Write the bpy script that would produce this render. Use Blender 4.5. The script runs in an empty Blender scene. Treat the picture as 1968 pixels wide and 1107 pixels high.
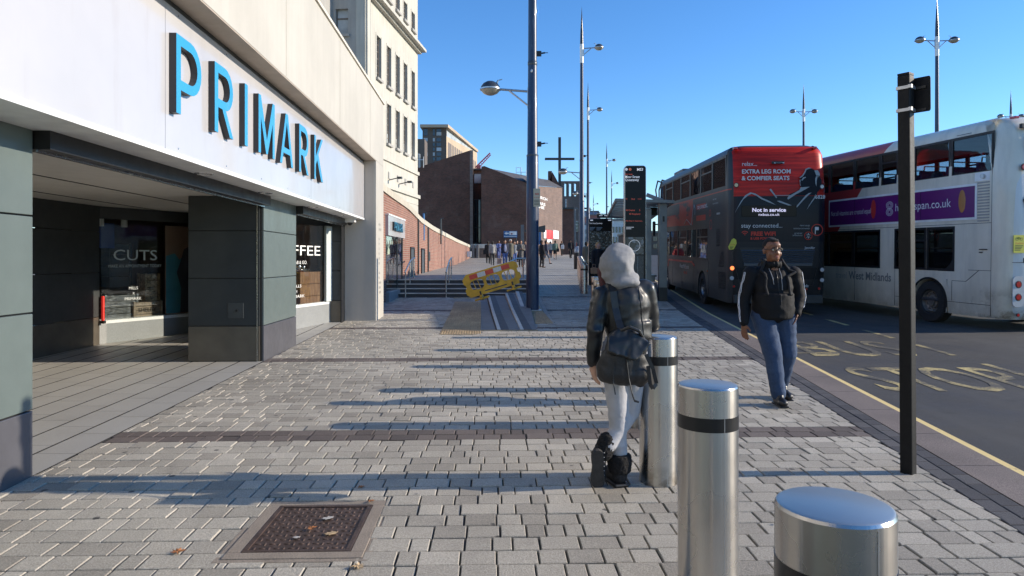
import bpy, bmesh, math, random
from mathutils import Vector, Matrix, Euler
R = math.radians
random.seed(7)
scene = bpy.context.scene

# ------------------------------------------------------------------ camera, sky, sun, exposure
cam_d = bpy.data.cameras.new('camera')
cam = bpy.data.objects.new('camera', cam_d)
scene.collection.objects.link(cam)
cam.location = (0, 0, 1.6)
cam.rotation_euler = (R(90), 0, 0)
cam_d.sensor_width = 36
cam_d.lens = 24
cam_d.shift_x = 0
cam_d.shift_y = -53.5 / 1968          # horizon a little above the middle of the frame
cam_d.clip_start = 0.05
cam_d.clip_end = 3000
scene.camera = cam

SUN_EL, SUN_AZ = 20.4, 89.0           # azimuth clockwise from +Y: the sun is to the right
w = bpy.data.worlds.new('World')
scene.world = w
w.use_nodes = True
nt = w.node_tree
for n in list(nt.nodes):
    nt.nodes.remove(n)
sky = nt.nodes.new('ShaderNodeTexSky')
sky.sky_type = 'NISHITA'
sky.sun_disc = False
sky.sun_elevation = R(SUN_EL)
sky.sun_rotation = R(SUN_AZ)
sky.altitude = 0
sky.air_density = 0.9
sky.dust_density = 0.0
sky.ozone_density = 4.0
bg = nt.nodes.new('ShaderNodeBackground')
bg.inputs['Strength'].default_value = 0.15
wo = nt.nodes.new('ShaderNodeOutputWorld')
hs = nt.nodes.new('ShaderNodeHueSaturation')
hs.inputs['Hue'].default_value = 0.504
hs.inputs['Saturation'].default_value = 1.17
hs.inputs['Value'].default_value = 1.08
nt.links.new(sky.outputs[0], hs.inputs['Color'])
nt.links.new(hs.outputs[0], bg.inputs[0])
nt.links.new(bg.outputs[0], wo.inputs[0])
sun_d = bpy.data.lights.new('sun', 'SUN')
sun_d.energy = 4.3
sun_d.angle = R(0.5)
sun_d.color = (1.0, 0.88, 0.72)
sun = bpy.data.objects.new('sun', sun_d)
scene.collection.objects.link(sun)
sd = Vector((math.sin(R(SUN_AZ)) * math.cos(R(SUN_EL)), math.cos(R(SUN_AZ)) * math.cos(R(SUN_EL)), math.sin(R(SUN_EL))))
sun.rotation_euler = sd.to_track_quat('Z', 'Y').to_euler()
sun.location = (40, 0, 30)
scene.view_settings.view_transform = 'Standard'
scene.view_settings.look = 'None'
scene.view_settings.exposure = 0.60
scene.view_settings.gamma = 1.0

# ------------------------------------------------------------------ helpers
COL = scene.collection

def g(y):                              # height of the street, which climbs away from the camera
    if y < 18: return 0.013 * y
    if y < 80: return 0.234 + (y - 18) * 0.0324
    return 2.243
def kx(y):                             # the yellow line beside the kerb
    if y < 30: return 3.17 + 0.11 * y
    return 6.47 + 0.10 * (y - 30)
def terr(y):                           # raised terrace behind the steps
    return 0.94 + (y - 23.9) * 0.0127

class MB:
    def __init__(s):
        s.v = []; s.f = []; s.mi = []; s.cur = 0
    def add(s, vs, fs):
        b = len(s.v)
        s.v += [tuple(v) for v in vs]
        for f in fs:
            s.f.append([b + i for i in f]); s.mi.append(s.cur)
        return s
    def box(s, x0, x1, y0, y1, z0, z1):
        vs = [(x0,y0,z0),(x1,y0,z0),(x1,y1,z0),(x0,y1,z0),(x0,y0,z1),(x1,y0,z1),(x1,y1,z1),(x0,y1,z1)]
        return s.add(vs, [(0,3,2,1),(4,5,6,7),(0,1,5,4),(1,2,6,5),(2,3,7,6),(3,0,4,7)])
    def obox(s, c, size, rot=(0,0,0)):
        m = Euler(rot).to_matrix(); c = Vector(c); hx, hy, hz = [a / 2 for a in size]
        vs = [c + m @ Vector((sx*hx, sy*hy, sz*hz)) for sx, sy, sz in
              [(-1,-1,-1),(1,-1,-1),(1,1,-1),(-1,1,-1),(-1,-1,1),(1,-1,1),(1,1,1),(-1,1,1)]]
        return s.add(vs, [(0,3,2,1),(4,5,6,7),(0,1,5,4),(1,2,6,5),(2,3,7,6),(3,0,4,7)])
    def beam(s, p0, p1, w, h=None, up=(0,0,1)):
        h = h or w; p0 = Vector(p0); p1 = Vector(p1); d = (p1 - p0).normalized(); up = Vector(up)
        if abs(d.dot(up)) > .99: up = Vector((0,1,0))
        a = d.cross(up).normalized() * w / 2; b = a.cross(d).normalized() * h / 2
        vs = [p0-a-b, p0+a-b, p0+a+b, p0-a+b, p1-a-b, p1+a-b, p1+a+b, p1-a+b]
        return s.add(vs, [(0,1,2,3),(7,6,5,4),(4,5,1,0),(5,6,2,1),(6,7,3,2),(7,4,0,3)])
    def quad(s, *p):
        return s.add(p, [tuple(range(len(p)))])
    def prism(s, poly, fn, d0, d1):    # poly 2D, fn(a, b, d) -> 3D
        n = len(poly)
        vs = [fn(a, b, d0) for a, b in poly] + [fn(a, b, d1) for a, b in poly]
        fs = [tuple(range(n))[::-1], tuple(range(n, 2*n))]
        fs += [(i, (i+1) % n, n + (i+1) % n, n + i) for i in range(n)]
        return s.add(vs, fs)
    def cyl(s, p0, p1, r0, r1=None, n=16, cap=True):
        r1 = r0 if r1 is None else r1
        p0 = Vector(p0); p1 = Vector(p1); d = (p1 - p0)
        if d.length < 1e-6: return s
        d.normalize(); up = Vector((0,0,1)) if abs(d.z) < .95 else Vector((1,0,0))
        a = d.cross(up).normalized(); b = a.cross(d).normalized()
        vs = []
        for p, r in ((p0, r0), (p1, r1)):
            for i in range(n):
                t = 2*math.pi*i/n
                vs.append(p + (a*math.cos(t) + b*math.sin(t)) * r)
        fs = [(i, n+i, n+(i+1) % n, (i+1) % n) for i in range(n)]
        if cap: fs += [tuple(range(n)), tuple(range(n, 2*n))[::-1]]
        return s.add(vs, fs)
    def tube(s, pts, r, n=8):
        for i in range(len(pts)-1): s.cyl(pts[i], pts[i+1], r, r, n)
        for p in pts[1:-1]: s.ell(p, (r, r, r), n=n, m=4)
        return s
    def ell(s, c, r, rot=None, n=16, m=10):
        c = Vector(c); M = Euler(rot).to_matrix() if rot is not None and not isinstance(rot, Matrix) else (rot or Matrix.Identity(3))
        vs = [c + M @ Vector((0, 0, r[2]))]
        for j in range(1, m):
            ph = math.pi * j / m
            for i in range(n):
                t = 2*math.pi*i/n
                vs.append(c + M @ Vector((r[0]*math.sin(ph)*math.cos(t), r[1]*math.sin(ph)*math.sin(t), r[2]*math.cos(ph))))
        vs.append(c + M @ Vector((0, 0, -r[2])))
        L = len(vs) - 1
        fs = [(0, 1+i, 1+(i+1) % n) for i in range(n)]
        for j in range(m-2):
            o = 1 + j*n
            fs += [(o+i, o+n+i, o+n+(i+1) % n, o+(i+1) % n) for i in range(n)]
        o = 1 + (m-2)*n
        fs += [(o+i, L, o+(i+1) % n) for i in range(n)]
        return s.add(vs, fs)
    def lathe(s, prof, c=(0,0,0), n=24, capb=True, capt=True):
        vs = []; c = Vector(c)
        for r, z in prof:
            for i in range(n):
                t = 2*math.pi*i/n
                vs.append((c.x + r*math.cos(t), c.y + r*math.sin(t), c.z + z))
        fs = []
        for j in range(len(prof)-1):
            o = j*n
            fs += [(o+i, o+(i+1) % n, o+n+(i+1) % n, o+n+i) for i in range(n)]
        if capb: fs.append(tuple(range(n))[::-1])
        if capt: fs.append(tuple(range((len(prof)-1)*n, len(prof)*n)))
        return s.add(vs, fs)
    def cap2(s, p0, p1, r0, r1, n=14):  # tapered capsule of overlapping closed shells, for remeshing
        s.cyl(p0, p1, r0, r1, n); s.ell(p0, (r0,)*3, n=n, m=8); s.ell(p1, (r1,)*3, n=n, m=8); return s
    def build(s, name, mats, parent=None, world=False, smooth=None, bevel=0, kind=None):
        me = bpy.data.meshes.new(name)
        vs = s.v
        if world and parent is not None:
            L = parent.location; vs = [(x-L.x, y-L.y, z-L.z) for x, y, z in vs]
        me.from_pydata(vs, [], s.f)
        if not isinstance(mats, (list, tuple)): mats = [mats]
        for m in mats: me.materials.append(m)
        if len(mats) > 1: me.polygons.foreach_set('material_index', s.mi)
        if smooth is not None: auto_smooth(me, smooth)
        me.update()
        o = bpy.data.objects.new(name, me); COL.objects.link(o)
        if parent is not None: o.parent = parent
        if bevel:
            b = o.modifiers.new('bevel', 'BEVEL'); b.width = bevel; b.segments = 2; b.limit_method = 'ANGLE'; b.angle_limit = R(40)
        if kind: o['kind'] = kind
        return o

def auto_smooth(me, ang):
    bm = bmesh.new(); bm.from_mesh(me); a = R(ang)
    for f in bm.faces: f.smooth = True
    for e in bm.edges:
        e.smooth = not (len(e.link_faces) == 2 and e.calc_face_angle(0) > a)
    bm.to_mesh(me); bm.free()

def tag(o, label, cat, group=None):
    o['label'] = label; o['category'] = cat
    if group: o['group'] = group
    return o
def thing(name, label, cat, loc=(0,0,0), rz=0, group=None):
    o = bpy.data.objects.new(name, None); COL.objects.link(o)
    o.location = loc; o.rotation_euler = (0, 0, rz); o.empty_display_size = .2
    return tag(o, label, cat, group)
def struct(o):
    o['kind'] = 'structure'; return o
KIDS = {}
def dup(root, loc, rz=None, label=None, group=None, scale=None):
    def cp(o, par):
        c = o.copy(); COL.objects.link(c)
        if par is not None: c.parent = par
        for ch in o.children: cp(ch, c)
        return c
    r = cp(root, None); r.location = loc
    if rz is not None: r.rotation_euler[2] = rz
    if label: r['label'] = label
    if group: r['group'] = group
    if scale: r.scale = scale
    return r

def text_mesh(s, size=1.0, align='LEFT', extrude=0.0, spacing=1.0, offset=0.0, width=1.0):
    c = bpy.data.curves.new('t', 'FONT'); c.body = s; c.size = size; c.align_x = align
    c.extrude = extrude; c.space_character = spacing; c.offset = offset; c.resolution_u = 3
    o = bpy.data.objects.new('t', c); COL.objects.link(o)
    dg = bpy.context.evaluated_depsgraph_get()
    me = bpy.data.meshes.new_from_object(o.evaluated_get(dg))
    bpy.data.objects.remove(o); bpy.data.curves.remove(c)
    return me
def text(name, s, mat, parent, origin, size, xd=(1,0,0), up=(0,0,1), align='LEFT', extrude=0.0, spacing=1.0, bold=0.0, fitw=None, map3=None):
    me = text_mesh(s, size, align, extrude, spacing, bold)
    xd = Vector(xd).normalized(); up = Vector(up).normalized(); nn = xd.cross(up); o0 = Vector(origin)
    k = 1.0
    if fitw:
        xs = [v.co.x for v in me.vertices]
        if xs: k = fitw / (max(xs) - min(xs))
    for v in me.vertices:
        x, y, z = v.co
        v.co = map3(x*k, y, z) if map3 else o0 + xd*x*k + up*y + nn*z
    me.materials.clear(); me.materials.append(mat); me.name = name
    o = bpy.data.objects.new(name, me); COL.objects.link(o)
    if parent is not None: o.parent = parent
    return o
def outline_part(name, splines, mat, parent, fn, depth, matside=None):   # 2D outlines (with holes) extruded into a mesh
    c = bpy.data.curves.new('c', 'CURVE'); c.dimensions = '2D'; c.fill_mode = 'BOTH'; c.extrude = depth/2
    for pts in splines:
        sp = c.splines.new('POLY'); sp.points.add(len(pts)-1)
        for i, (x, y) in enumerate(pts): sp.points[i].co = (x, y, 0, 1)
        sp.use_cyclic_u = True
    o = bpy.data.objects.new('c', c); COL.objects.link(o)
    dg = bpy.context.evaluated_depsgraph_get()
    me = bpy.data.meshes.new_from_object(o.evaluated_get(dg))
    bpy.data.objects.remove(o); bpy.data.curves.remove(c)
    me.materials.clear(); me.materials.append(mat)
    if matside: me.materials.append(matside)
    for p in me.polygons:
        p.use_smooth = False
        if matside: p.material_index = 0 if p.normal.z > .5 else 1
    for v in me.vertices: v.co = fn(*v.co)
    me.name = name
    o = bpy.data.objects.new(name, me); COL.objects.link(o)
    if parent is not None: o.parent = parent
    return o

def remesh(name, mb, voxel, mat, parent, smooth=3, kind=None, disp=None):
    me = bpy.data.meshes.new('r'); me.from_pydata(mb.v, [], mb.f); me.update()
    bm = bmesh.new(); bm.from_mesh(me); bmesh.ops.recalc_face_normals(bm, faces=bm.faces); bm.to_mesh(me); bm.free()
    o = bpy.data.objects.new('r', me); COL.objects.link(o)
    m = o.modifiers.new('r', 'REMESH'); m.mode = 'VOXEL'; m.voxel_size = voxel; m.use_smooth_shade = True
    if smooth:
        s = o.modifiers.new('s', 'SMOOTH'); s.factor = .5; s.iterations = smooth
    dg = bpy.context.evaluated_depsgraph_get()
    me2 = bpy.data.meshes.new_from_object(o.evaluated_get(dg))
    bpy.data.objects.remove(o); bpy.data.meshes.remove(me)
    me2.materials.clear(); me2.materials.append(mat); me2.name = name
    if disp:
        for v in me2.vertices: v.co += disp(v.co, v.normal)
    for p in me2.polygons: p.use_smooth = True
    o = bpy.data.objects.new(name, me2); COL.objects.link(o)
    if parent is not None: o.parent = parent
    return o

# ------------------------------------------------------------------ materials
class NT:
    def __init__(s, name):
        s.m = bpy.data.materials.new(name); s.m.use_nodes = True
        s.t = s.m.node_tree; s.b = s.t.nodes['Principled BSDF']; s.out = s.t.nodes['Material Output']
    def n(s, ty, **kw):
        nd = s.t.nodes.new(ty)
        for k, v in kw.items():
            if k in nd.inputs.keys(): nd.inputs[k].default_value = v
            else: setattr(nd, k, v)
        return nd
    def l(s, a, b): s.t.links.new(a, b)
    def coord(s, scale=(1,1,1), kind='Object', rot=(0,0,0)):
        tc = s.n('ShaderNodeTexCoord'); mp = s.n('ShaderNodeMapping')
        mp.inputs['Scale'].default_value = scale; mp.inputs['Rotation'].default_value = rot
        s.l(tc.outputs[kind], mp.inputs[0]); return mp.outputs[0]
    def noise(s, vec, scale, detail=4, rough=.6):
        nd = s.n('ShaderNodeTexNoise'); nd.inputs['Scale'].default_value = scale
        nd.inputs['Detail'].default_value = detail; nd.inputs['Roughness'].default_value = rough
        s.l(vec, nd.inputs['Vector']); return nd.outputs['Fac']
    def ramp(s, fac, stops):
        r = s.n('ShaderNodeValToRGB'); e = r.color_ramp.elements
        while len(e) < len(stops): e.new(.5)
        for i, (p, c) in enumerate(stops):
            e[i].position = p; e[i].color = (*c, 1) if len(c) == 3 else c
        s.l(fac, r.inputs[0]); return r.outputs[0]
    def mix(s, fac, a, b, mode='MIX'):
        m = s.n('ShaderNodeMix', data_type='RGBA', blend_type=mode)
        for sock, val in ((m.inputs[0], fac), (m.inputs[6], a), (m.inputs[7], b)):
            if hasattr(val, 'is_output'): s.l(val, sock)
            elif isinstance(val, (int, float)): sock.default_value = val
            else: sock.default_value = (*val, 1)
        return m.outputs[2]
    def math(s, op, a, b=None, clamp=False):
        m = s.n('ShaderNodeMath', operation=op); m.use_clamp = clamp
        for sock, val in ((m.inputs[0], a), (m.inputs[1], b)):
            if val is None: continue
            if hasattr(val, 'is_output'): s.l(val, sock)
            else: sock.default_value = val
        return m.outputs[0]
    def sep(s, vec):
        x = s.n('ShaderNodeSeparateXYZ'); s.l(vec, x.inputs[0]); return x.outputs
    def bump(s, h, strength=.3, dist=.01):
        b = s.n('ShaderNodeBump'); b.inputs['Strength'].default_value = strength; b.inputs['Distance'].default_value = dist
        s.l(h, b.inputs['Height']); s.l(b.outputs[0], s.b.inputs['Normal'])
    def col(s, c):
        if hasattr(c, 'is_output'): s.l(c, s.b.inputs['Base Color'])
        else: s.b.inputs['Base Color'].default_value = (*c, 1)
    def rough(s, r):
        if hasattr(r, 'is_output'): s.l(r, s.b.inputs['Roughness'])
        else: s.b.inputs['Roughness'].default_value = r

def pm(name, c, rough=.6, metal=0, var=.12, vs=3.0, bump=0, bs=60, coat=0, spec=None, fine=0):
    k = NT(name); co = k.coord()
    n1 = k.noise(co, vs, 5)
    lo = tuple(max(0, x*(1-var)) for x in c); hi = tuple(min(1, x*(1+var)) for x in c)
    cc = k.ramp(n1, [(.3, lo), (.7, hi)])
    if fine:
        n2 = k.noise(co, fine, 2)
        cc = k.mix(.35, cc, k.ramp(n2, [(.35, tuple(x*.6 for x in c)), (.65, tuple(min(1, x*1.35) for x in c))]))
    k.col(cc)
    k.rough(k.ramp(k.noise(co, vs*2.3, 4), [(.3, (max(0,rough-.07),)*3), (.7, (min(1,rough+.07),)*3)]))
    k.b.inputs['Metallic'].default_value = metal
    if coat: k.b.inputs['Coat Weight'].default_value = coat
    if spec is not None: k.b.inputs['Specular IOR Level'].default_value = spec
    if bump: k.bump(k.noise(co, bs, 4), bump, .01)
    return k.m
def emit(name, c, s):
    k = NT(name); k.col(c); k.b.inputs['Emission Color'].default_value = (*c, 1); k.b.inputs['Emission Strength'].default_value = s
    return k.m
def glass(name, tint=(.7,.75,.75), refl=1.0, rough=.02):
    k = NT(name); t = k.t
    tr = k.n('ShaderNodeBsdfTransparent'); tr.inputs[0].default_value = (*tint, 1)
    gl = k.n('ShaderNodeBsdfGlossy'); gl.inputs[0].default_value = (1,1,1,1); gl.inputs['Roughness'].default_value = rough
    lw = k.n('ShaderNodeLayerWeight'); lw.inputs[0].default_value = .5
    co = k.coord(); bp = k.n('ShaderNodeBump'); bp.inputs['Strength'].default_value = .06; bp.inputs['Distance'].default_value = .05
    k.l(k.noise(co, 1.6, 2), bp.inputs['Height']); k.l(bp.outputs[0], gl.inputs['Normal'])
    f = k.math('MULTIPLY', k.math('ADD', k.math('MULTIPLY', k.math('POWER', lw.outputs['Facing'], 4.0), .9), .04), refl, True)
    mx = k.n('ShaderNodeMixShader'); k.l(f, mx.inputs[0]); k.l(tr.outputs[0], mx.inputs[1]); k.l(gl.outputs[0], mx.inputs[2])
    k.l(mx.outputs[0], k.out.inputs[0])
    return k.m
def plane_vec(k, ax):                  # 2D coordinates of an upright wall: 'YZ' or 'XZ'
    o = k.sep(k.coord()); c = k.n('ShaderNodeCombineXYZ')
    k.l(o[1] if ax == 'YZ' else o[0], c.inputs[0]); k.l(o[2] if 'Z' in ax else o[1], c.inputs[1])
    return c.outputs[0]
def brickmat(name, ax, c1, c2, mortar, bw=.225, bh=.075, msize=.012, rough=.85, stain=None, bump=.5, dark=.75):
    k = NT(name); v = plane_vec(k, ax)
    b = k.n('ShaderNodeTexBrick'); k.l(v, b.inputs['Vector'])
    b.inputs['Scale'].default_value = 1; b.inputs['Brick Width'].default_value = bw; b.inputs['Row Height'].default_value = bh
    b.inputs['Mortar Size'].default_value = msize; b.inputs['Mortar Smooth'].default_value = .2; b.inputs['Bias'].default_value = 0
    b.inputs['Color1'].default_value = (*c1, 1); b.inputs['Color2'].default_value = (*c2, 1); b.inputs['Mortar'].default_value = (*mortar, 1)
    co = k.coord(); n = k.noise(co, .8, 6, .7)
    c = k.mix(1.0, b.outputs['Color'], k.ramp(n, [(.3, (dark,)*3), (.7, (1.12,)*3)]), 'MULTIPLY')
    if stain: c = k.mix(k.ramp(k.noise(co, .35, 6, .7), [(.55, (0,0,0)), (.72, (.6,.6,.6))]), c, stain)
    k.col(c); k.rough(rough)
    h = k.math('SUBTRACT', k.noise(co, 40, 3), b.outputs['Fac']); k.bump(h, bump, .006)
    return k.m
# ------------------------------------------------------------------ the ground
def block_mat(name, stops, bump=.6, stain=True):
    k = NT(name); co = k.coord(); ge = k.n('ShaderNodeNewGeometry')
    c = k.ramp(ge.outputs['Random Per Island'], stops)
    sp = k.noise(co, 120, 4, .8)
    c = k.mix(.65, c, k.ramp(sp, [(.36, (.30,.29,.28)), (.5, (.62,.61,.59)), (.64, (1.0,.99,.97))]), 'MULTIPLY')
    c = k.mix(1.0, c, (1.45,1.45,1.45), 'MULTIPLY')
    big = k.noise(co, .55, 6, .65)
    c = k.mix(1.0, c, k.ramp(big, [(.32, (.74,.73,.71)), (.68, (1.08,1.07,1.05))]), 'MULTIPLY')
    if stain:                            # trodden gum and oil spots
        vo = k.n('ShaderNodeTexVoronoi'); vo.inputs['Scale'].default_value = 3.6; k.l(co, vo.inputs['Vector'])
        ds = k.math('ADD', vo.outputs['Distance'], k.math('MULTIPLY', k.noise(co, 30, 3), .08))
        f = k.ramp(ds, [(.095, (.85,)*3), (.125, (0,)*3)])
        c = k.mix(f, c, (.045,.043,.042))
        c = k.mix(k.ramp(k.noise(co, 1.7, 7, .75), [(.60,(0,)*3),(.74,(.55,)*3)]), c, (.12,.11,.10))
    k.col(c); k.rough(.82)
    k.bump(k.math('ADD', sp, k.noise(co, 60, 3)), bump, .006)
    return k.m
M_block = block_mat('block_grey', [(0,(.27,.248,.212)),(.3,(.345,.32,.275)),(.7,(.375,.348,.298)),(1,(.43,.40,.345))])
M_brown = block_mat('block_brown', [(0,(.085,.070,.064)),(.5,(.115,.094,.085)),(1,(.15,.125,.112))], stain=False)
M_dark = block_mat('block_dark', [(0,(.045,.044,.050)),(.5,(.062,.060,.066)),(1,(.085,.082,.085))], stain=False)
k = NT('joint_dirt'); co = k.coord()
k.col(k.mix(k.ramp(k.noise(co, 1.3, 5), [(.52, (0,)*3), (.64, (1,)*3)]), (.045,.04,.034), (.03,.045,.018))); k.rough(.95); M_joint = k.m
# far paving, too small for single blocks
k = NT('paving_far'); v = plane_vec(k, 'XY')
b = k.n('ShaderNodeTexBrick'); k.l(v, b.inputs['Vector'])
for nm, val in (('Scale',1),('Brick Width',.24),('Row Height',.165),('Mortar Size',.012)): b.inputs[nm].default_value = val
b.inputs['Color1'].default_value = (.32,.30,.26,1); b.inputs['Color2'].default_value = (.40,.375,.325,1); b.inputs['Mortar'].default_value = (.13,.12,.10,1)
co = k.coord()
k.col(k.mix(1.0, b.outputs['Color'], k.ramp(k.noise(co, .5, 6), [(.3, (.75,)*3), (.7, (1.1,)*3)]), 'MULTIPLY')); k.rough(.85); M_farpave = k.m
# asphalt
k = NT('asphalt'); co = k.coord()
sp = k.noise(co, 170, 3, .8)
c = k.ramp(sp, [(.35,(.030,.030,.031)),(.55,(.046,.046,.047)),(.72,(.085,.083,.080))])
c = k.mix(1.0, c, k.ramp(k.noise(co, .35, 6), [(.3,(.72,.72,.74)),(.7,(1.15,1.13,1.10))]), 'MULTIPLY')
c = k.mix(k.ramp(k.noise(co, 1.1, 7, .75), [(.56,(0,)*3),(.64,(.7,)*3)]), c, (.022,.022,.023))
c = k.mix(k.ramp(k.noise(k.coord((1.2,.09,1)), 1.0, 4), [(.55,(0,)*3),(.75,(.5,)*3)]), c, (.075,.073,.070))
k.col(c); k.rough(k.ramp(k.noise(co, .9, 5), [(.35,(.72,)*3),(.65,(.92,)*3)])); k.bump(sp, .5, .006); M_asph = k.m
k = NT('road_yellow'); co = k.coord()
wear = k.math('ADD', k.math('MULTIPLY', k.noise(co, 1.1, 6, .7), .7), k.math('MULTIPLY', k.noise(co, 45, 4, .7), .4))
f = k.ramp(wear, [(.47,(0,)*3),(.60,(1,)*3)])
k.col(k.mix(f, (.56,.44,.18), (.065,.062,.055))); k.rough(.8); M_yel = k.m
k = NT('kerb_yellow'); co = k.coord()
f = k.ramp(k.noise(co, 9, 6, .8), [(.60,(0,)*3),(.70,(1,)*3)])
k.col(k.mix(f, (.76,.58,.24), (.20,.17,.11))); k.rough(.8); M_kyel = k.m
k = NT('kerb_granite'); co = k.coord()
sp = k.noise(co, 140, 3, .8)
c = k.ramp(sp, [(.35,(.10,.075,.065)),(.5,(.18,.145,.125)),(.66,(.27,.225,.20))])
c = k.mix(1.0, c, k.ramp(k.noise(co, 1.0, 5), [(.3,(.75,)*3),(.7,(1.15,)*3)]), 'MULTIPLY')
k.col(c); k.rough(.8); k.bump(sp, .6, .008); M_kerb = k.m
M_earth = pm('earth', (.09,.085,.075), .95, vs=.2)

def sheet(name, xl, xr, ys, fz, mat, dz=0, nx=1):
    mb = MB(); rows = []
    for y in ys:
        a, b_ = xl(y), xr(y)
        rows.append([(a + (b_-a)*i/nx, y, fz(y) + dz) for i in range(nx+1)])
    vs = [p for r in rows for p in r]; m = nx + 1
    fs = [(j*m+i, j*m+i+1, (j+1)*m+i+1, (j+1)*m+i) for j in range(len(ys)-1) for i in range(nx)]
    mb.add(vs, fs)
    return struct(mb.build(name, mat))
def fr(a, b, s):
    n = max(1, int(round((b-a)/s))); return [a + (b-a)*i/n for i in range(n+1)]
YS = fr(-30, 16, 2) + [18] + fr(20, 80, 3) + [90, 120, 200, 400, 900]
YS = sorted(set(YS))
sheet('ground', lambda y: -500, lambda y: 500, YS, g, M_earth, -.14)
KD = .05                                # the road lies this much below the kerb
sheet('road', lambda y: kx(y) - .06, lambda y: 70, YS, g, M_asph, -KD)
sheet('pavement_bed', lambda y: -5.5, lambda y: kx(y) - .42, [y for y in YS if y < 26] + [26], g, M_joint, -.016)
sheet('far_pavement', lambda y: -30, lambda y: kx(y) - .42, [26] + [y for y in YS if y > 26], g, M_farpave, -.002)

# kerb stones: a step down to the road
mb = MB(); y = -3.0
while y < 70:
    L = .9
    y1 = y + L - .008
    vs = []
    for yy in (y, y1):
        x = kx(yy)
        vs += [(x-.43, yy, g(yy)-.12), (x-.05, yy, g(yy)-.12), (x-.05, yy, g(yy)-.008), (x-.06, yy, g(yy)), (x-.43, yy, g(yy)+.001)]
    mb.add(vs, [(0,1,2,3,4)[::-1], (5,6,7,8,9), (1,6,7,2)[::-1], (2,7,8,3)[::-1], (3,8,9,4)[::-1], (4,9,5,0)[::-1]])
    y += L
struct(mb.build('kerb', M_kerb))

# yellow markings on the road, about 4 mm above it
def road_poly(mb, pts):
    mb.add([(x, y, g(y) - KD + .004) for x, y in pts], [tuple(range(len(pts)))])
mb = MB()
for a in fr(-2, 60, 1)[:-1]:
    b_ = a + 1
    road_poly(mb, [(kx(a)-.045, a), (kx(a)+.095, a), (kx(b_)+.095, b_), (kx(b_)-.045, b_)])
struct(mb.build('kerbside_yellow_line', M_kyel))
def dash(a, b_, w=.055):
    road_poly(mb, [(5.83+.108*a-w, a), (5.83+.108*a+w, a), (5.83+.108*b_+w, b_), (5.83+.108*b_-w, b_)])
mb = MB()
for a, b_ in ((7.0,8.0),(8.9,10.0),(10.8,12.3),(12.95,14.3),(15.2,16.6),(17.6,18.8)): dash(a, b_)
for a, b_ in ((10.5,12.3),): pass
road_poly(mb, [(4.33+.02, 11.0), (4.33+.02, 11.07), (5.2, 11.15), (5.2, 11.08)])
struct(mb.build('bay_line_marking', M_yel))
def road_word(name, s, x0, y0, wid, ht):
    me_sz = 1.0
    cap = .72
    def m3(x, y, z):
        Y = y0 + y / cap * ht * me_sz
        return Vector((x0 + x + .11*(Y - y0), Y, g(Y) - KD + .0045))
    o = text(name, s, M_yel, None, (0,0,0), 1.0, fitw=wid, map3=m3, bold=.006)
    return struct(o)
road_word('bus_lettering', 'BUS', 4.70, 10.75, 1.72, 1.85)
road_word('stop_lettering', 'STOP', 4.42, 8.05, 2.05, 1.7)

# ------------------------------------------------------------------ paving blocks
TH = .03
def uv2(u, v): return (u*math.cos(TH) - v*math.sin(TH), u*math.sin(TH) + v*math.cos(TH))
def xl_(y): return -3.215 - .04*y if y < 15.75 else -4.15
BANDS = [6.0, 10.12, 14.25, 18.4, 22.6]
MH = (-1.52, -.80, 3.55, 4.38)
MHC = uv2(-1.04, 4.00); MHU = (-1.04-.36, -1.04+.36, 4.00-.415, 4.00+.415)           # drain cover with its surround
STEPB = 22.45                            # foot of the steps
def tact_zone(x, y):
    if 13.15 < y < 20.9 and -1.39 - .045*(y-13.1) < x < -.62 - .045*(y-13.1): return True
    if 15.1 < y < 23 and .5 - .03*(y-15.1) < x < 1.0: return True
    if 13.8 < y < STEPB and -.62 - .045*(y-13.1) < x < .5: return True
    return False
blocks = MB(); y0 = 1.6; RH = .166
rng = random.Random(3)
row = 0; v = 1.5
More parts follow.
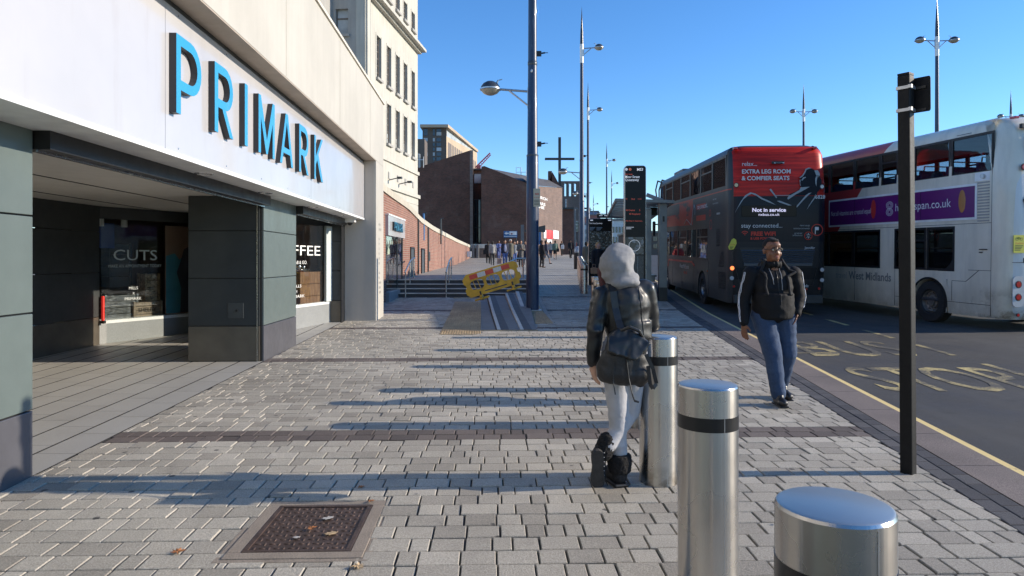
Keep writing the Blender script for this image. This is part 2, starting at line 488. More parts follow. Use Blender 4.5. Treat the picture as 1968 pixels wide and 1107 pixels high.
while v < 26:
    # row colours
    brown = any(abs(v + .08 - bb) < .17 for bb in BANDS)
    u = -5.2 + rng.random() * .2
    xr = kx(v) - .70; gl = xl_(v)
    while u < 6:
        L = rng.choice((.11, .15, .15, .19, .22, .23)); u1 = u + L
        a, b_ = u, u1; u = u1
        X0, Y0 = uv2(a, v); X1, Y1 = uv2(b_, v); cx, cy = (X0+X1)/2, (Y0+Y1)/2 + RH/2
        rb = kx(cy) - .70; lb = xl_(cy)
        if X1 < lb + .03 or X0 > rb - .03: continue
        if X0 < lb: a += (lb - X0)
        if X1 > rb: b_ -= (X1 - rb)
        if b_ - a < .035: continue
        v0_, v1_ = v, v + RH
        if a < MHU[1] and b_ > MHU[0] and v0_ < MHU[3] and v1_ > MHU[2]:
            if v0_ < MHU[2] - .02: pieces = [(a, b_, v0_, MHU[2])]
            elif v1_ > MHU[3] + .02: pieces = [(a, b_, MHU[3], v1_)]
            else: pieces = []
            if a < MHU[0] - .02: pieces = [(a, MHU[0], v0_, v1_)] + [(MHU[0], q[1], q[2], q[3]) for q in pieces]
            if b_ > MHU[1] + .02: pieces = [(q[0], min(q[1], MHU[1]), q[2], q[3]) for q in pieces] + [(MHU[1], b_, v0_, v1_)]
        else: pieces = [(a, b_, v0_, v1_)]
        if tact_zone(cx, cy): continue
        if cy > STEPB + .1 and cx < .55: continue
        gp = .0035 + rng.random()*.0028; ch = .004
        z = rng.gauss(0, .0016) - (.004 if rng.random() < .02 else 0); tx = rng.gauss(0, .006); ty = rng.gauss(0, .008)
        blocks.cur = 1 if brown else 0
        for a, b_, v0_, v1_ in pieces:
          vs = []
          for inset, dz in ((gp, -.016), (gp, -.005), (gp+ch, 0)):
            for uu, vv in ((a+inset, v0_+inset), (b_-inset, v0_+inset), (b_-inset, v1_-inset), (a+inset, v1_-inset)):
                x, y = uv2(uu, vv)
                vs.append((x, y, g(y) + z + dz + tx*(uu-a) + ty*(vv-v)))
          fs = [(8,9,10,11)] + [(q+i, q+(i+1) % 4, q+4+(i+1) % 4, q+4+i) for q in (0,4) for i in range(4)]
          blocks.add(vs, fs)
    v += RH; row += 1
# dark header course beside the kerb, blocks laid lengthways
for c_ in range(2):
    y = 1.2 + c_ * .1
    while y < 40:
        L = .2; a = y; b_ = y + L - .006; y += L
        xo = -.695 + c_*.132
        vs = []
        z = rng.gauss(0, .001)
        for inset, dz in ((0, -.016), (0, -.004), (.005, 0)):
            for xx, yy in ((xo+inset, a+inset), (xo+.126-inset, a+inset), (xo+.126-inset, b_-inset), (xo+inset, b_-inset)):
                vs.append((kx(yy)+xx, yy, g(yy)+z+dz))
        fs = [(8,9,10,11)] + [(q+i, q+(i+1) % 4, q+4+(i+1) % 4, q+4+i) for q in (0,4) for i in range(4)]
        blocks.cur = 2; blocks.add(vs, fs)
struct(blocks.build('pavement', [M_block, M_brown, M_dark]))
sheet('pavement_base', lambda y: xl_(y), lambda y: kx(y) - .70, fr(12.9, 26, 1), g, M_farpave, -.009)

# ------------------------------------------------------------------ entrance slabs in front of and inside the shop
k = NT('entrance_slab'); co = k.coord(); ge = k.n('ShaderNodeNewGeometry')
c = k.ramp(ge.outputs['Random Per Island'], [(0,(.38,.365,.33)),(1,(.43,.415,.375))])
c = k.mix(.4, c, k.ramp(k.noise(co, 120, 3, .7), [(.3,(.24,.235,.22)),(.7,(.46,.45,.42))]))
k.col(c); k.rough(k.ramp(k.noise(co, 2.5, 4), [(.3,(.42,)*3),(.7,(.6,)*3)])); M_slab = k.m
M_gap = pm('drain_gap', (.015,.015,.015), .8)
mb = MB(); mb.cur = 1
ysl = fr(-3, 17, 2)
for a, b_ in zip(ysl, ysl[1:]):
    mb.add([(-9.5, a, g(a)-.02), (-3.2-.04*a, a, g(a)-.02), (-3.2-.04*b_, b_, g(b_)-.02), (-9.5, b_, g(b_)-.02)], [(0,1,2,3)])
mb.cur = 0
for i in range(18):
    d0 = i*.34; d1 = d0 + .318
    y = -3 + (i*.23) % .6
    while y < 15.65:
        a, b_ = y, min(y + .6 - .004, 15.68); y += .6
        if b_ - a < .05: continue
        vs = []
        for dz in (-.02, 0):
            for dd, yy in ((d1, a), (d0, a), (d0, b_), (d1, b_)):
                vs.append((-3.225 - .04*yy - dd, yy, g(yy) + .001 + dz))
        mb.cur = 0; mb.add(vs, [(4,5,6,7)]); mb.cur = 1; mb.add(vs, [(0,1,5,4),(1,2,6,5),(2,3,7,6),(3,0,4,7)])
struct(mb.build('entrance_paving', [M_slab, M_gap]))

# ------------------------------------------------------------------ tactile paving, low kerbs that run out of the steps
def tactile(name, ax0, ax1, ya, yb, slope, fz=g, dome=False):
    k2 = M_tact
    mb = MB(); n = 0; y = ya
    while y < yb - .02:
        for i in range(int(round((ax1-ax0)/.2))):
            x0 = ax0 + i*.2; x1 = x0 + .194; y1 = min(y + .194, yb)
            s0, s1 = slope*(y-ya), slope*(y1-ya)
            z0, z1 = fz(y)+.002, fz(y1)+.002
            mb.add([(x0+s0,y,z0-.018),(x1+s0,y,z0-.018),(x1+s1,y1,z1-.018),(x0+s1,y1,z1-.018),
                    (x0+s0,y,z0),(x1+s0,y,z0),(x1+s1,y1,z1),(x0+s1,y1,z1)], [(4,5,6,7),(0,1,5,4),(1,2,6,5),(2,3,7,6),(3,0,4,7)])
            for q in range(4):                       # raised ribs
                xx = x0 + .025 + q*.049
                mb.add([(xx+s0,y+.008,z0),(xx+.028+s0,y+.008,z0),(xx+.028+s1,y1-.008,z1),(xx+s1,y1-.008,z1),
                        (xx+.005+s0,y+.014,z0+.006),(xx+.023+s0,y+.014,z0+.006),(xx+.023+s1,y1-.014,z1+.006),(xx+.005+s1,y1-.014,z1+.006)],
                       [(4,5,6,7),(0,1,5,4),(1,2,6,5),(2,3,7,6),(3,0,4,7)])
        y += .2
    return struct(mb.build(name, k2))
k = NT('tactile_buff'); co = k.coord(); ge = k.n('ShaderNodeNewGeometry')
c = k.ramp(ge.outputs['Random Per Island'], [(0,(.34,.24,.13)),(1,(.46,.34,.19))])
k.col(k.mix(1.0, c, k.ramp(k.noise(co, 1.2, 5), [(.3,(.7,)*3),(.7,(1.1,)*3)]), 'MULTIPLY')); k.rough(.85); k.bump(k.noise(co,90,3),.4,.004)
M_tact = k.m
tactile('tactile_paving', -1.40, -.60, 13.15, 20.9, -.045)
tactile('tactile_paving', .52, .92, 15.1, 22.9, -.03)
tactile('tactile_paving', -1.9, 0.3, 22.0, 22.4, 0)
M_conc = pm('step_concrete', (.19,.185,.175), .8, var=.15, fine=90)
M_nose = pm('step_nosing', (.60,.55,.47), .75, var=.15, fine=90)
M_sdark = pm('step_dark_strip', (.085,.08,.078), .7, var=.2, fine=90)
M_litter = pm('gutter_dirt', (.07,.05,.035), .95, var=.5, vs=30)
steps = MB()
# sloping slab between the low kerbs
def slab(x0a, x0b, x1a, x1b, ya, yb, dza, dzb, m):
    steps.cur = m
    ys = fr(ya, yb, 1)
    for a, b_ in zip(ys, ys[1:]):
        ta, tb = (a-ya)/(yb-ya), (b_-ya)/(yb-ya)
        L0, L1 = x0a+(x0b-x0a)*ta, x0a+(x0b-x0a)*tb; Rr0, Rr1 = x1a+(x1b-x1a)*ta, x1a+(x1b-x1a)*tb
        za, zb = g(a)+dza+(dzb-dza)*ta, g(b_)+dza+(dzb-dza)*tb
        steps.add([(L0,a,g(a)-.03),(Rr0,a,g(a)-.03),(Rr1,b_,g(b_)-.03),(L1,b_,g(b_)-.03),(L0,a,za),(Rr0,a,za),(Rr1,b_,zb),(L1,b_,zb)],
                  [(4,5,6,7),(0,1,5,4),(1,2,6,5),(2,3,7,6),(3,0,4,7)])
YE = STEPB
slab(-.62, -1.06, -.33, -.86, 13.95, YE, -.004, .004, 0)
for (xa, xb, h0, h1) in ((-.30, -.80, .004, .07), (.17, -.22, .008, .14)):
    slab(xa, xb, xa+.07, xb+.07, 13.95, YE, h0, h1, 1)
    slab(xa+.07, xb+.07, xa+.24, xb+.24, 13.95, YE, h0-.002, h1-.002, 2)
    slab(xa+.24, xb+.24, xa+.465 if xa < 0 else .50, xb+.56 if xa < 0 else .5, 13.95, YE, h0-.004, h1-.006, 0)
slab(-.335, -.83, -.305, -.80, 13.95, YE, .002, .008, 3)
# a third low kerb nearer the lamp column
slab(.26, .12, .36, .22, 17.9, YE, .05, .20, 1)
slab(.36, .22, .47, .33, 17.9, YE, .048, .198, 2)
# the flight of four steps
RISE = .14
base = g(STEPB)
for i in range(4):
    y0_, z1 = STEPB + i*.36, base + (i+1)*RISE
    yb_ = y0_ + .36
    steps.cur = 0; steps.box(-4.08, .6, y0_+.05, yb_+.05 if i < 3 else yb_+.6, 0, z1-.004)
    steps.cur = 2; steps.box(-4.08, .6, y0_+.048, y0_+.052, z1-RISE, z1-.03)
    steps.cur = 1; steps.box(-4.08, .6, y0_, y0_+.12, z1-.03, z1)
struct(steps.build('steps', [M_conc, M_nose, M_sdark, M_litter]))
# studded buff edging at the front
mb = MB()
for i in range(11):
    x0 = -.62 + i*.105
    mb.box(x0, x0+.1, 13.72, 13.92, g(13.8)-.02, g(13.8)+.003)
struct(mb.build('tactile_edging', M_tact))
struct(MB().add([(x, y, terr(y)) for x, y in ((-4.2,23.6),(.6,23.6),(.6,66),(-4.2,66))], [(0,1,2,3)]).build('terrace', M_farpave))
mb = MB()
for a, b_ in zip(fr(22.6, 50, 2), fr(22.6, 50, 2)[1:]):
    mb.add([(.6,a,g(a)-.1),(.6,b_,g(b_)-.1),(.6,b_,max(terr(b_),g(b_))),(.6,a,max(terr(a),g(a))-.002)], [(0,1,2,3)])
struct(mb.build('terrace_edge', M_conc))

# ------------------------------------------------------------------ drain cover
t = thing('drain_cover', 'brown iron drain cover with raised checker studs in a worn concrete surround', 'drain cover', (MHC[0], MHC[1], g(MHC[1])), TH)
M_iron = pm('cast_iron', (.105,.070,.055), .55, metal=.55, var=.35, vs=9, bump=.4, bs=80)
M_surr = pm('surround_concrete', (.26,.215,.17), .9, var=.2, vs=5, bump=.5, bs=90, fine=120)
sl = .013
def gz(y): return (y)*sl
mb = MB()
def ring(mb, X, Y, w, z0, z1):
    for x0,x1,y0,y1 in ((-X,X,-Y,-Y+w),(-X,X,Y-w,Y),(-X,-X+w,-Y+w,Y-w),(X-w,X,-Y+w,Y-w)): mb.box(x0,x1,y0,y1,z0,z1)
ring(mb, .365, .42, .075, -.03, .001); mb.box(-.40,.40,-.455,-.42,-.03,-.004); mb.box(-.40,.40,.42,.455,-.03,-.004); mb.box(-.40,-.365,-.42,.42,-.03,-.004); mb.box(.365,.40,-.42,.42,-.03,-.004); mb.build('surround', M_surr, t, bevel=.004)
mb = MB(); ring(mb, .288, .343, .028, -.03, .003); mb.build('frame', M_iron, t, bevel=.002)
mb = MB(); mb.box(-.257,.257,-.312,.312,-.03,-.004)
for i in range(13):
    for j in range(11):
        x = -.235 + i*.039; y = -.29 + j*.058
        if (i+j) % 2: mb.ell((x, y, -.004), (.017,.007,.006), n=8, m=6)
        else: mb.ell((x, y, -.004), (.007,.02,.006), n=8, m=6)
mb.build('lid', M_iron, t, smooth=40)
# fallen leaves and litter
M_leaf = pm('dry_leaf', (.33,.13,.045), .8, var=.4, vs=40)
M_leaf2 = pm('pale_leaf', (.42,.30,.17), .8, var=.4, vs=40)
M_paper = pm('scrap_paper', (.42,.40,.37), .8, var=.2, vs=30)
def leaf(name, x, y, s, rot, mat, label, cat='leaf', flat=False, long_=1.0, z=None, sc=.8):
    s = s*sc
    mb = MB(); r = random.Random(int(x*1000+y*77)); n = 9; z = g(y)+.004 if z is None else z
    pts = [(0,0,.012*s*20)]
    ring_ = []
    for i in range(n*2):
        t_ = math.pi*2*i/(n*2); rr = s*(1 if i % 2 == 0 else (.8 if flat else .55))*(.8+.4*r.random())
        ring_.append((rr*math.cos(t_)*long_, rr*math.sin(t_), (0 if flat else r.random()*.35*s)))
    vs = [(0,0,.15*s if not flat else .001)] + ring_
    N = len(ring_)
    vs2 = [(a,b_,c_+.0015) for a,b_,c_ in vs]
    fs = [(0,1+i,1+(i+1) % N) for i in range(N)] + [(N+1,N+2+(i+1) % N,N+2+i) for i in range(N)]
    mb.add(vs + vs2, fs)
    o = mb.build(name, mat); o.location = (x, y, z); o.rotation_euler = (0,0,rot)
    tag(o, label, cat)
leaf('fallen_leaf', -1.15, 3.92, .035, .4, M_leaf, 'curled orange leaf lying in the middle of the drain cover', z=g(3.9)+.008)
leaf('fallen_leaf', -.90, 4.36, .03, 1.4, M_leaf, 'brown leaf at the far right corner of the drain cover')
leaf('fallen_leaf', -1.02, 4.62, .032, 2.4, M_leaf, 'brown leaf on the shaded blocks behind the drain cover')
leaf('fallen_leaf', -1.77, 3.62, .045, .9, M_leaf, 'crumpled rust coloured leaf on blocks left of the drain cover')
leaf('fallen_leaf', -.78, 3.45, .045, .2, M_leaf2, 'pale tan leaf at the bottom edge right of the drain cover')
leaf('twig', -1.02, 3.86, .05, .5, M_leaf2, 'thin pale twig lying on the right of the drain cover', 'twig', True, 1.5, g(3.86)+.006, .5)
leaf('paper_scrap', -1.10, 4.08, .035, .5, M_paper, 'long torn white paper scrap on the drain cover', 'litter', True, 1.8, g(4.08)+.006, .6)
leaf('paper_scrap', -1.2, 3.80, .018, .2, M_paper, 'small white paper scrap near the left edge of the drain cover', 'litter', True, 1.6, g(3.99)+.006)
leaf('paper_scrap', -.62, 4.5, .012, .2, M_paper, 'tiny white scrap on shaded blocks right of the drain cover', 'litter', True, 1.4)
leaf('fallen_leaf', 1.45, 4.85, .02, .2, M_leaf, 'small orange leaf at the foot of the third bollard')
leaf('fallen_leaf', 1.55, 4.0, .02, .9, M_leaf, 'small orange leaf between the second bollard and the black post')
# ------------------------------------------------------------------ the shop on the left
A = .04
def stone(name, c, rough=.8, streak=.25):
    k = NT(name); co = k.coord(); cs = k.coord((2.2, 2.2, .12))
    a = k.ramp(k.noise(co, .5, 6, .65), [(.3, tuple(x*.86 for x in c)), (.7, tuple(min(1, x*1.06) for x in c))])
    st = k.ramp(k.noise(cs, 2.5, 5, .6), [(.42, (0,0,0)), (.62, (streak,)*3)])
    a = k.mix(st, a, tuple(x*.72 for x in c)); k.col(a); k.rough(rough); k.bump(k.noise(co, 60, 4), .15, .006)
    return k.m
M_cream = stone('cream_stone', (.47,.445,.39), .7, .18)
M_pier = stone('pier_stone', (.48,.43,.37), .65, .2)
M_creamlit = M_cream
M_soffitb = pm('brown_soffit', (.42,.35,.28), .7)
M_green = pm('grey_green_panel', (.108,.135,.128), .42, var=.06, coat=.1)
M_plinth = pm('plinth_steel', (.12,.12,.135), .35, metal=.4, var=.12)
M_plinthb = pm('plinth_bronze', (.15,.13,.105), .38, metal=.5, var=.15)
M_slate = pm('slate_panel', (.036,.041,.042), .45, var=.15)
M_black = pm('black_frame', (.012,.012,.013), .4)
M_chrome = pm('chrome_strip', (.6,.6,.6), .25, metal=1)
M_ceil = pm('soffit_panel', (.62,.60,.55), .5, var=.06)
M_granite = pm('window_granite', (.25,.26,.26), .55, var=.08, fine=80)
M_signw = None
k = NT('sign_panel_white'); co = k.coord()
k.col(k.ramp(k.noise(co, .8, 4), [(.3,(.43,.425,.435)),(.7,(.48,.47,.475))])); k.col(k.mix(k.ramp(k.noise(k.coord((1,1,.15)), 3.0, 6, .7), [(.55,(0,)*3),(.75,(.35,)*3)]), k.ramp(k.noise(co, .8, 4), [(.3,(.43,.425,.435)),(.7,(.48,.47,.475))]), (.36,.33,.30))); k.rough(.16); k.b.inputs['Coat Weight'].default_value = .35; k.b.inputs['Coat Roughness'].default_value = .05
k.bump(k.noise(co, .9, 2), .15, .08); M_signw = k.m
M_trim = pm('white_trim', (.78,.78,.76), .4)
M_blue = pm('letter_blue', (.035,.30,.52), .25, var=.03, coat=.4)
M_letside = pm('letter_side', (.035,.035,.04), .5)
M_glass = glass('shop_glass', (.88,.90,.90), 1.0)
M_white = pm('white_vinyl', (.78,.78,.76), .6, var=.02)
M_greyv = pm('grey_vinyl', (.50,.55,.54), .6, var=.02)
M_inter = pm('shop_interior', (.14,.10,.085), .7, var=.5, vs=1.2)
M_wood = NT('rough_wood'); k = M_wood; co = k.coord((1,1,1)); wv = k.coord((14,14,1.2))
k.col(k.ramp(k.noise(wv, 2.5, 6, .7), [(.25,(.05,.025,.015)),(.5,(.24,.12,.055)),(.75,(.46,.30,.17))])); k.rough(.8); M_wood = k.m

B = thing('shop_building', 'cream fronted shop building with white fascia and grey green pillars at the left', 'building', (-2.5, 0, 0), A)
def bl(name, mat, fn, bevel=0, parent=None, smooth=None):
    mb = MB(); fn(mb); return mb.build(name, mat, parent or B, bevel=bevel, smooth=smooth)
# upper cream wall, straight level top
Z0, Z1 = 3.90, 5.44
bl('wall', M_cream, lambda m: (m.box(-6.5, 0, -12, 16.88, Z0, Z1),), .01)
M_jl = pm('joint_line', (.42,.39,.33), .9)
for yj in (2.2, 5.4, 8.6, 11.8, 14.9): MB().box(-.002, .0025, yj, yj+.012, Z0+.02, Z1-.02).build('panel_joint', M_jl, B)
bl('coping', pm('coping_cream', (.60,.56,.48), .8), lambda m: m.box(-6.5, .03, -12, 16.92, Z1, Z1+.05))
bl('soffit_band', M_soffitb, lambda m: m.box(-.272, -.004, -12, 15.72, Z0-.012, Z0-.001))
bl('dark_shadow_gap', M_slate, lambda m: m.box(-.275, -.268, -12, 15.72, Z0-.05, Z0-.012))
# end pier
bl('pier', M_pier, lambda m: m.box(-.72, -.02, 15.74, 16.0, 0, Z0), .006)
bl('pier', M_cream, lambda m: (m.box(-1.6, 0, 16.0, 16.88, 0, Z0), m.box(-.06, .0, 15.735, 16.0, 0, Z0-.002)), .006)
# fascia
SB = 2.56
bl('fascia_edge', M_trim, lambda m: m.box(-.9, -.262, -12, 15.7, SB-.035, SB+.004))
bl('soffit', M_ceil, lambda m: (m.box(-7.9, -.29, -12, 15.72, SB-.028, SB-.012),))
sj = MB()
for yj in fr(-2, 15, 1.9): sj.box(-.72, -.3, yj, yj+.006, SB-.034, SB-.027)
for xj in (-2.4, -3.6): sj.box(xj, xj+.02, -12, 15.7, SB-.036, SB-.026)
sj.build('soffit_joint', M_slate, B)
SG = thing('shop_sign', 'white glossy fascia sign with large blue PRIMARK letters above the shop entrance', 'sign', (-2.5, 0, 0), A)
for a, b_ in ((-12, -5), (-4.994, .5), (.506, 5.944), (5.95, 10.93), (10.936, 15.72)):
    mb = MB(); mb.box(-.40, -.275, a, b_, SB+.006, Z0-.05); mb.build('panel', M_signw, SG)
def arc(cx, cy, r, a0, a1, n=10): return [(cx + r*math.cos(R(a0+(a1-a0)*i/n)), cy + r*math.sin(R(a0+(a1-a0)*i/n))) for i in range(n+1)]
def letter(ch, w, H=.70, t=.090):
    if ch in 'PR':
        h1 = H*(.31 if ch == 'P' else .37); ro = (H-h1)/2; ri = ro - t
        out = [(0,0),(t,0),(t,h1)] + arc(w-ro, h1+ro, ro, -90, 90) + [(0,H)]
        hole = [(t,h1+t)] + arc(w-ro, h1+ro, ri, -90, 90) + [(t,H-t)]
        sp = [[out, hole]]
        if ch == 'R':
            sp.append([[(w*.40, h1-.0005),(w*.40+t*1.12, h1-.0005),(w+.01,0),(w+.01-t*1.12,0)]])
        return sp
    if ch == 'I': return [[[(0,0),(w,0),(w,H),(0,H)]]]
    if ch == 'M':
        m = w/2; q = t*.95
        return [[[(0,0),(q,0),(q,H*.62),(m-q*.35,0.02),(m+q*.35,.02),(w-q,H*.62),(w-q,0),(w,0),(w,H),(w-q,H),(m,H*.27),(q,H),(0,H)]]]
    if ch == 'A':
        m = w/2; a = t*.60; s = (m-a)/H; tt = t*1.06
        zb0, zb1 = H*.22, H*.22+t*.85
        inner = lambda z: tt + s*z
        apex = (m-tt)/s
        return [[[(0,0),(tt,0),(inner(zb0),zb0),(w-inner(zb0),zb0),(w-tt,0),(w,0),(m+a,H),(m-a,H)],
                 [(inner(zb1),zb1),(m,min(apex,H-.1)),(w-inner(zb1),zb1)]]]
    if ch == 'K':
        return [[[(0,0),(t,0),(t,H*.34),(t+w*.16,H*.46),(w-t*1.25,0),(w+.02,0),(t+w*.30,H*.60),(w,H),(w-t*1.25,H),(t,H*.52),(t,H),(0,H)]]]
def primark(parent, xs, ys, z0, k, depth, mf=M_blue, ms=M_letside):
    for ch, (a, b_) in zip('PRIMARK', ys):
        for sp in letter(ch, (b_-a)/k):
            outline_part('letter', sp, mf, parent, lambda x, y, z, a=a: Vector((xs + z, a + x*k, z0 + y*k)), depth, ms)
primark(SG, -.241, [(6.015,6.547),(6.87,7.368),(7.73,7.825),(8.20,8.83),(9.06,9.68),(10.0,10.518),(10.888,11.45)], 2.90, 1.0, .062)
for i, yy in enumerate(fr(6.2, 15.4, 1.15)):
    for zz in (SB+.05, Z0-.09):
        MB().cyl((-.276,yy,zz),(-.272,yy,zz),.009,n=8).build('fixing', M_chrome, SG)
# downlights in the soffit
for i, yy in enumerate((7.3, 9.35, 11.9, 14.1)):
    t = thing('downlight', ['round recessed downlight nearest the camera in the shop soffit', 'second recessed downlight along the shop soffit', 'third recessed downlight along the shop soffit above the second pillar', 'farthest recessed downlight in the shop soffit near the pier'][i],
              'downlight', (-2.5 - .04*yy - .5, yy, SB-.03), 0, 'downlights in the shop soffit')
    mb = MB(); mb.lathe([(.065,-.004),(.085,-.014),(.098,-.004)], n=24, capb=False, capt=False); mb.build('rim', M_chrome, t, smooth=60)
    mb = MB(); mb.lathe([(.0651,-.005),(.03,-.006)], n=24); mb.build('lens', M_black, t)
# security camera under the soffit end
t = thing('security_camera', 'small white dome camera under the soffit beside the cream pier', 'camera', (-2.5-.04*15.2-.5, 15.2, SB-.03))
mb = MB(); mb.box(-.12,.12,-.07,.07,-.09,0); mb.build('housing', M_trim, t, bevel=.01)
mb = MB(); mb.ell((0,0,-.1),(.06,.06,.06)); mb.build('dome', M_black, t, smooth=60)

# pillars: three panels above a metal plinth, dark return faces
def pillar(y0, y1, xb, deep):
    gp = .012
    zs = [(.0 , .50), (.50, 1.19), (1.19, 1.88), (1.88, SB-.03)]
    gy = g((y0+y1)/2)
    core = MB(); core.box(xb, -.74, y0+.02, y1-.02, 0, SB-.03); core.build('pillar_core', M_black, B)
    for i, (a, b_) in enumerate(zs):
        mb = MB(); mb.box(-.76, -.715, y0+.035, y1, gy+a+(.0 if i == 0 else gp) if i else 0, min(gy+b_, SB-.03))
        mb.build('front_plinth' if i == 0 else 'front_panel', M_plinth if i == 0 else M_green, B, bevel=.004)
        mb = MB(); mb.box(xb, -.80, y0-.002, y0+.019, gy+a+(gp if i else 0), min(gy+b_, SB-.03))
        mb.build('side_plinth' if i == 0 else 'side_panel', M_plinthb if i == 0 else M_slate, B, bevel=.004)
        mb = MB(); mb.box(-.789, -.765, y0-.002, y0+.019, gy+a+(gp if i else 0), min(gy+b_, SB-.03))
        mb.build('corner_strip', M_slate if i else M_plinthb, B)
    mb = MB(); mb.box(-.80, -.793, y0-.012, y0+.01, 0, SB-.03); mb.build('chrome_strip', M_chrome, B)
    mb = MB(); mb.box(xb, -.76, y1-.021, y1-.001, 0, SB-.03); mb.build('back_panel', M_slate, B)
pillar(-.5, 4.89, -1.9, True)
pillar(9.94, 11.68, -1.78, True)
# utility socket plate on the second pillar's side
mb = MB(); mb.box(-1.21,-.99, 9.925, 9.937, .76, .98); mb.build('socket_plate', pm('socket', (.05,.055,.056), .4), B, bevel=.003)
mb = MB(); mb.cyl((-1.08,9.926,.87),(-1.08,9.90,.87),.018); mb.build('socket_knob', M_black, B)
# third dark pillar before the pier
for i, (a, b_) in enumerate([(0,.68),(.69,1.36),(1.37,2.02),(2.03,SB-.03)]):
    mb = MB(); mb.box(-1.28, -.75, 15.45, 15.73, a, b_); mb.build('side_plinth' if i == 0 else 'side_panel', M_plinthb if i == 0 else M_slate, B, bevel=.004)
mb = MB(); mb.box(-.745, -.722, 15.40, 15.73, 0, SB-.03); mb.build('black_post', M_black, B)
# shutter track beam across the openings
for a, b_ in ((4.9, 9.93), (11.7, 15.4)):
    mb = MB(); mb.box(-.80,-.60,a,b_,SB-.17,SB-.029); mb.build('shutter_track', M_black, B)
    mb = MB(); mb.box(-.70,-.685,a,b_,SB-.19,SB-.171); mb.build('track_rail', M_chrome, B)
    mb = MB(); mb.box(-.95,-.82,a,b_,SB-.11,SB-.029); mb.build('inner_track', M_slate, B)

# recess: dark wall on its left, angled shop window, dark header
def wallpanel(name, mat, p0, p1, z0, z1, th=.04, parent=B, bevel=0):
    p0 = Vector((*p0, 0)); p1 = Vector((*p1, 0)); d = (p1-p0).normalized(); n = Vector((d.y, -d.x, 0))*th
    vs = [p0, p1, p1-n, p0-n]
    mb = MB(); mb.add([(v.x, v.y, z0) for v in vs] + [(v.x, v.y, z1) for v in vs], [(0,1,5,4),(1,2,6,5),(2,3,7,6),(3,0,4,7),(4,5,6,7),(0,3,2,1)])
    return mb.build(name, mat, parent, bevel=bevel)
# local frame: x' = X+2.5+.04Y approx
def L(x, y):
    v = Matrix.Rotation(-A, 3, 'Z') @ Vector((x+2.5, y, 0)); return (v.x, v.y)
CEIL = SB-.03
PA, PB, PC, PD = L(-7.15, 4.0), L(-7.1, 11.75), L(-6.25, 13.5), L(-5.3, 15.4)
for a, b_, m in ((0,.62,M_plinthb),(.63,1.38,M_slate),(1.39,2.08,M_slate),(2.09,CEIL,M_slate)):
    wallpanel('recess_plinth' if m is M_plinthb else 'recess_panel', m, PA, PB, a, b_)
wallpanel('window_header', M_slate, PB, PC, 2.32, CEIL)
wallpanel('window_base', M_granite, PB, PC, 0, .50, .25)
wallpanel('window_sill', M_trim, PB, PC, .50, .56, .30)
wallpanel('window_pane', M_glass, (PB[0]+.03, PB[1]), (PC[0]+.03, PC[1]), .56, 2.32, .012)
# continue the glazing behind the second pillar and along the coffee window
PE = L(-4.95, 11.9); PF = L(-4.10, 15.40)
wallpanel('window_base', M_granite, PE, PF, 0, .62, .25)
wallpanel('window_sill', M_trim, PE, PF, .62, .68, .30)
wallpanel('window_pane', M_glass, (PE[0]+.03, PE[1]), (PF[0]+.03, PF[1]), .68, 2.36, .012)
wallpanel('window_header', M_slate, PE, PF, 2.36, CEIL)
d = Vector((PF[0]-PE[0], PF[1]-PE[1])).normalized()
wallpanel('window_mullion', M_greyv, (PF[0]-d.x*.25+.04, PF[1]-d.y*.25), (PF[0]+.04, PF[1]), .68, 2.36, .06)
mb = MB(); mb.box(-7.5, -1.0, 15.5, 15.72, 0, CEIL); mb.build('end_wall', M_inter, B)
mb = MB(); mb.box(-8.0, -7.8, 3, 15.7, 0, 4.0); mb.build('rear_wall', M_inter, B)
mb = MB(); mb.box(-7.8, -4.7, 3.0, 3.1, 0, CEIL); mb.build('near_wall', M_slate, B)
# shop interior back boards seen through the glass
wallpanel('display_back', M_inter, (PB[0]-1.0, PB[1]+.9), (PC[0]-1.1, PC[1]+1.0), 0.3, CEIL)
wallpanel('display_back', M_inter, (PE[0]-.75, PE[1]+1.0), (PF[0]-1.2, PF[1]), 0.3, CEIL)
mb = MB(); mb.add([(PB[0]-1.2,PB[1]-.3,.52),(PC[0],PC[1],.52),(PC[0]-1.2,PC[1]+1.2,.52),(PB[0]-1.4,PB[1]+1.4,.52)],[(0,1,2,3)])
mb.build('display_floor', pm('display_floor', (.10,.09,.085), .6), B)
# window writing
def wtext(name, s, mat, p0, p1, t0, z, size, w=None, off=.05, spacing=1.0):
    d = Vector((p1[0]-p0[0], p1[1]-p0[1], 0)); Ln = d.length; d.normalize(); n = Vector((d.y, -d.x, 0))
    o = Vector((p0[0], p0[1], 0)) + d*t0 + n*off
    return text(name, s, mat, B, (o.x, o.y, z), size, xd=d, spacing=spacing, fitw=w)
wtext('window_lettering', 'CUTS', M_greyv, PB, PC, .20, 1.60, .27, .84)
wtext('window_lettering', 'MAKE AN APPOINTMENT TODAY', M_greyv, PB, PC, .12, 1.47, .078, 1.02)
wtext('window_lettering', 'MILLS', M_white, PB, PC, .50, 1.075, .075, .17)
wtext('window_lettering', 'X', M_white, PB, PC, .57, .985, .06)
wtext('window_lettering', 'PRIMARK', M_white, PB, PC, .42, .885, .075, .32)
wtext('window_lettering', 'COFFEE', M_white, PE, PF, 1.02, 1.70, .30, 2.02)
wtext('window_lettering', 'GRAB & GO.', M_white, PE, PF, 1.9, 1.52, .10, .62)
wtext('window_lettering', 'MILLS', M_white, PE, PF, 1.95, 1.04, .085, .34)
wtext('window_lettering', 'X', M_white, PE, PF, 2.1, .94, .07)
wtext('window_lettering', 'PRIMARK', M_white, PE, PF, 1.8, .83, .085, .62)
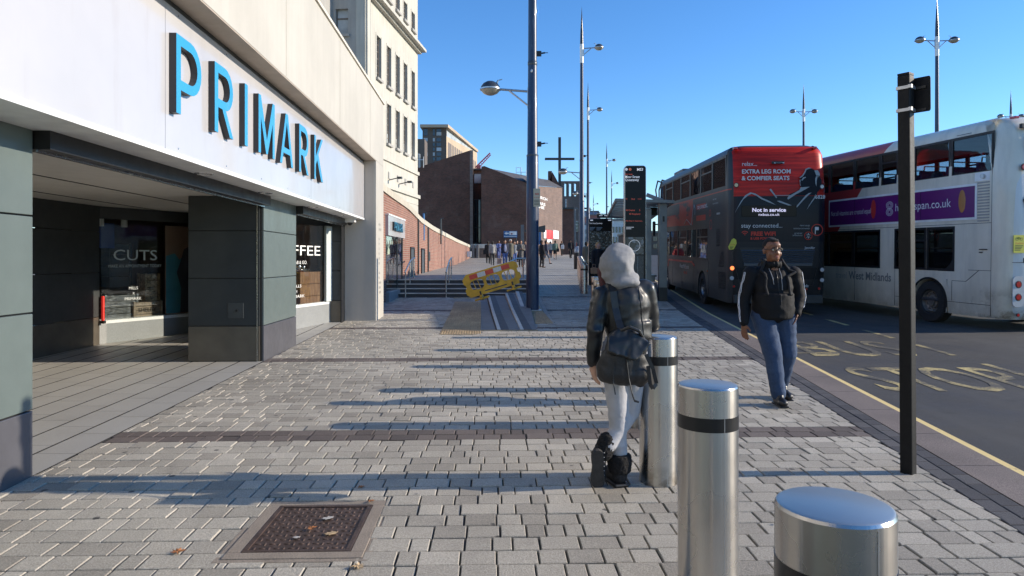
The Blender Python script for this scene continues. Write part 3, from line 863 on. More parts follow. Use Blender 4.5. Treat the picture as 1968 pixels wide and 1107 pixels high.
# things shown in the windows
def W(p, q, t_, back, z):               # point behind a window line, in world space
    d = Vector((q[0]-p[0], q[1]-p[1], 0)).normalized(); n = Vector((d.y, -d.x, 0))
    v = Vector((p[0], p[1], 0)) + d*t_ - n*back; v = Matrix.Rotation(A, 3, 'Z') @ v
    return Vector((v.x - 2.5, v.y, z))
M_poster1 = pm('poster_teal', (.10,.36,.45), .6); M_poster2 = pm('poster_figure', (.10,.10,.13), .6, vs=1); M_poster3 = pm('poster_tan', (.42,.26,.19), .6)
p = W(PB, PC, 1.66, .12, .56); an = A + math.atan2(-(PC[0]-PB[0]), PC[1]-PB[1])
t = thing('window_poster', 'tall teal and grey poster at the right end of the recessed window', 'poster', p, an)
mb = MB(); mb.box(-.01,0,-.30,.30,0,1.70); mb.build('board', M_poster3, t)
outline_part('teal_field', [[(-.29,.02),(.28,.02),(.28,1.15),(.1,1.12),(0,1.05),(-.1,1.17),(-.29,1.12)]], M_poster1, t, lambda x,y,z: Vector((.004+z, x, y)), .002)
outline_part('dark_figure', [[(.02,.02),(.29,.02),(.29,1.35),(.1,1.25),(.02,1.0),(-.06,.8),(.04,.5)]], M_poster2, t, lambda x,y,z: Vector((.007+z, x, y)), .002)
def display_box(name, label, p, dims, rz, mat, cat='crate', slats=True):
    t = thing(name, label, cat, p, rz)
    X, Y, Z = dims; mb = MB(); n = 4
    for i in range(n):
        z0 = Z*i/n; mb.box(-X/2, X/2, -Y/2, Y/2, z0+.004, Z*(i+1)/n-.004)
    mb.build('slats', mat, t, bevel=.004)
    mb = MB()
    for sx in (-1,1):
        for sy in (-1,1): mb.box(sx*X/2-.02, sx*X/2+.02, sy*Y/2-.02, sy*Y/2+.02, 0, Z+.01)
    mb.build('corner_posts', mat, t)
    return t
display_box('wooden_crate', 'pale wooden crate with dark lettering low in the recessed window', W(PB,PC,1.05,.32,.52), (.25,.55,.30), an, pm('pale_wood', (.33,.25,.18), .8, var=.4, vs=12))
kk = bpy.data.objects[-1] if False else None
tcr = [o for o in COL.objects if o.name.startswith('wooden_crate')][-1]
text('stencil', 'SHELBY', M_black, tcr, (.135,-.2,.12), .11, xd=(0,1,0))
display_box('wooden_crate', 'tall pale crate plastered with paper standing above the lettered crate', W(PB,PC,1.25,.45,.82), (.2,.28,.52), an, pm('papered_wood', (.40,.29,.18), .8, var=.7, vs=26))
display_box('metal_drum', 'crinkled dark grey display block low in the recessed window', W(PB,PC,.55,.35,.52), (.25,.6,.45), an, pm('crinkled_foil', (.14,.14,.14), .35, metal=.6, var=.4, vs=8, bump=1, bs=14), 'display block')
display_box('barber_chair', 'dark upholstered chair back behind the CUTS lettering', W(PB,PC,.75,.7,1.1), (.3,.4,.8), an, M_black, 'chair')
t = thing('red_strip_light', 'short upright red strip at the left foot of the recessed window', 'light strip', W(PB,PC,.02,-.06,.56))
mb = MB(); mb.box(-.02,.02,-.02,.02,0,.42); mb.build('tube', emit('red_tube', (.70,.03,.02), .25), t, bevel=.008)
mb = MB(); mb.box(-.035,.035,-.035,.035,-.05,0); mb.build('base_cap', M_black, t)
an2 = A + math.atan2(-(PF[0]-PE[0]), PF[1]-PE[1])
display_box('coffee_counter', 'rough reclaimed wood counter behind the coffee window', W(PE,PF,2.95,.35,.30), (.5,.9,1.05), an2, M_wood, 'counter')
t = thing('coffee_machine', 'small chrome coffee machine on the wooden counter', 'coffee machine', W(PE,PF,2.95,.35,1.36), an2)
mb = MB(); mb.box(-.12,.12,-.16,.16,0,.05); mb.build('base', M_chrome, t, bevel=.01)
mb = MB(); mb.ell((0,-.08,.1),(.06,.06,.06)); mb.ell((0,.1,.09),(.05,.05,.05)); mb.build('cups', M_chrome, t, smooth=60)
# spot lamps high in the recessed window
for i, tt_ in enumerate((.18, .62)):
    t = thing('spot_lamp', ['white spotlight high at the left of the recessed window', 'white spotlight beside the blue cloth in the recessed window'][i], 'spotlight', W(PB,PC,tt_,.25,2.2))
    mb = MB(); mb.cyl((0,0,0),(0,0,.14),.055); mb.build('shade', M_trim, t, smooth=50)
    mb = MB(); mb.cyl((0,0,.14),(0,0,.3),.008); mb.build('stem', M_black, t)
o = MB().box(-.02,.0,-.15,.15,0,.45).build('blue_cloth', pm('blue_cloth', (.05,.09,.28), .8)); o.location = W(PB,PC,.42,.45,1.82); o.rotation_euler = (0,0,an)
tag(o, 'hanging blue cloth at the top of the recessed window', 'cloth')
# shop name column on the pier's street face
M_pt = pm('pier_text', (.22,.21,.20), .7)
z = 2.42
for i, (s, wd) in enumerate((('WE ARE','.'),('OPEN DAILY','.'),('',''),('MON','.'),('9AM','.'),('TUE','.'),('9AM','.'),('WED','.'),('9AM','.'),('',''),('THUR','.'),('8AM','.'),('SATURDAY','.'),('SUNDAY','.'),('11AM-5PM','.'))):
    if s: text('pier_lettering', s, M_pt, B, (.004, 16.10, z), .075, xd=(0,1,0))
    z -= .115

# ------------------------------------------------------------------ brick boundary wall with the second shop window
M_brick = brickmat('red_brick', 'YZ', (.30,.118,.075), (.21,.078,.052), (.32,.25,.20), bump=.5, dark=.7)
WALLP = [(16.9,-3.9),(20.8,-3.85),(25,-3.82),(30,-4.0),(36,-4.08),(66,-4.10)]
def wx(y):
    for (a, xa), (b_, xb) in zip(WALLP, WALLP[1:]):
        if y <= b_: return xa + (xb-xa)*(y-a)/(b_-a)
    return WALLP[-1][1]
TOP = [(16.9,4.1),(18.5,4.02),(21.3,3.87),(24.9,3.74),(29.8,3.52),(34.7,3.40),(42.3,3.30),(51.5,3.18),(66,3.10)]
def wt(y):
    for (a, za), (b_, zb) in zip(TOP, TOP[1:]):
        if y <= b_: return za + (zb-za)*(y-a)/(b_-a)
    return TOP[-1][1]
BW = thing('brick_wall', 'long red brick retaining wall with curving stone coping beside the steps', 'wall', (0,0,0))
mb = MB(); cp = MB(); pc = MB()
ys = sorted(set(fr(16.95, 66, 1.2) + [20.8, 23.95]))
for a, b_ in zip(ys, ys[1:]):
    x0, x1 = wx(a), wx(b_)
    zb = 3.0 if (a >= 20.79 and b_ <= 23.96) else 0
    mb.add([(x0,a,zb),(x1,b_,zb),(x1,b_,wt(b_)-.27),(x0,a,wt(a)-.27),(x0-.6,a,zb),(x1-.6,b_,zb),(x1-.6,b_,wt(b_)-.27),(x0-.6,a,wt(a)-.27)],
           [(0,1,2,3),(4,7,6,5),(3,2,6,7),(0,3,7,4),(1,5,6,2),(0,4,5,1)])
    cp.add([(x0+.05,a,wt(a)-.27),(x1+.05,b_,wt(b_)-.27),(x1+.05,b_,wt(b_)-.06),(x0+.05,a,wt(a)-.06),(x1-.02,b_,wt(b_)),(x0-.02,a,wt(a)),(x1-.65,b_,wt(b_)),(x0-.65,a,wt(a)),(x1-.65,b_,wt(b_)-.27),(x0-.65,a,wt(a)-.27)],
           [(0,1,2,3),(3,2,4,5),(5,4,6,7),(7,6,8,9),(0,9,8,1)])
mb.build('brickwork', M_brick, BW); cp.build('coping', stone('coping_stone', (.50,.46,.37), .85, .5), BW)
# rain pipes and small doors let into the wall
M_door = pm('grey_door', (.055,.065,.072), .5)
for i, (ya, yb, zt) in enumerate(((25.75, 26.75, 2.1),(29.9, 31.0, 2.12))):
    t = thing('service_door', ['dark grey service door nearest the steps in the brick wall', 'second narrow dark grey service door farther along the brick wall'][i], 'door', (0,0,0))
    x = wx((ya+yb)/2)
    mb = MB(); mb.box(x-.06, x+.035, ya+.08, yb-.08, .9, zt-.06); mb.build('leaf', M_door, t)
    mb = MB(); mb.box(x-.06, x+.06, ya, ya+.08, .9, zt); mb.box(x-.06,x+.06,yb-.08,yb,.9,zt); mb.box(x-.06,x+.06,ya+.08,yb-.08,zt-.06,zt); mb.build('frame', M_black, t)
    mb = MB(); mb.box(x+.035, x+.05, ya+.15, ya+.2, 1.35, 1.6); mb.build('handle', M_chrome, t)
for i, yy in enumerate((28.4, 32.5)):
    mb = MB(); mb.cyl((wx(yy)+.05, yy, terr(yy)), (wx(yy)+.05, yy, wt(yy)-.27), .035, n=8)
    tag(mb.build('rain_pipe', M_slate), ['thin dark pipe on the brick wall between the two doors', 'thin dark pipe on the brick wall beyond the second door'][i], 'pipe')
o = MB().box(wx(33)-.02, wx(33)+.06, 32.9, 33.25, 1.55, 2.0).build('meter_box', M_slate, bevel=.01); tag(o, 'small dark box on the brick wall beyond the second door', 'box')
o = MB().box(-4.06, -3.7, 61.5, 62.2, 1.9, 2.4).build('notice_box', M_trim, bevel=.01); tag(o, 'small white box near the far end of the brick wall', 'box')
# second shop window and its small sign
S2 = thing('side_window', 'tall shop window below the small blue lettered sign in the brick wall', 'window', (0,0,0))
x2 = wx(22.4)
mb = MB(); mb.box(x2-.03, x2-.018, 20.86, 23.9, .66, 2.36); mb.build('pane', M_glass, S2)
mb = MB(); mb.box(x2-.6, x2+.10, 20.8, 23.95, 0, .62); mb.build('plinth', M_granite, S2, bevel=.01)
mb = MB()
for a, b_ in ((20.80,20.86),(23.88,23.95),(22.9,22.94)): mb.box(x2-.05, x2+.0, a, b_, .62, 2.4)
mb.build('frame', M_slate, S2)
mb = MB(); mb.box(x2-1.6, x2-1.5, 20.8, 24, .62, 3.0); mb.box(x2-1.5,x2-.1,20.7,20.8,.62,3.0); mb.box(x2-1.5,x2-.1,24,24.1,.62,3.0); mb.build('interior', M_inter, S2)
t = thing('mannequin', 'dressed mannequin with a dark top behind the side window', 'mannequin', (x2-.5, 21.4, .62))
mb = MB(); mb.ell((0,0,1.3),(.16,.2,.3)); mb.ell((0,0,1.68),(.08,.08,.11)); mb.cap2((0,-.1,1.0),(0,-.12,.1),.09,.05); mb.cap2((0,.1,1.0),(0,.12,.1),.09,.05)
remesh('body', mb, .03, pm('mannequin_navy', (.02,.03,.08), .7), t)
SS = thing('small_shop_sign', 'small white box sign with blue PRIMARK letters on the brick wall', 'sign', (0,0,0))
mb = MB(); mb.box(x2-.6, x2+.08, 20.75, 24.0, 2.36, 2.98); mb.build('box', M_signw, SS)
mb = MB(); mb.box(x2-.6, x2+.10, 20.73, 24.02, 2.98, 3.02); mb.build('cap', M_trim, SS)
ks = .40
primark(SS, x2+.12, [(21.45,21.63),(21.70,21.88),(21.95,22.0),(22.07,22.30),(22.36,22.60),(22.66,22.84),(22.90,23.10)], 2.53, ks, .07)
# ------------------------------------------------------------------ cream art-deco building behind the shop
M_deco = stone('deco_stone', (.50,.48,.42), .85, .45)
M_decog = stone('deco_grey', (.38,.37,.345), .85, .4)  # greyer copy of the stone: shade on the side walls put into its colour
M_wglass = NT('window_glass_dark'); k = M_wglass; k.col((.05,.06,.07)); k.rough(.08); k.b.inputs['Specular IOR Level'].default_value = .8; M_wglass = k.m
M_wpale = pm('window_blind', (.38,.42,.44), .5, var=.3, vs=.6)
M_wframe = pm('window_frame', (.16,.13,.11), .6)
S = .1265                                # direction of its street front
D = thing('cream_building', 'tall cream stone building with rows of narrow windows and a projecting cornice', 'building', (-14, 0, 0), -math.atan(S))
# local: +x towards the street (right), y along the front; world = (-14 + y*sinish, ...)
kk = math.sqrt(1+S*S)
def dy(Y): return Y*kk
F0, F1 = dy(41.9), dy(52.9)
ZC = 17.75
cols = [dy(y) for y in (43.5, 45.6, 47.6, 49.5, 51.55)]
rows = [(2.0, 5.0), (9.2, 11.5), (13.15, 16.0), (18.6, 19.85)]
rows = [(9.35, 12.0), (13.15, 15.85), (18.95, 20.3)]
ww = .92
def front_wall(mb, x, ya, yb, z0, z1, holes, depth=.24):
    # wall facing +x with reveals cut for holes (y0,y1,z0,z1)
    ysx = sorted(set([ya, yb] + [h[0] for h in holes] + [h[1] for h in holes]))
    zsx = sorted(set([z0, z1] + [h[2] for h in holes] + [h[3] for h in holes]))
    for a, b_ in zip(ysx, ysx[1:]):
        for c_, d_ in zip(zsx, zsx[1:]):
            my, mz = (a+b_)/2, (c_+d_)/2
            if any(h[0] < my < h[1] and h[2] < mz < h[3] for h in holes): continue
            mb.quad((x,a,c_),(x,b_,c_),(x,b_,d_),(x,a,d_))
    for a, b_, c_, d_ in holes:
        mb.quad((x,a,c_),(x-depth,a,c_),(x-depth,a,d_),(x,a,d_)); mb.quad((x,b_,c_),(x,b_,d_),(x-depth,b_,d_),(x-depth,b_,c_))
        mb.quad((x,a,c_),(x,b_,c_),(x-depth,b_,c_),(x-depth,a,c_)); mb.quad((x,a,d_),(x-depth,a,d_),(x-depth,b_,d_),(x,b_,d_))
holes = []
for c_ in cols:
    for (a, b_) in rows: holes.append((c_-ww/2, c_+ww/2, a, b_))
mb = MB(); front_wall(mb, 0, F0, F1, -1, 21.9, holes)
mb.box(-12, -.26, F0, F1-.01, -1, 21.85)
mb.quad((0,F1,-1),(-12,F1,-1),(-12,F1,21.9),(0,F1,21.9)); mb.quad((0,F0,21.9),(0,F1,21.9),(-12,F1,21.9),(-12,F0,21.9))
mb.quad((0,F0,-1),(0,F0,21.9),(-.5,F0,21.9),(-.5,F0,-1))
mb.build('wall', M_deco, D)
bb = lambda nm, m, *b: MB().box(*b).build(nm, m, D)
mb = MB(); mb.box(0,.62,F0-.6,F1+.32,ZC,ZC+.20); mb.box(0,.28,F0-.6,F1+.16,ZC-.16,ZC-.002); mb.build('cornice', M_deco, D)
bb('parapet', M_deco, -.5,.14,F0,F1+.14,21.9,22.15)
mb = MB(); mb.box(0,.12,F0,F1+.1,8.15,8.4); mb.box(0,.18,F0,F1+.16,6.35,6.62); mb.build('string_course', M_deco, D)
mb = MB()
for i in range(9): mb.box(0.001,.03,F0,F1+.03,.4+i*.68,.4+i*.68+.62)
mb.build('rusticated_base', M_deco, D)
for (a, b_, c_, d_) in holes:
    w_ = MB(); w_.box(-.23,-.15,a,a+.07,c_,d_); w_.box(-.23,-.15,b_-.07,b_,c_,d_); w_.box(-.23,-.151,a+.07,b_-.07,c_,c_+.06); w_.box(-.23,-.151,a+.07,b_-.07,d_-.06,d_)
    n = int((d_-c_)/.45)
    for i in range(1, n+1): w_.box(-.22,-.16,a+.07,b_-.07,c_+(d_-c_)*i/(n+1)-.02,c_+(d_-c_)*i/(n+1)+.02)
    w_.box(-.22,-.158,(a+b_)/2-.02,(a+b_)/2+.02,c_+.06,d_-.06)
    f = w_.build('window_frame', M_wframe, D)
    MB().box(-.21,-.20,a+.07,b_-.07,c_+.06,d_-.06).build('pane', M_wglass, f)
    if c_ < 12: MB().box(-.198,-.193,a+.07,b_-.07,c_+.06,c_+.75).build('lower_blind', M_wpale, f)
    s_ = MB().box(0,.16,a-.09,b_+.09,c_-.16,c_).build('sill', M_decog, D)
    mb = MB(); mb.box(0,.03,a-.12,a,c_,d_+.1); mb.box(0,.03,b_,b_+.12,c_,d_+.1); mb.build('surround', M_deco, f)
for c_ in cols[1:]:
    bb('vent', M_decog, .0,.05,c_-.16,c_+.16,7.05,7.5)
for c_ in (cols[1], cols[2]+.4):
    mb = MB(); mb.beam((0,c_,6.95),(.7,c_,7.1),.06); mb.box(.6,.9,c_-.12,c_+.12,7.02,7.16); mb.build('flood_light', M_slate, D)
# pilaster strip at the near corner and the set-back return with one window
mb = MB(); mb.box(.0,.14,F0-.9,F0-.35,-1,ZC-.2); mb.box(-.55,.02,F0-.98,F0,-1,21.9); mb.build('corner_pilaster', M_deco, D)
bb('recess_shade', M_slate, .022,.05,F0-.35,F0-.05,-1,ZC-.2)  # dark strip standing in for the shade of the pilaster recess
F2 = F0 - .9
def side_wall(mb, y, xa, xb, z0, z1, holes, depth=.3):
    xsx = sorted(set([xa, xb] + [h[0] for h in holes] + [h[1] for h in holes])); zsx = sorted(set([z0, z1] + [h[2] for h in holes] + [h[3] for h in holes]))
    for a, b_ in zip(xsx, xsx[1:]):
        for c_, d_ in zip(zsx, zsx[1:]):
            if any(h[0] < (a+b_)/2 < h[1] and h[2] < (c_+d_)/2 < h[3] for h in holes): continue
            mb.quad((a,y,c_),(b_,y,c_),(b_,y,d_),(a,y,d_))
    for a, b_, c_, d_ in holes:
        mb.quad((a,y,c_),(a,y,d_),(a,y+depth,d_),(a,y+depth,c_)); mb.quad((b_,y,c_),(b_,y+depth,c_),(b_,y+depth,d_),(b_,y,d_))
        mb.quad((a,y,c_),(a,y+depth,c_),(b_,y+depth,c_),(b_,y,c_)); mb.quad((a,y,d_),(b_,y,d_),(b_,y+depth,d_),(a,y+depth,d_))
hs = (-1.85,-1.05,15.2,16.75)
mb = MB(); side_wall(mb, F2-.05, -2.05, -.56, -1, 27, [hs]); mb.box(-12,-.58,F2+.4,F2+1.5,-1,27); mb.build('side_wall', M_decog, D)
mb = MB(); mb.box(-9,-2.06,F2-1.4,F2+.4,-1,27); mb.build('side_tower', M_decog, D)
mb = MB(); mb.box(-2.30,-2.061,F2-1.9,F2-1.41,-1,27); mb.build('side_pilaster', M_decog, D)
a, b_, c_, d_ = hs
mb = MB(); mb.box(a,b_,F2+.12,F2+.17,c_,c_+.07); mb.box(a,b_,F2+.12,F2+.17,(c_+d_)/2+.2,(c_+d_)/2+.27); mb.box(a,a+.06,F2+.12,F2+.17,c_,d_); mb.box(b_-.06,b_,F2+.12,F2+.17,c_,d_)
f = mb.build('window_frame', M_wframe, D); MB().box(a,b_,F2+.18,F2+.2,c_,d_).build('pane', M_wpale, f)
bb('sill', M_decog, a-.1,b_+.1,F2-.2,F2-.05,c_-.15,c_)

# ------------------------------------------------------------------ dark brick church blocks
M_cb = brickmat('church_brick', 'XZ', (.20,.070,.042), (.115,.045,.030), (.17,.12,.09), .23, .078, .012, stain=(.24,.16,.12), dark=.6)
M_cby = brickmat('church_brick_side_lit', 'YZ', (.30,.17,.13), (.21,.115,.09), (.30,.26,.22), .23, .078, .012, dark=.7)  # paler copy of the church brick: sun on the side faces put into the colour
M_roof = pm('church_slate', (.085,.08,.08), .7, var=.25, vs=2)
M_lead = pm('lead_grey', (.12,.13,.14), .5)
def px(x, Y): return (x-984)/1312*Y
def pz(y, Y): return 1.6 + (500-y)/1312*Y
CH = thing('church', 'dark red brick church of angular blocks with sloping roofs and a narrow glazed gap', 'church', (0,75,0))
def wp(nm, m, fn, **k2):
    mb = MB(); fn(mb); return mb.build(nm, m, CH, world=True, **k2)
Yc = 75.0
pts = [(px(790,Yc),-1),(px(903,Yc),-1),(px(903,Yc),pz(289,Yc)),(px(806,Yc),pz(321,Yc)),(px(790,Yc),pz(321,Yc))]
wp('wall', M_cb, lambda m: m.prism(pts, lambda a,b_,d: (a,d,b_), Yc, Yc+.3))
wp('return_wall', M_cby, lambda m: m.box(pts[1][0]-.4, pts[1][0]+.01, Yc+.31, Yc+6.5, -1, pts[2][1]-.05))
wp('roof', M_roof, lambda m: m.add([(px(806,Yc),Yc+.3,pz(322,Yc)),(px(903,Yc),Yc+.3,pz(291,Yc)),(px(903,Yc)-2,Yc+9,pz(291,Yc)),(px(806,Yc),Yc+9,pz(310,Yc))],[(0,1,2,3)]))
# corner strip in paler brick, standing in for the sunlit edge
wp('corner_lit_strip', M_cby, lambda m: m.box(px(903,Yc)+.012, px(903,Yc)+.34, Yc+.0, Yc+.3, -1, pz(288.6,Yc)))
# recessed glazed gap
Yg = 80.0
wp('recess_wall', M_cb, lambda m: m.box(px(905,Yg), px(945,Yg), Yg, Yg+.3, -1, pz(326,Yg)))
wp('gap_roof', M_slate, lambda m: m.box(px(905,Yg), px(945,Yg), Yg-.5, Yg+.6, pz(328,Yg), pz(325,Yg)))
for (x0, x1, y0, y1, nb) in ((911,925,334,353,3),(912,917,383,467,0),(919,924,383,467,0)):
    f = wp('window_frame', M_lead, lambda m: (m.box(px(x0,Yg), px(x1,Yg), Yg-.10, Yg-.005, pz(y1,Yg), pz(y0,Yg)),))
    mb = MB(); mb.box(px(x0+.8,Yg), px(x1-.8,Yg), Yg-.13, Yg-.102, pz(y1-1,Yg), pz(y0+1,Yg)); mb.build('pane', M_wpale if nb else M_wglass, f)
    f.children[0].data.transform(Matrix.Translation((0,-75,0)))
for yy in (383, 411, 437):
    wp('glazing_bar', M_lead, lambda m: m.box(px(911,Yg), px(926,Yg), Yg-.18, Yg-.135, pz(yy+1.2,Yg), pz(yy,Yg)))
# middle block
Ym = 72.0
p2 = [(px(925,Ym),-1),(px(1025,Ym),-1),(px(1025,Ym),pz(358,Ym)),(px(1012,Ym),pz(352,Ym)),(px(931,Ym),pz(319,Ym)),(px(925,Ym),pz(320,Ym))]
wp('wall', M_cb, lambda m: m.prism(p2, lambda a,b_,d: (a,d,b_), Ym, Ym+.3))
wp('return_wall', M_cb, lambda m: m.box(p2[0][0], p2[0][0]+.3, Ym+.31, Yg, -1, p2[5][1]-.1))
wp('roof', M_roof, lambda m: m.add([(px(931,Ym),Ym+.3,pz(321,Ym)),(px(1025,Ym),Ym+.3,pz(358,Ym)),(px(1058,83),83,pz(347,83)),(px(1000,80),80,pz(337,80))],[(0,1,2,3)]))
# sunlit block carrying the lettering: recedes to the right
xA, yA, xB, yB = px(1024,Ym), Ym+.01, px(1080.5,84), 84.0
dd = Vector((xB-xA, yB-yA, 0)); Ld = dd.length; dd.normalize(); nd = Vector((dd.y, -dd.x, 0))
M_cbl = brickmat('church_brick_light', 'XZ', (.20,.115,.085), (.13,.075,.06), (.22,.19,.165), .26, .085, .013, dark=.72)  # paler church brick: sunlight on the lettered block put into the colour
def onw(s_, z, off=0): return (xA + dd.x*s_ + nd.x*off, yA + dd.y*s_ + nd.y*off, z)
def fw(name, mat, s0, s1, zl0, zl1, zr1, off, zr0=None):
    zr0 = zl0 if zr0 is None else zr0
    mb = MB(); mb.add([onw(s0,zl0,off),onw(s1,zr0,off),onw(s1,zr1,off),onw(s0,zl1,off),onw(s0,zl0,off-.25),onw(s1,zr0,off-.25),onw(s1,zr1,off-.25),onw(s0,zl1,off-.25)],
                      [(0,1,2,3),(4,7,6,5),(3,2,6,7),(1,5,6,2),(0,3,7,4)])
    return mb.build(name, mat, CH, world=True)
zt = pz(359, 73)
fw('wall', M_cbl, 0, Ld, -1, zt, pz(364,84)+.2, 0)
wp('roof', M_roof, lambda m: m.add([onw(-.3,zt,.1), onw(Ld,pz(364,84)+.2,.1), onw(Ld-1,pz(350,86),-1.5), onw(-.3,pz(345,76),-1.5)],[(0,1,2,3)]))
wp('gable', M_cb, lambda m: m.prism([(px(1057,84),pz(346,84)),(px(1062,84),pz(330,84)),(px(1080,84),pz(362,84)),(px(1080,84),pz(366,84))], lambda a,b_,d:(a,d,b_), 84.3, 85.0))
wp('chimney', M_cb, lambda m: m.box(px(1054,84), px(1061,84), 84.3, 85.2, pz(350,84), pz(328,84)))
for i, s_ in enumerate(('THE', 'CHURCH', 'AT', 'CARRS', 'LANE')):
    z = pz((375.3, 382.6, 388, 394, 400.8)[i], 75)
    if s_ == 'AT': continue
    o = text('wall_lettering', s_, M_white, None, (0,0,0), .42, xd=dd, bold=.012, fitw=(2.4, 5.4, 0, 4.6, 4.1)[i])
    me = o.data; lo = Vector(onw(.2, z, .03)) - Vector((0,75,0))
    me.transform(Matrix.Translation(lo)); o.parent = CH
# cross on a tall post
t = thing('cross', 'tall dark wooden cross standing above the church roof', 'cross', (px(1075.5,88), 88, 0))
mb = MB(); mb.box(-.17,.17,-.17,.17,2,pz(264,88)); mb.build('upright', M_slate, t)
mb = MB(); mb.box(-1.9,1.9,-.24,.24,pz(307.4,88),pz(303.6,88)); mb.build('crossbeam', M_slate, t)
# roof rails
for i, (xa, xb, Yr, y0_, y1_) in enumerate(((798,814,74,296,318),(992,1011,78,322,340))):
    mb = MB()
    for xx in (xa, (xa+xb)/2-1, (xa+xb)/2+1, xb): mb.cyl((px(xx,Yr),Yr,pz(y1_+4,Yr)),(px(xx,Yr),Yr,pz(y0_ if xx < (xa+xb)/2+2 else y0_+5,Yr)),.03,n=6)
    mb.cyl((px(xa,Yr),Yr,pz(y0_,Yr)),(px((xa+xb)/2,Yr),Yr,pz(y0_,Yr)),.03,n=6); mb.cyl((px(xa,Yr),Yr,pz((y0_+y1_)/2,Yr)),(px(xb,Yr),Yr,pz((y0_+y1_)/2,Yr)),.03,n=6)
    tag(mb.build('roof_rail', M_trim), ['white ladder rail on the left church roof edge', 'white ladder rail above the middle church roof'][i], 'rail')

# ------------------------------------------------------------------ apartment tower behind
Yt = 190
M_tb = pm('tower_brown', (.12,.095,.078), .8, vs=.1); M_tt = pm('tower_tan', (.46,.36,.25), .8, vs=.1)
T = thing('apartment_tower', 'tan and brown apartment tower with vertical fins and a glazed top floor', 'building', (0,Yt,0))
def tb(nm, m, fn):
    mb = MB(); fn(mb); return mb.build(nm, m, T, world=True)
X0, X1 = px(812,Yt), px(858,Yt); zT = pz(243,Yt)
Ye = 1312*(X1)/(917-984)*1.0 if False else None
# right flank recedes from (858) to (917): same street side, X grows slightly
XF = px(917, 232); YF = 232
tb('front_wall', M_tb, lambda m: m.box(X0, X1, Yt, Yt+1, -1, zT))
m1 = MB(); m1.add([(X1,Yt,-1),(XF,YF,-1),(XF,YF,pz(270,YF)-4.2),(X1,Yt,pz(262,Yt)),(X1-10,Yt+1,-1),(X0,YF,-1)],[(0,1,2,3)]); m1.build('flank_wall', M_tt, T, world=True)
zt2 = pz(262,Yt)
fv = Vector((XF-X1, YF-Yt, 0)); fl = fv.length; fv.normalize(); fn_ = Vector((fv.y,-fv.x,0))
for i in range(15):
    s0 = fl*(.04+.062*i)
    mb = MB(); a = Vector((X1,Yt,0))+fv*s0+fn_*.05; b_ = a+fv*(1.6 if i else 2.6)
    zz = pz(262,Yt)-1.3
    mb.add([(a.x,a.y,-1),(b_.x,b_.y,-1),(b_.x,b_.y,zz),(a.x,a.y,zz)],[(0,1,2,3)]); mb.build('window_strip', M_wframe, T, world=True)
m1 = MB(); a = Vector((X1,Yt,0))+fn_*-.3; b_ = Vector((XF,YF,0))+fn_*-.3
m1.add([(a.x,a.y,zt2),(b_.x,b_.y,zt2),(b_.x,b_.y,zT-.5),(a.x,a.y,zT-.5)],[(0,1,2,3)]); m1.build('glazed_floor', M_wpale, T, world=True)
m1 = MB(); a = Vector((X1,Yt,0))+fn_*.6; b_ = Vector((XF,YF,0))+fn_*.3+fv*.5
m1.add([(X0-.5,Yt-1.5,zT-.5),(a.x,Yt-1.5,zT-.5),(b_.x,b_.y,zT-.5),(X0-.5,YF,zT-.5),(X0-.5,Yt-1.5,zT+.3),(a.x,Yt-1.5,zT+.3),(b_.x,b_.y,zT+.3),(X0-.5,YF,zT+.3)],[(4,5,6,7),(0,3,2,1),(0,1,5,4),(1,2,6,5),(2,3,7,6)])
m1.build('roof', M_tt, T, world=True)
for r_ in range(12):
    for (xa, xb) in ((814,822),(832,836),(839,848)):
        y_ = 247 + r_*9.2 if r_ else 247
        if r_ == 1: y_ = 254
        mb = MB(); mb.box(px(xa,Yt), px(xb,Yt), Yt-.12, Yt-.01, pz(y_+6.6,Yt), pz(y_,Yt))
        mb.build('window', M_wpale if (r_*7+xa) % 3 == 0 else M_wglass, T, world=True)
o = MB().box(px(795,150),px(816,150),150,155,-1,pz(267,150)); tag(o.build('dark_block', M_tb), 'dark brown block of flats half hidden left of the tan tower', 'building')
# tower crane jib
t = thing('crane', 'thin red crane jib rising behind the church', 'crane', (px(920,200),200,0))
mb = MB(); p0 = Vector((-1,0,pz(322,200))); p1 = Vector((px(942,200)-px(920,200),0,pz(294,200)))
mb.beam(p0,p1,.35); mb.beam(p0+Vector((.5,0,-.7)),p1+Vector((.2,0,-.5)),.25)
for i in range(9):
    a = p0.lerp(p1,i/9); b_ = (p0+Vector((.5,0,-.7))).lerp(p1+Vector((.2,0,-.5)),(i+.5)/9); mb.beam(a,b_,.15)
mb.build('jib', pm('crane_red', (.55,.10,.10), .6), t); mb = MB(); mb.box(-.6,.6,-.6,.6,0,pz(318,200)); mb.build('mast', pm('crane_mast', (.4,.1,.1), .6), t)

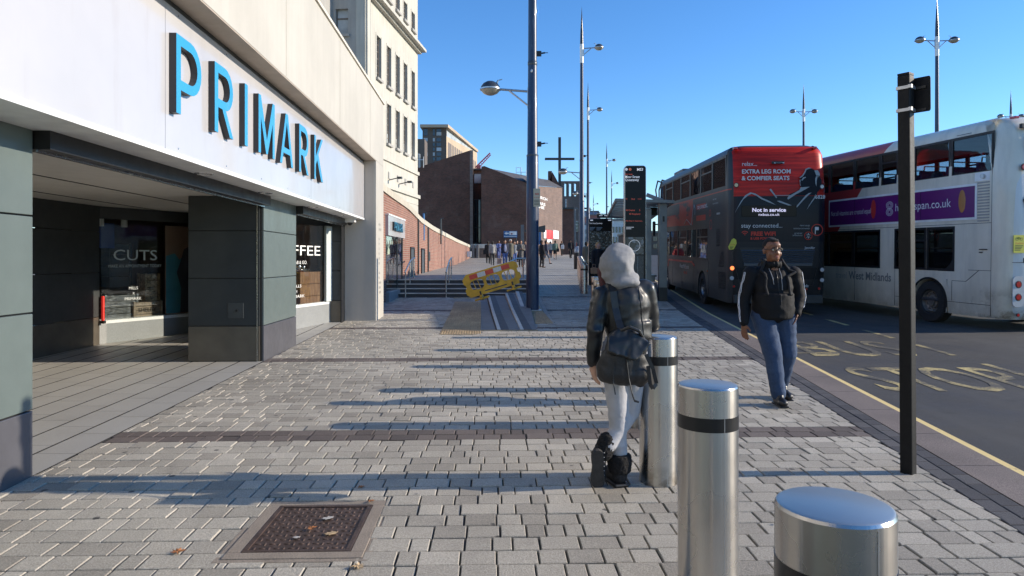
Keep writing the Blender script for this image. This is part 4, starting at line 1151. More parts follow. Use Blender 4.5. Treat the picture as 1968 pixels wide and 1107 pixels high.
# ------------------------------------------------------------------ brown brick building right of the church
Yr = 100
RB = thing('brown_building', 'brown brick building with three tall white framed roof openings right of the church', 'building', (0,Yr,0))
def rb(nm, m, *b):
    return MB().box(*b).build(nm, m, RB, world=True)
M_rb = brickmat('brown_brick', 'XZ', (.19,.135,.11), (.15,.11,.09), (.18,.16,.14), .25,.08,.012)
rb('wall', M_rb, px(1078,Yr), px(1114,Yr), Yr, Yr+8, -1, pz(377,Yr))
for i in range(4):
    xa = (1078, 1089, 1098.5, 1108)[i]; xb = (1084, 1093, 1103, 1114)[i]
    rb('roof_pier', M_rb, px(xa,Yr), px(xb,Yr), Yr, Yr+1, pz(377,Yr), pz(352,Yr))
rb('roof_beam', M_rb, px(1078,Yr), px(1114,Yr), Yr-.02, Yr+.98, pz(352,Yr), pz(348,Yr))
for x0, x1 in ((1084,1089),(1093,1098.5),(1103,1108)):
    f = rb('opening_frame', M_trim, px(x0,Yr), px(x0+.8,Yr), Yr-.1, Yr-.021, pz(377,Yr), pz(352,Yr))
for x0, x1, y0, y1 in ((1083,1093,411,437),(1086,1089,383,402),(1100,1112,425,445)):
    f = rb('window', M_trim, px(x0,Yr), px(x1,Yr), Yr-.12, Yr-.005, pz(y1,Yr), pz(y0,Yr))
    for q in range(2):
        for r_ in range(3 if y1-y0 > 15 else 1):
            xa = x0+.7+(x1-x0-.7)*q/2; xb = x0+(x1-x0-.5)*(q+1)/2; nr = 3 if y1-y0 > 15 else 1
            ya_ = y0+.6+(y1-y0-.6)*r_/nr; yb_ = y0+(y1-y0)*(r_+1)/nr-.4
            mb = MB(); mb.box(px(xa,Yr), px(xb,Yr), Yr-.15, Yr-.121, pz(yb_,Yr), pz(ya_,Yr)); mb.v = [(x,y-Yr,z) for x,y,z in mb.v]; mb.build('pane', M_wglass, f)
rb('low_block', M_cb, px(1082,Yr-5), px(1104,Yr-5), Yr-5, Yr-3, -1, pz(402,Yr-5))
rb('low_roof', M_slate, px(1081,Yr-5), px(1105,Yr-5), Yr-5.3, Yr-2.8, pz(402,Yr-5), pz(399,Yr-5))
# far street-end buildings on the right of the lamps
def simple_building(name, label, x0, x1, ytop, Y, mat, D_=12, bands=(), wins=None):
    t = thing(name, label, 'building', (0,Y,0))
    MB().box(px(x0,Y),px(x1,Y),Y,Y+D_,-2,pz(ytop,Y)).build('wall', mat, t, world=True)
    MB().box(px(x0,Y)-.2,px(x1,Y)+.2,Y-.2,Y+D_,pz(ytop,Y),pz(ytop,Y)+.3).build('roof', M_lead, t, world=True)
    if wins:
        nx, nz, zlo, zhi = wins; W_ = px(x1,Y)-px(x0,Y)
        for i in range(nx):
            for j in range(nz):
                a = px(x0,Y)+W_*(i+.2)/nx; b_ = px(x0,Y)+W_*(i+.8)/nx; H_ = (pz(zhi,Y)-pz(zlo,Y))
                c_ = pz(zlo,Y)+H_*(j+.2)/nz; d_ = pz(zlo,Y)+H_*(j+.8)/nz
                MB().box(a,b_,Y-.08,Y-.01,c_,d_).build('window', M_wglass, t, world=True)
    return t
M_pale = pm('pale_render', (.62,.62,.60), .7); M_redb = pm('far_red_brick', (.28,.12,.10), .8); M_bluec = pm('blue_cladding', (.13,.19,.33), .5)
simple_building('white_building', 'low white building with glazed bays beyond the bus shelter', 1176, 1200, 424, 140, M_pale, wins=(4,2,470,432))
simple_building('red_building', 'far low red brick building between the lamp columns', 1132, 1154, 414, 170, M_redb, wins=(5,1,440,425))
simple_building('blue_building', 'far blue clad building behind the red brick one', 1125, 1150, 407, 200, M_bluec)
simple_building('grey_building', 'far pale building low behind the two lamp columns', 1110, 1134, 432, 150, M_pale, wins=(5,3,480,438))
mb = MB()
for i in range(14):
    a = px(1178+i*2.2,150); mb.beam((a,150,pz(424,150)),(a+.6,150,pz(417,150)),.12); mb.beam((a+.6,150,pz(417,150)),(a+1.1,150,pz(424,150)),.12)
tag(mb.build('roof_lattice', M_lead), 'thin metal lattice on the far roofline beyond the shelter', 'lattice')
# backdrop buildings along the left and right of the street, and behind the camera, seen in reflections
simple_building('shop_block', 'dark low block seen through the bus shelter', 1214, 1330, 448, 95, M_tb, wins=(9,2,480,452))
simple_building('street_building', 'long stone street block far behind the white bus', 1560, 2300, 452, 160, M_deco, wins=(18,3,490,456))
# ------------------------------------------------------------------ signs, poles and posters by the church
t = thing('direction_sign', 'blue direction sign with white left arrow on the church wall', 'sign', (0,70,0))
M_sblue = pm('sign_blue', (.045,.15,.33), .5)
MB().box(px(968,70),px(994,70),69.9,70,pz(456.5,70),pz(444,70)).build('board', M_sblue, t, world=True)
MB().box(px(979,70),px(993,70),69.85,69.89,pz(451.7,70),pz(444.9,70)).build('white_panel', M_trim, t, world=True)
ar = [(px(969.5,70),pz(448.6,70)),(px(973.5,70),pz(445.6,70)),(px(973.5,70),pz(447.4,70)),(px(978,70),pz(447.4,70)),(px(978,70),pz(449.8,70)),(px(973.5,70),pz(449.8,70)),(px(973.5,70),pz(451.5,70))]
MB().prism(ar, lambda a,b_,d:(a,d,b_), 69.85, 69.89).build('arrow', M_white, t, world=True)
MB().box(px(982,70),px(985,70),69.82,69.845,pz(450.6,70),pz(448.3,70)).build('red_symbol', pm('sign_maroon', (.3,.06,.09), .6), t, world=True)
MB().box(px(969,70),px(993,70),69.86,69.89,pz(454.9,70),pz(453.9,70)).build('text_line', M_white, t, world=True)
for xx in (970, 992): MB().cyl((px(xx,70),70.05,1.5),(px(xx,70),70.05,pz(446,70)),.05,n=8).build('post', M_slate, t, world=True)
for i, (x0, x1, y0, y1, m, lb) in enumerate(((1034,1040,443,470,M_sblue,'narrow dark blue banner just right of the blue lamp column'),
        (1043.5,1048,442,458,M_trim,'narrow white banner left of the red banner'),(1048.3,1061,442.5,459,pm('banner_red', (.62,.05,.05), .6, var=.5, vs=1.5),'red banner on the church wall'),
        (1061.8,1072,443,459,M_trim,'plain white banner right of the red banner'),(1050,1059,460,466,M_trim,'small white board below the red banner'))):
    if i == 0: MBx = MB().box(px(x0,69),px(x1,69),68.94,69,pz(y1,69),pz(y0,69)); tag(MBx.build('banner', m), lb, 'banner'); continue
    def s_at(x): q = (x-984)/1312; return (2.195 - q*72)/(q*.949 - .316)
    s0, s1 = s_at(x0), s_at(x1); Yb = 72 + .949*(s0+s1)/2
    mb = MB(); z0_, z1_ = pz(y1,Yb), pz(y0,Yb)
    mb.add([onw(s0,z0_,.12),onw(s1,z0_,.12),onw(s1,z1_,.12),onw(s0,z1_,.12),onw(s0,z0_,.04),onw(s1,z0_,.04),onw(s1,z1_,.04),onw(s0,z1_,.04)],[(0,1,2,3),(4,7,6,5),(0,4,5,1),(3,2,6,7),(1,5,6,2),(0,3,7,4)])
    tag(mb.build('banner', m), lb, 'banner')
t = thing('traffic_signal', 'tall grey signal post with hooded head beside the blue lamp column', 'traffic signal', (px(1004,60),60,0))
mb = MB(); mb.box(-.14,.14,-.12,.12,1,pz(432,60)); mb.build('post', M_lead, t)
mb = MB(); mb.box(.2,2.0,-.3,.3,pz(433,60)-.6,pz(433,60)-.4); mb.add([(.2,-.3,pz(433,60)-.4),(2.0,-.3,pz(433,60)+.0),(2.0,.3,pz(433,60)+.0),(.2,.3,pz(433,60)-.4),(2.0,-.3,pz(433,60)-.4),(2.0,.3,pz(433,60)-.4)],[(0,1,2,3),(0,4,1),(3,2,5)]); mb.build('hood', M_slate, t)
for i, xx in enumerate((1104.8, 1113)):
    t = thing('sign_pole', ['slim pale pole left of the second lamp column', 'slim pale pole partly behind the second lamp column'][i], 'pole', (px(xx,66),66,0))
    MB().cyl((0,0,1.2),(0,0,pz(402,66)),.10,n=8).build('pole', M_lead, t)
    MB().box(-.05,1.1,-.05,.05,pz(402,66),pz(399,66)).build('arm', M_lead, t)
# low wall and gatepost at the end of the terrace
t = thing('end_wall', 'low brick wall with pale coping where the terrace meets the church', 'wall', (0,67,0))
MB().box(-4.0, -1.0, 67, 67.5, 0, pz(477,67)).build('brickwork', M_cbl, t, world=True)
MB().box(-4.05, -.95, 66.95, 67.55, pz(477,67), pz(469,67)).build('coping', M_nose, t, world=True)
for i, xx in enumerate((909.5, 918)):
    o = MB().box(px(xx-2.4,66.5),px(xx+2.4,66.5),66.3,66.8,1,pz(469.5,66.5)).build('gate_post', M_conc, bevel=.02); tag(o, ['left stone gatepost at the end of the brick wall','right stone gatepost at the end of the brick wall'][i], 'gatepost')
# thin vents behind the coping
for i, (xx, yt_, col) in enumerate(((814.5,410,M_sblue),(847.5,420,M_slate))):
    Yv = (31,38)[i]
    t = thing('vent_pipe', ['short blue pole behind the coping','dark angled lamp pole behind the coping'][i], 'pole', (px(xx,Yv),Yv,0))
    MB().cyl((0,0,2.5),(0,0,pz(yt_,Yv)),.045,n=8).build('pole', col, t)
    MB().beam((0,0,pz(yt_,Yv)),(.14,0,pz(yt_-1,Yv)),.05).build('arm', M_slate, t)
# ------------------------------------------------------------------ lamp columns
k = NT('lamp_blue'); co = k.coord(); co2 = k.coord((3,3,.5))
k.col(k.mix(k.ramp(k.noise(co2, 5, 6, .75), [(.56,(0,)*3),(.66,(.7,)*3)]), (.016,.034,.078), (.08,.12,.18))); k.rough(.40); k.b.inputs['Coat Weight'].default_value = .12; M_lblue = k.m
M_lmetal = pm('lamp_metal', (.48,.49,.50), .35, metal=.7)
M_ldome = pm('lamp_dome', (.04,.048,.06), .3)
M_lens = NT('lamp_lens'); k = M_lens; k.col((.42,.38,.30)); k.rough(.15); M_lens = k.m
def luminaire(t, x, z, sgn, s=1.0):
    c = (x, 0, z)
    mb = MB(); mb.lathe([(.265*s,.0),(.255*s,.07*s),(.20*s,.15*s),(.11*s,.205*s),(.0,.22*s)], c, n=24, capb=False, capt=False); d = mb.build('lamp_dome', M_ldome, t, smooth=50)
    mb = MB(); mb.lathe([(.262*s,-.03*s),(.285*s,-.02*s),(.285*s,.015*s),(.262*s,.02*s)], c, n=24, capb=False, capt=False); mb.build('lamp_ring', M_lmetal, t, smooth=50)
    mb = MB(); mb.lathe([(.0,-.16*s),(.10*s,-.15*s),(.19*s,-.11*s),(.262*s,-.03*s)], c, n=24, capb=False, capt=False); mb.build('lamp_lens', M_lens, t, smooth=50)
    mb = MB(); mb.cyl((x-sgn*.17,0,z+.16),(x-sgn*.21,0,z+.25),.03,.02); mb.cyl((x-sgn*.2,0,z+.24),(x-sgn*.32,0,z+.27),.012); mb.build('sensor', M_lmetal, d)
def arm(t, z, sgn, reach, tilt=.0):
    mb = MB(); mb.cyl((sgn*.1,0,z),(sgn*(reach-.25),0,z+tilt),.032,n=8); mb.cyl((sgn*.12,0,z-.38),(sgn*(reach*.55),0,z+tilt*.5-.01),.024,n=8); mb.box(min(sgn*.09,sgn*.14),max(sgn*.09,sgn*.14),-.03,.03,z-.45,z+.1)
    mb.build('arm', M_lmetal, t)
    luminaire(t, sgn*reach, z+tilt, sgn)
def street_lamp(label, loc, low=True, double=False, H=13.5, low_sgn=-1, tall_scale=1.0, group='blue spike topped lamp columns'):
    t = thing('street_lamp', label, 'street lamp', loc, 0, group)
    mb = MB(); mb.lathe([(.172,-.1),(.172,.0),(.170,2.6),(.160,4.15),(.142,4.2),(.118,7.0),(.095,H-.9)], n=20); mb.build('pole', M_lblue, t, smooth=40)
    mb = MB(); mb.lathe([(.11,H-.9),(.115,H+.25)], n=16); mb.build('collar', M_trim, t, smooth=40)
    mb = MB(); mb.lathe([(.105,H+.25),(.085,H+1.0),(.0,H+2.6)], n=12, capt=False); mb.build('spike', M_ldome, t, smooth=40)
    if double:
        arm(t, H, 1, 1.0, .03); arm(t, H, -1, 1.0, .03)
    else:
        arm(t, H, 1, 1.05, .05)
    if low: arm(t, 5.92, low_sgn, 1.14, .06)
    mb = MB()
    mb.lathe([(.125,6.62),(.13,6.63),(.13,6.72),(.122,6.73)], n=16); mb.lathe([(.15,4.15),(.166,4.16),(.166,4.2),(.15,4.21)], n=16)
    mb.build('band', M_ldome, t, smooth=40)
    for zz in (6.95, 4.5):
        mb = MB(); mb.box(.11,.24,-.04,.04,zz-.07,zz+.06); mb.cyl((.2,0,zz),(.34,0,zz+.02),.022,n=8); mb.cyl((.34,0,zz+.02),(.42,0,zz+.02),.01,n=6); mb.build('bracket', M_black, t)
    return t
near = street_lamp('nearest and thickest blue lamp column, rising out of the top of the picture', (.555, 18.5, g(18.5)))
mb = MB(); mb.box(.02,.2,-.195,-.185,2.78,3.27); mb.build('notice_plate', pm('notice_cream', (.50,.46,.33), .6), near)
np_ = [c for c in near.children if c.name.startswith('notice_plate')][0]
text('notice_text', 'NO', pm('notice_red', (.45,.07,.05), .6), np_, (.06,-.197,3.1), .07, bold=.003)
text('notice_text', 'BUSKING', pm('notice_red2', (.45,.07,.05), .6), np_, (.04,-.197,3.02), .04)
for i in range(4): MB().box(.04,.18,-.1975,-.196,2.83+i*.04,2.845+i*.04).build('notice_line', M_slate, np_)
mb = MB(); mb.box(-.24,.24,-.24,.24,-.05,.012); mb.build('base_plate', M_lmetal, near)
mb = MB(); mb.ell((-.03,-.125,5.75+.7),(.025,.01,.05)); mb.build('sticker', M_lmetal, near)
def lampdup(label, x, Y):
    return dup(near0, (x, Y, g(Y)), 0, label)
near0 = street_lamp('second blue lamp column, with a low lamp to the left and a high one right', (4.25, 41.6, g(41.6)))
lampdup('third blue lamp column, standing just right of the second', 6.87, 61.7)
lampdup('fourth blue lamp column, above the bus shelter roof', (1166-984)/1312*97, 97)
lampdup('fifth blue lamp column, seen beyond the shelter roof edge', (1175.5-984)/1312*126, 126)
lampdup('farthest small lamp column, above the information board', (1140.5-984)/1312*172, 172)
dl = street_lamp('double armed lamp column rising behind the white bus', (24.9, 40.0, g(40)), low=False, double=True)
dup(dl, (26.7, 62.5, g(62.5)), 0, 'double armed lamp column rising behind the grey bus')
dup(dl, (47.5, 65.0, g(65)), 0, 'lamp column whose spike tip shows above the rear of the white bus')

# ------------------------------------------------------------------ stainless bollards
k = NT('brushed_steel'); co = k.coord((1,1,.02)); t_ = k.noise(co, 160, 3, .6)
zz_ = k.sep(k.coord())[2]; base_d = k.math('MULTIPLY', k.ramp(zz_, [(.0,(1,)*3),(.16,(0,)*3)]), k.ramp(k.noise(k.coord(), 14, 5), [(.4,(.2,)*3),(.6,(.8,)*3)]))
k.col(k.mix(k.ramp(k.noise(k.coord((1,1,.5)), 9, 6, .75), [(.60,(0,)*3),(.74,(.16,)*3)]), k.mix(base_d, (.52,.50,.475), (.16,.13,.10)), (.30,.28,.26))); k.b.inputs['Metallic'].default_value = 1
k.rough(k.ramp(k.noise(k.coord(), 3, 4), [(.3,(.24,)*3),(.7,(.33,)*3)]))
an_ = k.n('ShaderNodeTangent'); an_.direction_type = 'RADIAL'; an_.axis = 'Z'
k.b.inputs['Anisotropic'].default_value = .75; k.b.inputs['Anisotropic Rotation'].default_value = .25; k.l(an_.outputs[0], k.b.inputs['Tangent'])
k.bump(k.math('ADD', k.math('MULTIPLY', t_, .04), k.noise(k.coord((1,1,.015)), 22, 3, .6)), .35, .006); M_steel = k.m
k = NT('steel_top'); k.col((.60,.56,.50)); k.b.inputs['Metallic'].default_value = 1; k.rough(.42); k.bump(k.noise(k.coord(), 5, 4), .08, .01); M_stop = k.m
M_tape = pm('black_tape', (.012,.012,.013), .3)
def bollard(label, x, y, tilt=0):
    t = thing('bollard', label, 'bollard', (x, y, g(y)), 0, 'stainless steel bollards in a row')
    r = .131
    mb = MB(); mb.lathe([(r,-.05),(r,.812)], n=64, capt=False); mb.lathe([(r,.872),(r,.990),(r-.004,.997)], n=64, capb=False, capt=False); mb.build('tube', M_steel, t, smooth=15)
    mb = MB(); mb.lathe([(r-.004,.997),(r-.010,1.0)], n=64, capb=False); mb.build('top', M_stop, t, smooth=30)
    mb = MB(); mb.lathe([(r-.002,.812),(r+.0012,.8125),(r+.0012,.8715),(r-.002,.872)], n=64, capb=False, capt=False); mb.build('black_band', M_tape, t, smooth=30)
    mb = MB(); mb.box(-.0012,.0012,-r-.0012,-r+.003,-.02,.985); s_ = mb.build('seam', M_lmetal, t); s_.rotation_euler = (0,0,.28)
    t.scale = (1, 1, 1.009)
    return t
b1 = bollard('nearest steel bollard, cut off by the bottom edge of the picture', .755, 1.60)
BY = [3.05, 4.76, 6.3, 7.9, 9.5, 11.1, 12.7, 14.3, 15.9]
BL = ['second nearest steel bollard, tall in front of the black post', 'third steel bollard, directly beside the hooded woman', 'fourth steel bollard, mostly hidden behind the hooded woman\'s legs',
      'fifth steel bollard, behind the hooded woman', 'sixth steel bollard, behind the hooded woman', 'seventh steel bollard, behind the hooded woman\'s jacket', 'eighth steel bollard, just left of the hooded woman\'s shoulder', 'ninth steel bollard, in the small cluster left of the hooded woman', 'tenth steel bollard, farthest of the cluster left of the hooded woman']
for y, lb in zip(BY, BL): dup(b1, (1.02+.0855*(y-4.75), y, g(y)), 0, lb)
for i in range(9):
    y = 23.9 + i*1.45
    dup(b1, (2.52+.086*(y-23.9), y, g(y)), 0, ['front bollard of the far row beside the information board', 'second bollard of the far row', 'third bollard of the far row', 'fourth bollard of the far row', 'fifth bollard of the far row', 'sixth bollard of the far row', 'seventh bollard of the far row', 'eighth bollard of the far row', 'last bollard of the far row before the litter bin'][i])
# litter bin
t = thing('litter_bin', 'tall black litter bin with a pale bag bulging from its mouth', 'litter bin', (px(1109,43), 43, g(43)))
mb = MB(); mb.lathe([(.19,0),(.2,.05),(.2,1.0)], n=20); mb.build('body', M_black, t, smooth=40)
mb = MB(); mb.ell((.06,-.05,1.22),(.24,.2,.22)); mb.ell((.0,-.1,1.1),(.2,.18,.12)); remesh('bag', mb, .03, pm('bag_grey', (.33,.34,.36), .3, var=.6, vs=8), t)
# ------------------------------------------------------------------ black square post at the kerb with a sign seen from behind
M_post = pm('post_black', (.008,.008,.0085), .55, spec=.25, var=.25, vs=12, bump=.1, bs=60)
t = thing('sign_post', 'black square post at the kerb with a small sign plate clamped at its top', 'sign post', (2.862, 4.93, g(4.93)), R(38))
t.rotation_euler = (0, R(-0.9), R(38))
mb = MB(); mb.box(-.042,.042,-.042,.042,-.1,2.86); mb.build('post', M_post, t, bevel=.008)
mb = MB(); mb.box(-.04,.04,-.04,.04,2.86,2.875); mb.build('cap', M_post, t)
for zz in (2.77, 2.61):
    mb = MB()
    for a, b_, c_, d_ in ((-.046,.046,-.048,-.0425),(-.046,.046,.0425,.048),(-.048,-.0425,-.046,.046),(.0425,.048,-.046,.046)): mb.box(a,b_,c_,d_,zz-.011,zz+.011)
    mb.box(.04,.075,-.02,.02,zz-.012,zz+.012); mb.box(-.062,-.04,-.062,-.04,zz-.012,zz+.012)
    mb.build('clamp', M_lmetal, t)
mb = MB(); pl = [(a,b_) for a,b_ in arc(.055+.025,2.56+.02,.02,180,270,4)+arc(.26,2.58,.02,-90,0,4)+arc(.26,2.79,.02,0,90,4)+arc(.08,2.79,.02,90,180,4)]
mb.prism(pl, lambda a,b_,d: (.066+d, .03-a*.60, b_+.035), .0, .004); mb.build('sign_plate', M_post, t)
mb = MB()
for zz in (2.77, 2.61): mb.obox((.060,-.05,zz),(.012,.12,.018))
mb.build('sign_rail', M_black, t)
# ------------------------------------------------------------------ handrails on the steps
def handrail(label, X, y0, y1, posts):
    t = thing('handrail', label, 'handrail', (X, y0, 0), 0, 'steel handrails on the steps')
    zs = g(STEPB)
    mb = MB()
    for yy, zb, zt_ in posts: mb.cyl((0,yy-y0,zb),(0,yy-y0,zt_),.022,n=10)
    mb.build('posts', M_steel, t, smooth=40)
    mb = MB(); pts = [(0,posts[0][0]-y0-.1,posts[0][2]-.02)] + [(0,p_[0]-y0,p_[2]+.02) for p_ in posts] + [(0,posts[-1][0]-y0+.25,posts[-1][2]+.02)]
    mb.tube(pts, .024, 10); mb.build('rail', M_steel, t, smooth=40)
P3 = [(22.3, g(22.3), 1.22), (23.3, .7, 1.55), (24.2, .9, 1.66)]
handrail('left steel handrail on the steps, near the brick wall', -3.48, 22.3, 24.2, P3)
handrail('middle steel handrail on the steps', -2.15, 22.3, 24.2, P3)
t = thing('handrail', 'sloping steel handrail behind the yellow barrier, ending by the lamp column', 'handrail', (0,0,0), 0, 'steel handrails on the steps')
mb = MB(); mb.tube([(-.62,22.4,1.27),(.18,24.5,1.66),(.52,24.5,1.66)], .032, 10)
mb.build('rail', M_steel, t, smooth=40)
mb = MB(); mb.cyl((-.14,23.6,.6),(-.14,23.6,1.5),.022,n=8); mb.cyl((.40,24.5,.75),(.40,24.5,1.66),.026,n=8); mb.cyl((.1,24.4,.8),(.1,24.4,1.6),.022,n=8); mb.build('posts', M_steel, t, smooth=40)

# ------------------------------------------------------------------ yellow plastic barrier, tilted where it straddles the low kerbs
M_ybar = pm('barrier_yellow', (.55,.30,.018), .45, var=.25, vs=4, bump=.2, bs=25)
M_rdull = pm('reflect_red', (.55,.06,.035), .4, var=.15, vs=20); M_wdull = pm('reflect_white', (.55,.54,.50), .4, var=.15, vs=20)
t = thing('safety_barrier', 'tilted yellow plastic street barrier with red and white reflective boards', 'barrier', (-1.02, 18.0, .62), 0)
t.rotation_euler = (R(-4), R(-17), R(-3))
W_, H_ = 1.42, .62
def rr(x0, x1, z0, z1, r, n=5):
    return arc(x1-r,z0+r,r,-90,0,n)+arc(x1-r,z1-r,r,0,90,n)+arc(x0+r,z1-r,r,90,180,n)+arc(x0+r,z0+r,r,180,270,n)
outer = [(.04,0),(W_-.04,0),(W_-.02,.10),(W_+.05,.14),(W_+.05,.27),(W_,.31),(W_,.40),(W_+.05,.43),(W_+.03,.56),(W_-.06,H_),(.08,H_),(0,.56),(-.05,.50),(-.05,.38),(0,.34),(0,.26),(-.05,.22),(-.04,.1)]
holes_ = [rr(.12+i*.43, .12+i*.43+.36, .17, .42, .10) for i in range(3)]
bt = outline_part('panel', [outer] + holes_, M_ybar, t, lambda x,y,z: Vector((x-.1, z, y)), .055)
for i in range(3):
    for q in (.12,.24): MB().beam((.02+i*.43+q, 0, .165),(.02+i*.43+q-.03, 0, .43),.018,.03).build('bar', M_ybar, t)
for i in range(5):
    if i in (0,1,2,3,4):
        a = .10 + i*.22
        MB().box(a-.1+.05, a+.216-.1+.05, -.034, -.028, .46, .58).build('red_reflector' if i % 2 == 0 else 'white_reflector', M_rdull if i % 2 == 0 else M_wdull, t)
MB().box(.35,.95,-.031,-.0275,.06,.085).build('lettering_strip', M_slate, t)
for xx in (.22, 1.1):
    mb = MB(); mb.box(xx-.045,xx+.045,-.27,.27,-.13,-.09); mb.prism([(-.27,-.09),(.27,-.09),(.10,.0),(-.10,.0)], lambda a,b_,d:(d,a,b_), xx-.035, xx+.035); mb.box(xx-.2,xx+.2,-.03,.03,-.12,-.07)
    mb.build('foot', M_ybar, t, bevel=.008)
    MB().box(xx-.02,xx+.02,-.045,-.028,-.05,.10).build('foot_strap', M_black, t)

# ------------------------------------------------------------------ information column, board and bus shelter
M_scr = NT('screen_black'); k = M_scr; k.col((.007,.007,.009)); k.rough(.25); k.b.inputs['Specular IOR Level'].default_value = .18; M_scr = k.m
M_amber = emit('led_red', (.50,.085,.05), .35)
M_wtxt = emit('lit_white_text', (.75,.75,.75), .25)
t = thing('info_column', 'tall black information column lettered Moor Street Queensway', 'information column', (2.875, 16.0, g(16)))
Wd, Ht = .50, 3.60
mb = MB(); mb.prism(rr(-Wd/2,Wd/2,-.05,Ht,.07), lambda a,b_,d:(a,d,b_), -.09, .09); mb.build('case', M_steel, t, bevel=.004)
mb = MB(); mb.prism(rr(-Wd/2+.012,Wd/2-.008,.05,Ht-.012,.062), lambda a,b_,d:(a,d,b_), -.096, -.091); mb.build('screen', M_scr, t)
def zt_(y): return 1.6 + (500-y)/82.0 - g(16)
def xt_(x): return (x-984)/82.0 - 2.875
TY = -.0985
for x0, m in ((1202.5, M_wtxt), (1209.5, emit('badge_orange', (.6,.16,.09), .3))):
    mb = MB(); mb.cyl((xt_(x0),-.096,zt_(326.5)),(xt_(x0),TY-.001,zt_(326.5)),.030,n=16); mb.build('badge', m, t)
    text('badge_symbol', 'i' if x0 < 1205 else 'B', M_scr, t, (xt_(x0)-.010,TY-.004,zt_(326.5)-.018), .05)
text('stop_code', 'MS3', M_wtxt, t, (xt_(1222.5),TY,zt_(329)), .085, bold=.002)
text('stop_name', 'Moor Street', M_wtxt, t, (xt_(1200),TY,zt_(343)), .082, fitw=.335, bold=.001)
text('stop_name', 'Queensway', M_wtxt, t, (xt_(1200),TY,zt_(348.8)), .082, fitw=.32, bold=.001)
text('stop_note', 'Bus stop', M_amber, t, (xt_(1200),TY,zt_(337)), .05)
for (x0, y_, s_) in ((1200,384.5,'14'),(1212,384.5,'Due'),(1224,384.5,'11:4'),(1201,406,'94 Chelms'),(1227,406,'5'),(1207.5,413,'55 Kingsbury'),(1201,426,'MS3 Moor St Queensway')):
    text('led_text', s_, M_amber, t, (xt_(x0),TY,zt_(y_)), .05 if len(s_) < 18 else .038)
mb = MB()
for i in range(2): mb.box(xt_(1202),xt_(1202)+.18-.06*i,TY-.001,TY,zt_(437+i*3)-.006,zt_(437+i*3)+.004)
mb.build('caption', M_wtxt, t)
k = NT('street_map'); co = k.coord(); vo = k.n('ShaderNodeTexVoronoi', feature='DISTANCE_TO_EDGE'); vo.inputs['Scale'].default_value = 9; k.l(co, vo.inputs['Vector'])
vr = k.n('ShaderNodeTexVoronoi'); vr.inputs['Scale'].default_value = 9; k.l(co, vr.inputs['Vector'])
c = k.ramp(vr.outputs['Color'], [(.2,(.03,.033,.036)),(.8,(.15,.17,.19))]); k.col(k.mix(k.ramp(vo.outputs[0], [(.04,(1,)*3),(.07,(0,)*3)]), c, (.012,.012,.014))); k.rough(.2); M_map = k.m
mb = MB(); mb.box(xt_(1202),xt_(1235.5),TY,TY+.003,zt_(489),zt_(456)); mb.build('map', M_map, t)
mb = MB(); mb.lathe([(.125,0),(.133,0)], (0,0,0), n=32, capb=False, capt=False); mb.v = [(x+xt_(1218),TY-.002,y+zt_(472)) for x,y,z in mb.v]
mb.f = []; n = 32; mb.f = [[i,(i+1)%n,n+(i+1)%n,n+i] for i in range(n)]; mb.mi = [0]*n
mb.build('map_ring', M_wtxt, t)
mb = MB(); mb.box(xt_(1202),xt_(1235.5),TY,TY+.003,zt_(535),zt_(491)); mb.build('timetable', pm('timetable_dark', (.03,.033,.036), .3, var=.6, vs=20), t)
for i in range(3): MB().box(xt_(1203+i*10.5),xt_(1203+i*10.5)+.003,TY-.002,TY-.001,zt_(530),zt_(493)).build('table_line', M_greyv, t)

t = thing('info_board', 'wide black map board lettered Moor Street Queensway behind the hooded woman', 'information board', (px(1153.5,28), 28, g(28)))
def zb_(y): return 1.6 + (500-y)/46.86 - g(28)
def xb_(x): return (x-984)/46.86 - px(1153.5,28)
mb = MB(); mb.prism(rr(-.48,.48,.0,zb_(420),.05), lambda a,b_,d:(a,d,b_), -.08, .08); mb.build('case', M_steel, t, bevel=.004)
mb = MB(); mb.prism(rr(-.472,.472,.02,zb_(420.3),.045), lambda a,b_,d:(a,d,b_), -.086, -.081); mb.build('face', M_scr, t)
text('board_title', 'Moor Street Queensway', M_wtxt, t, (xb_(1132.5),-.089,zb_(430.6)), .085, fitw=.52)
for x0, w_ in ((1134,.11),(1168,.13)): MB().box(xb_(x0),xb_(x0)+w_,-.089,-.0865,zb_(424.5),zb_(422.5)).build('board_symbol', M_wtxt, t)
for j in range(4):
    for x0, w_ in ((1133,.22),(1146,.24)): MB().box(xb_(x0),xb_(x0)+w_-.03*j,-.089,-.0865,zb_(437+j*1.7)-.012,zb_(437+j*1.7)).build('index_line', M_greyv, t)
k = NT('speckled_map'); co = k.coord(); nn_ = k.noise(co, 14, 5, .8); k.col(k.ramp(nn_, [(.52,(.012,.012,.013)),(.57,(.20,.21,.17)),(.66,(.6,.6,.55))])); k.rough(.25); M_map2 = k.m
MB().box(xb_(1132.5),xb_(1174.5),-.089,-.0865,zb_(505),zb_(445)).build('map', M_map2, t)

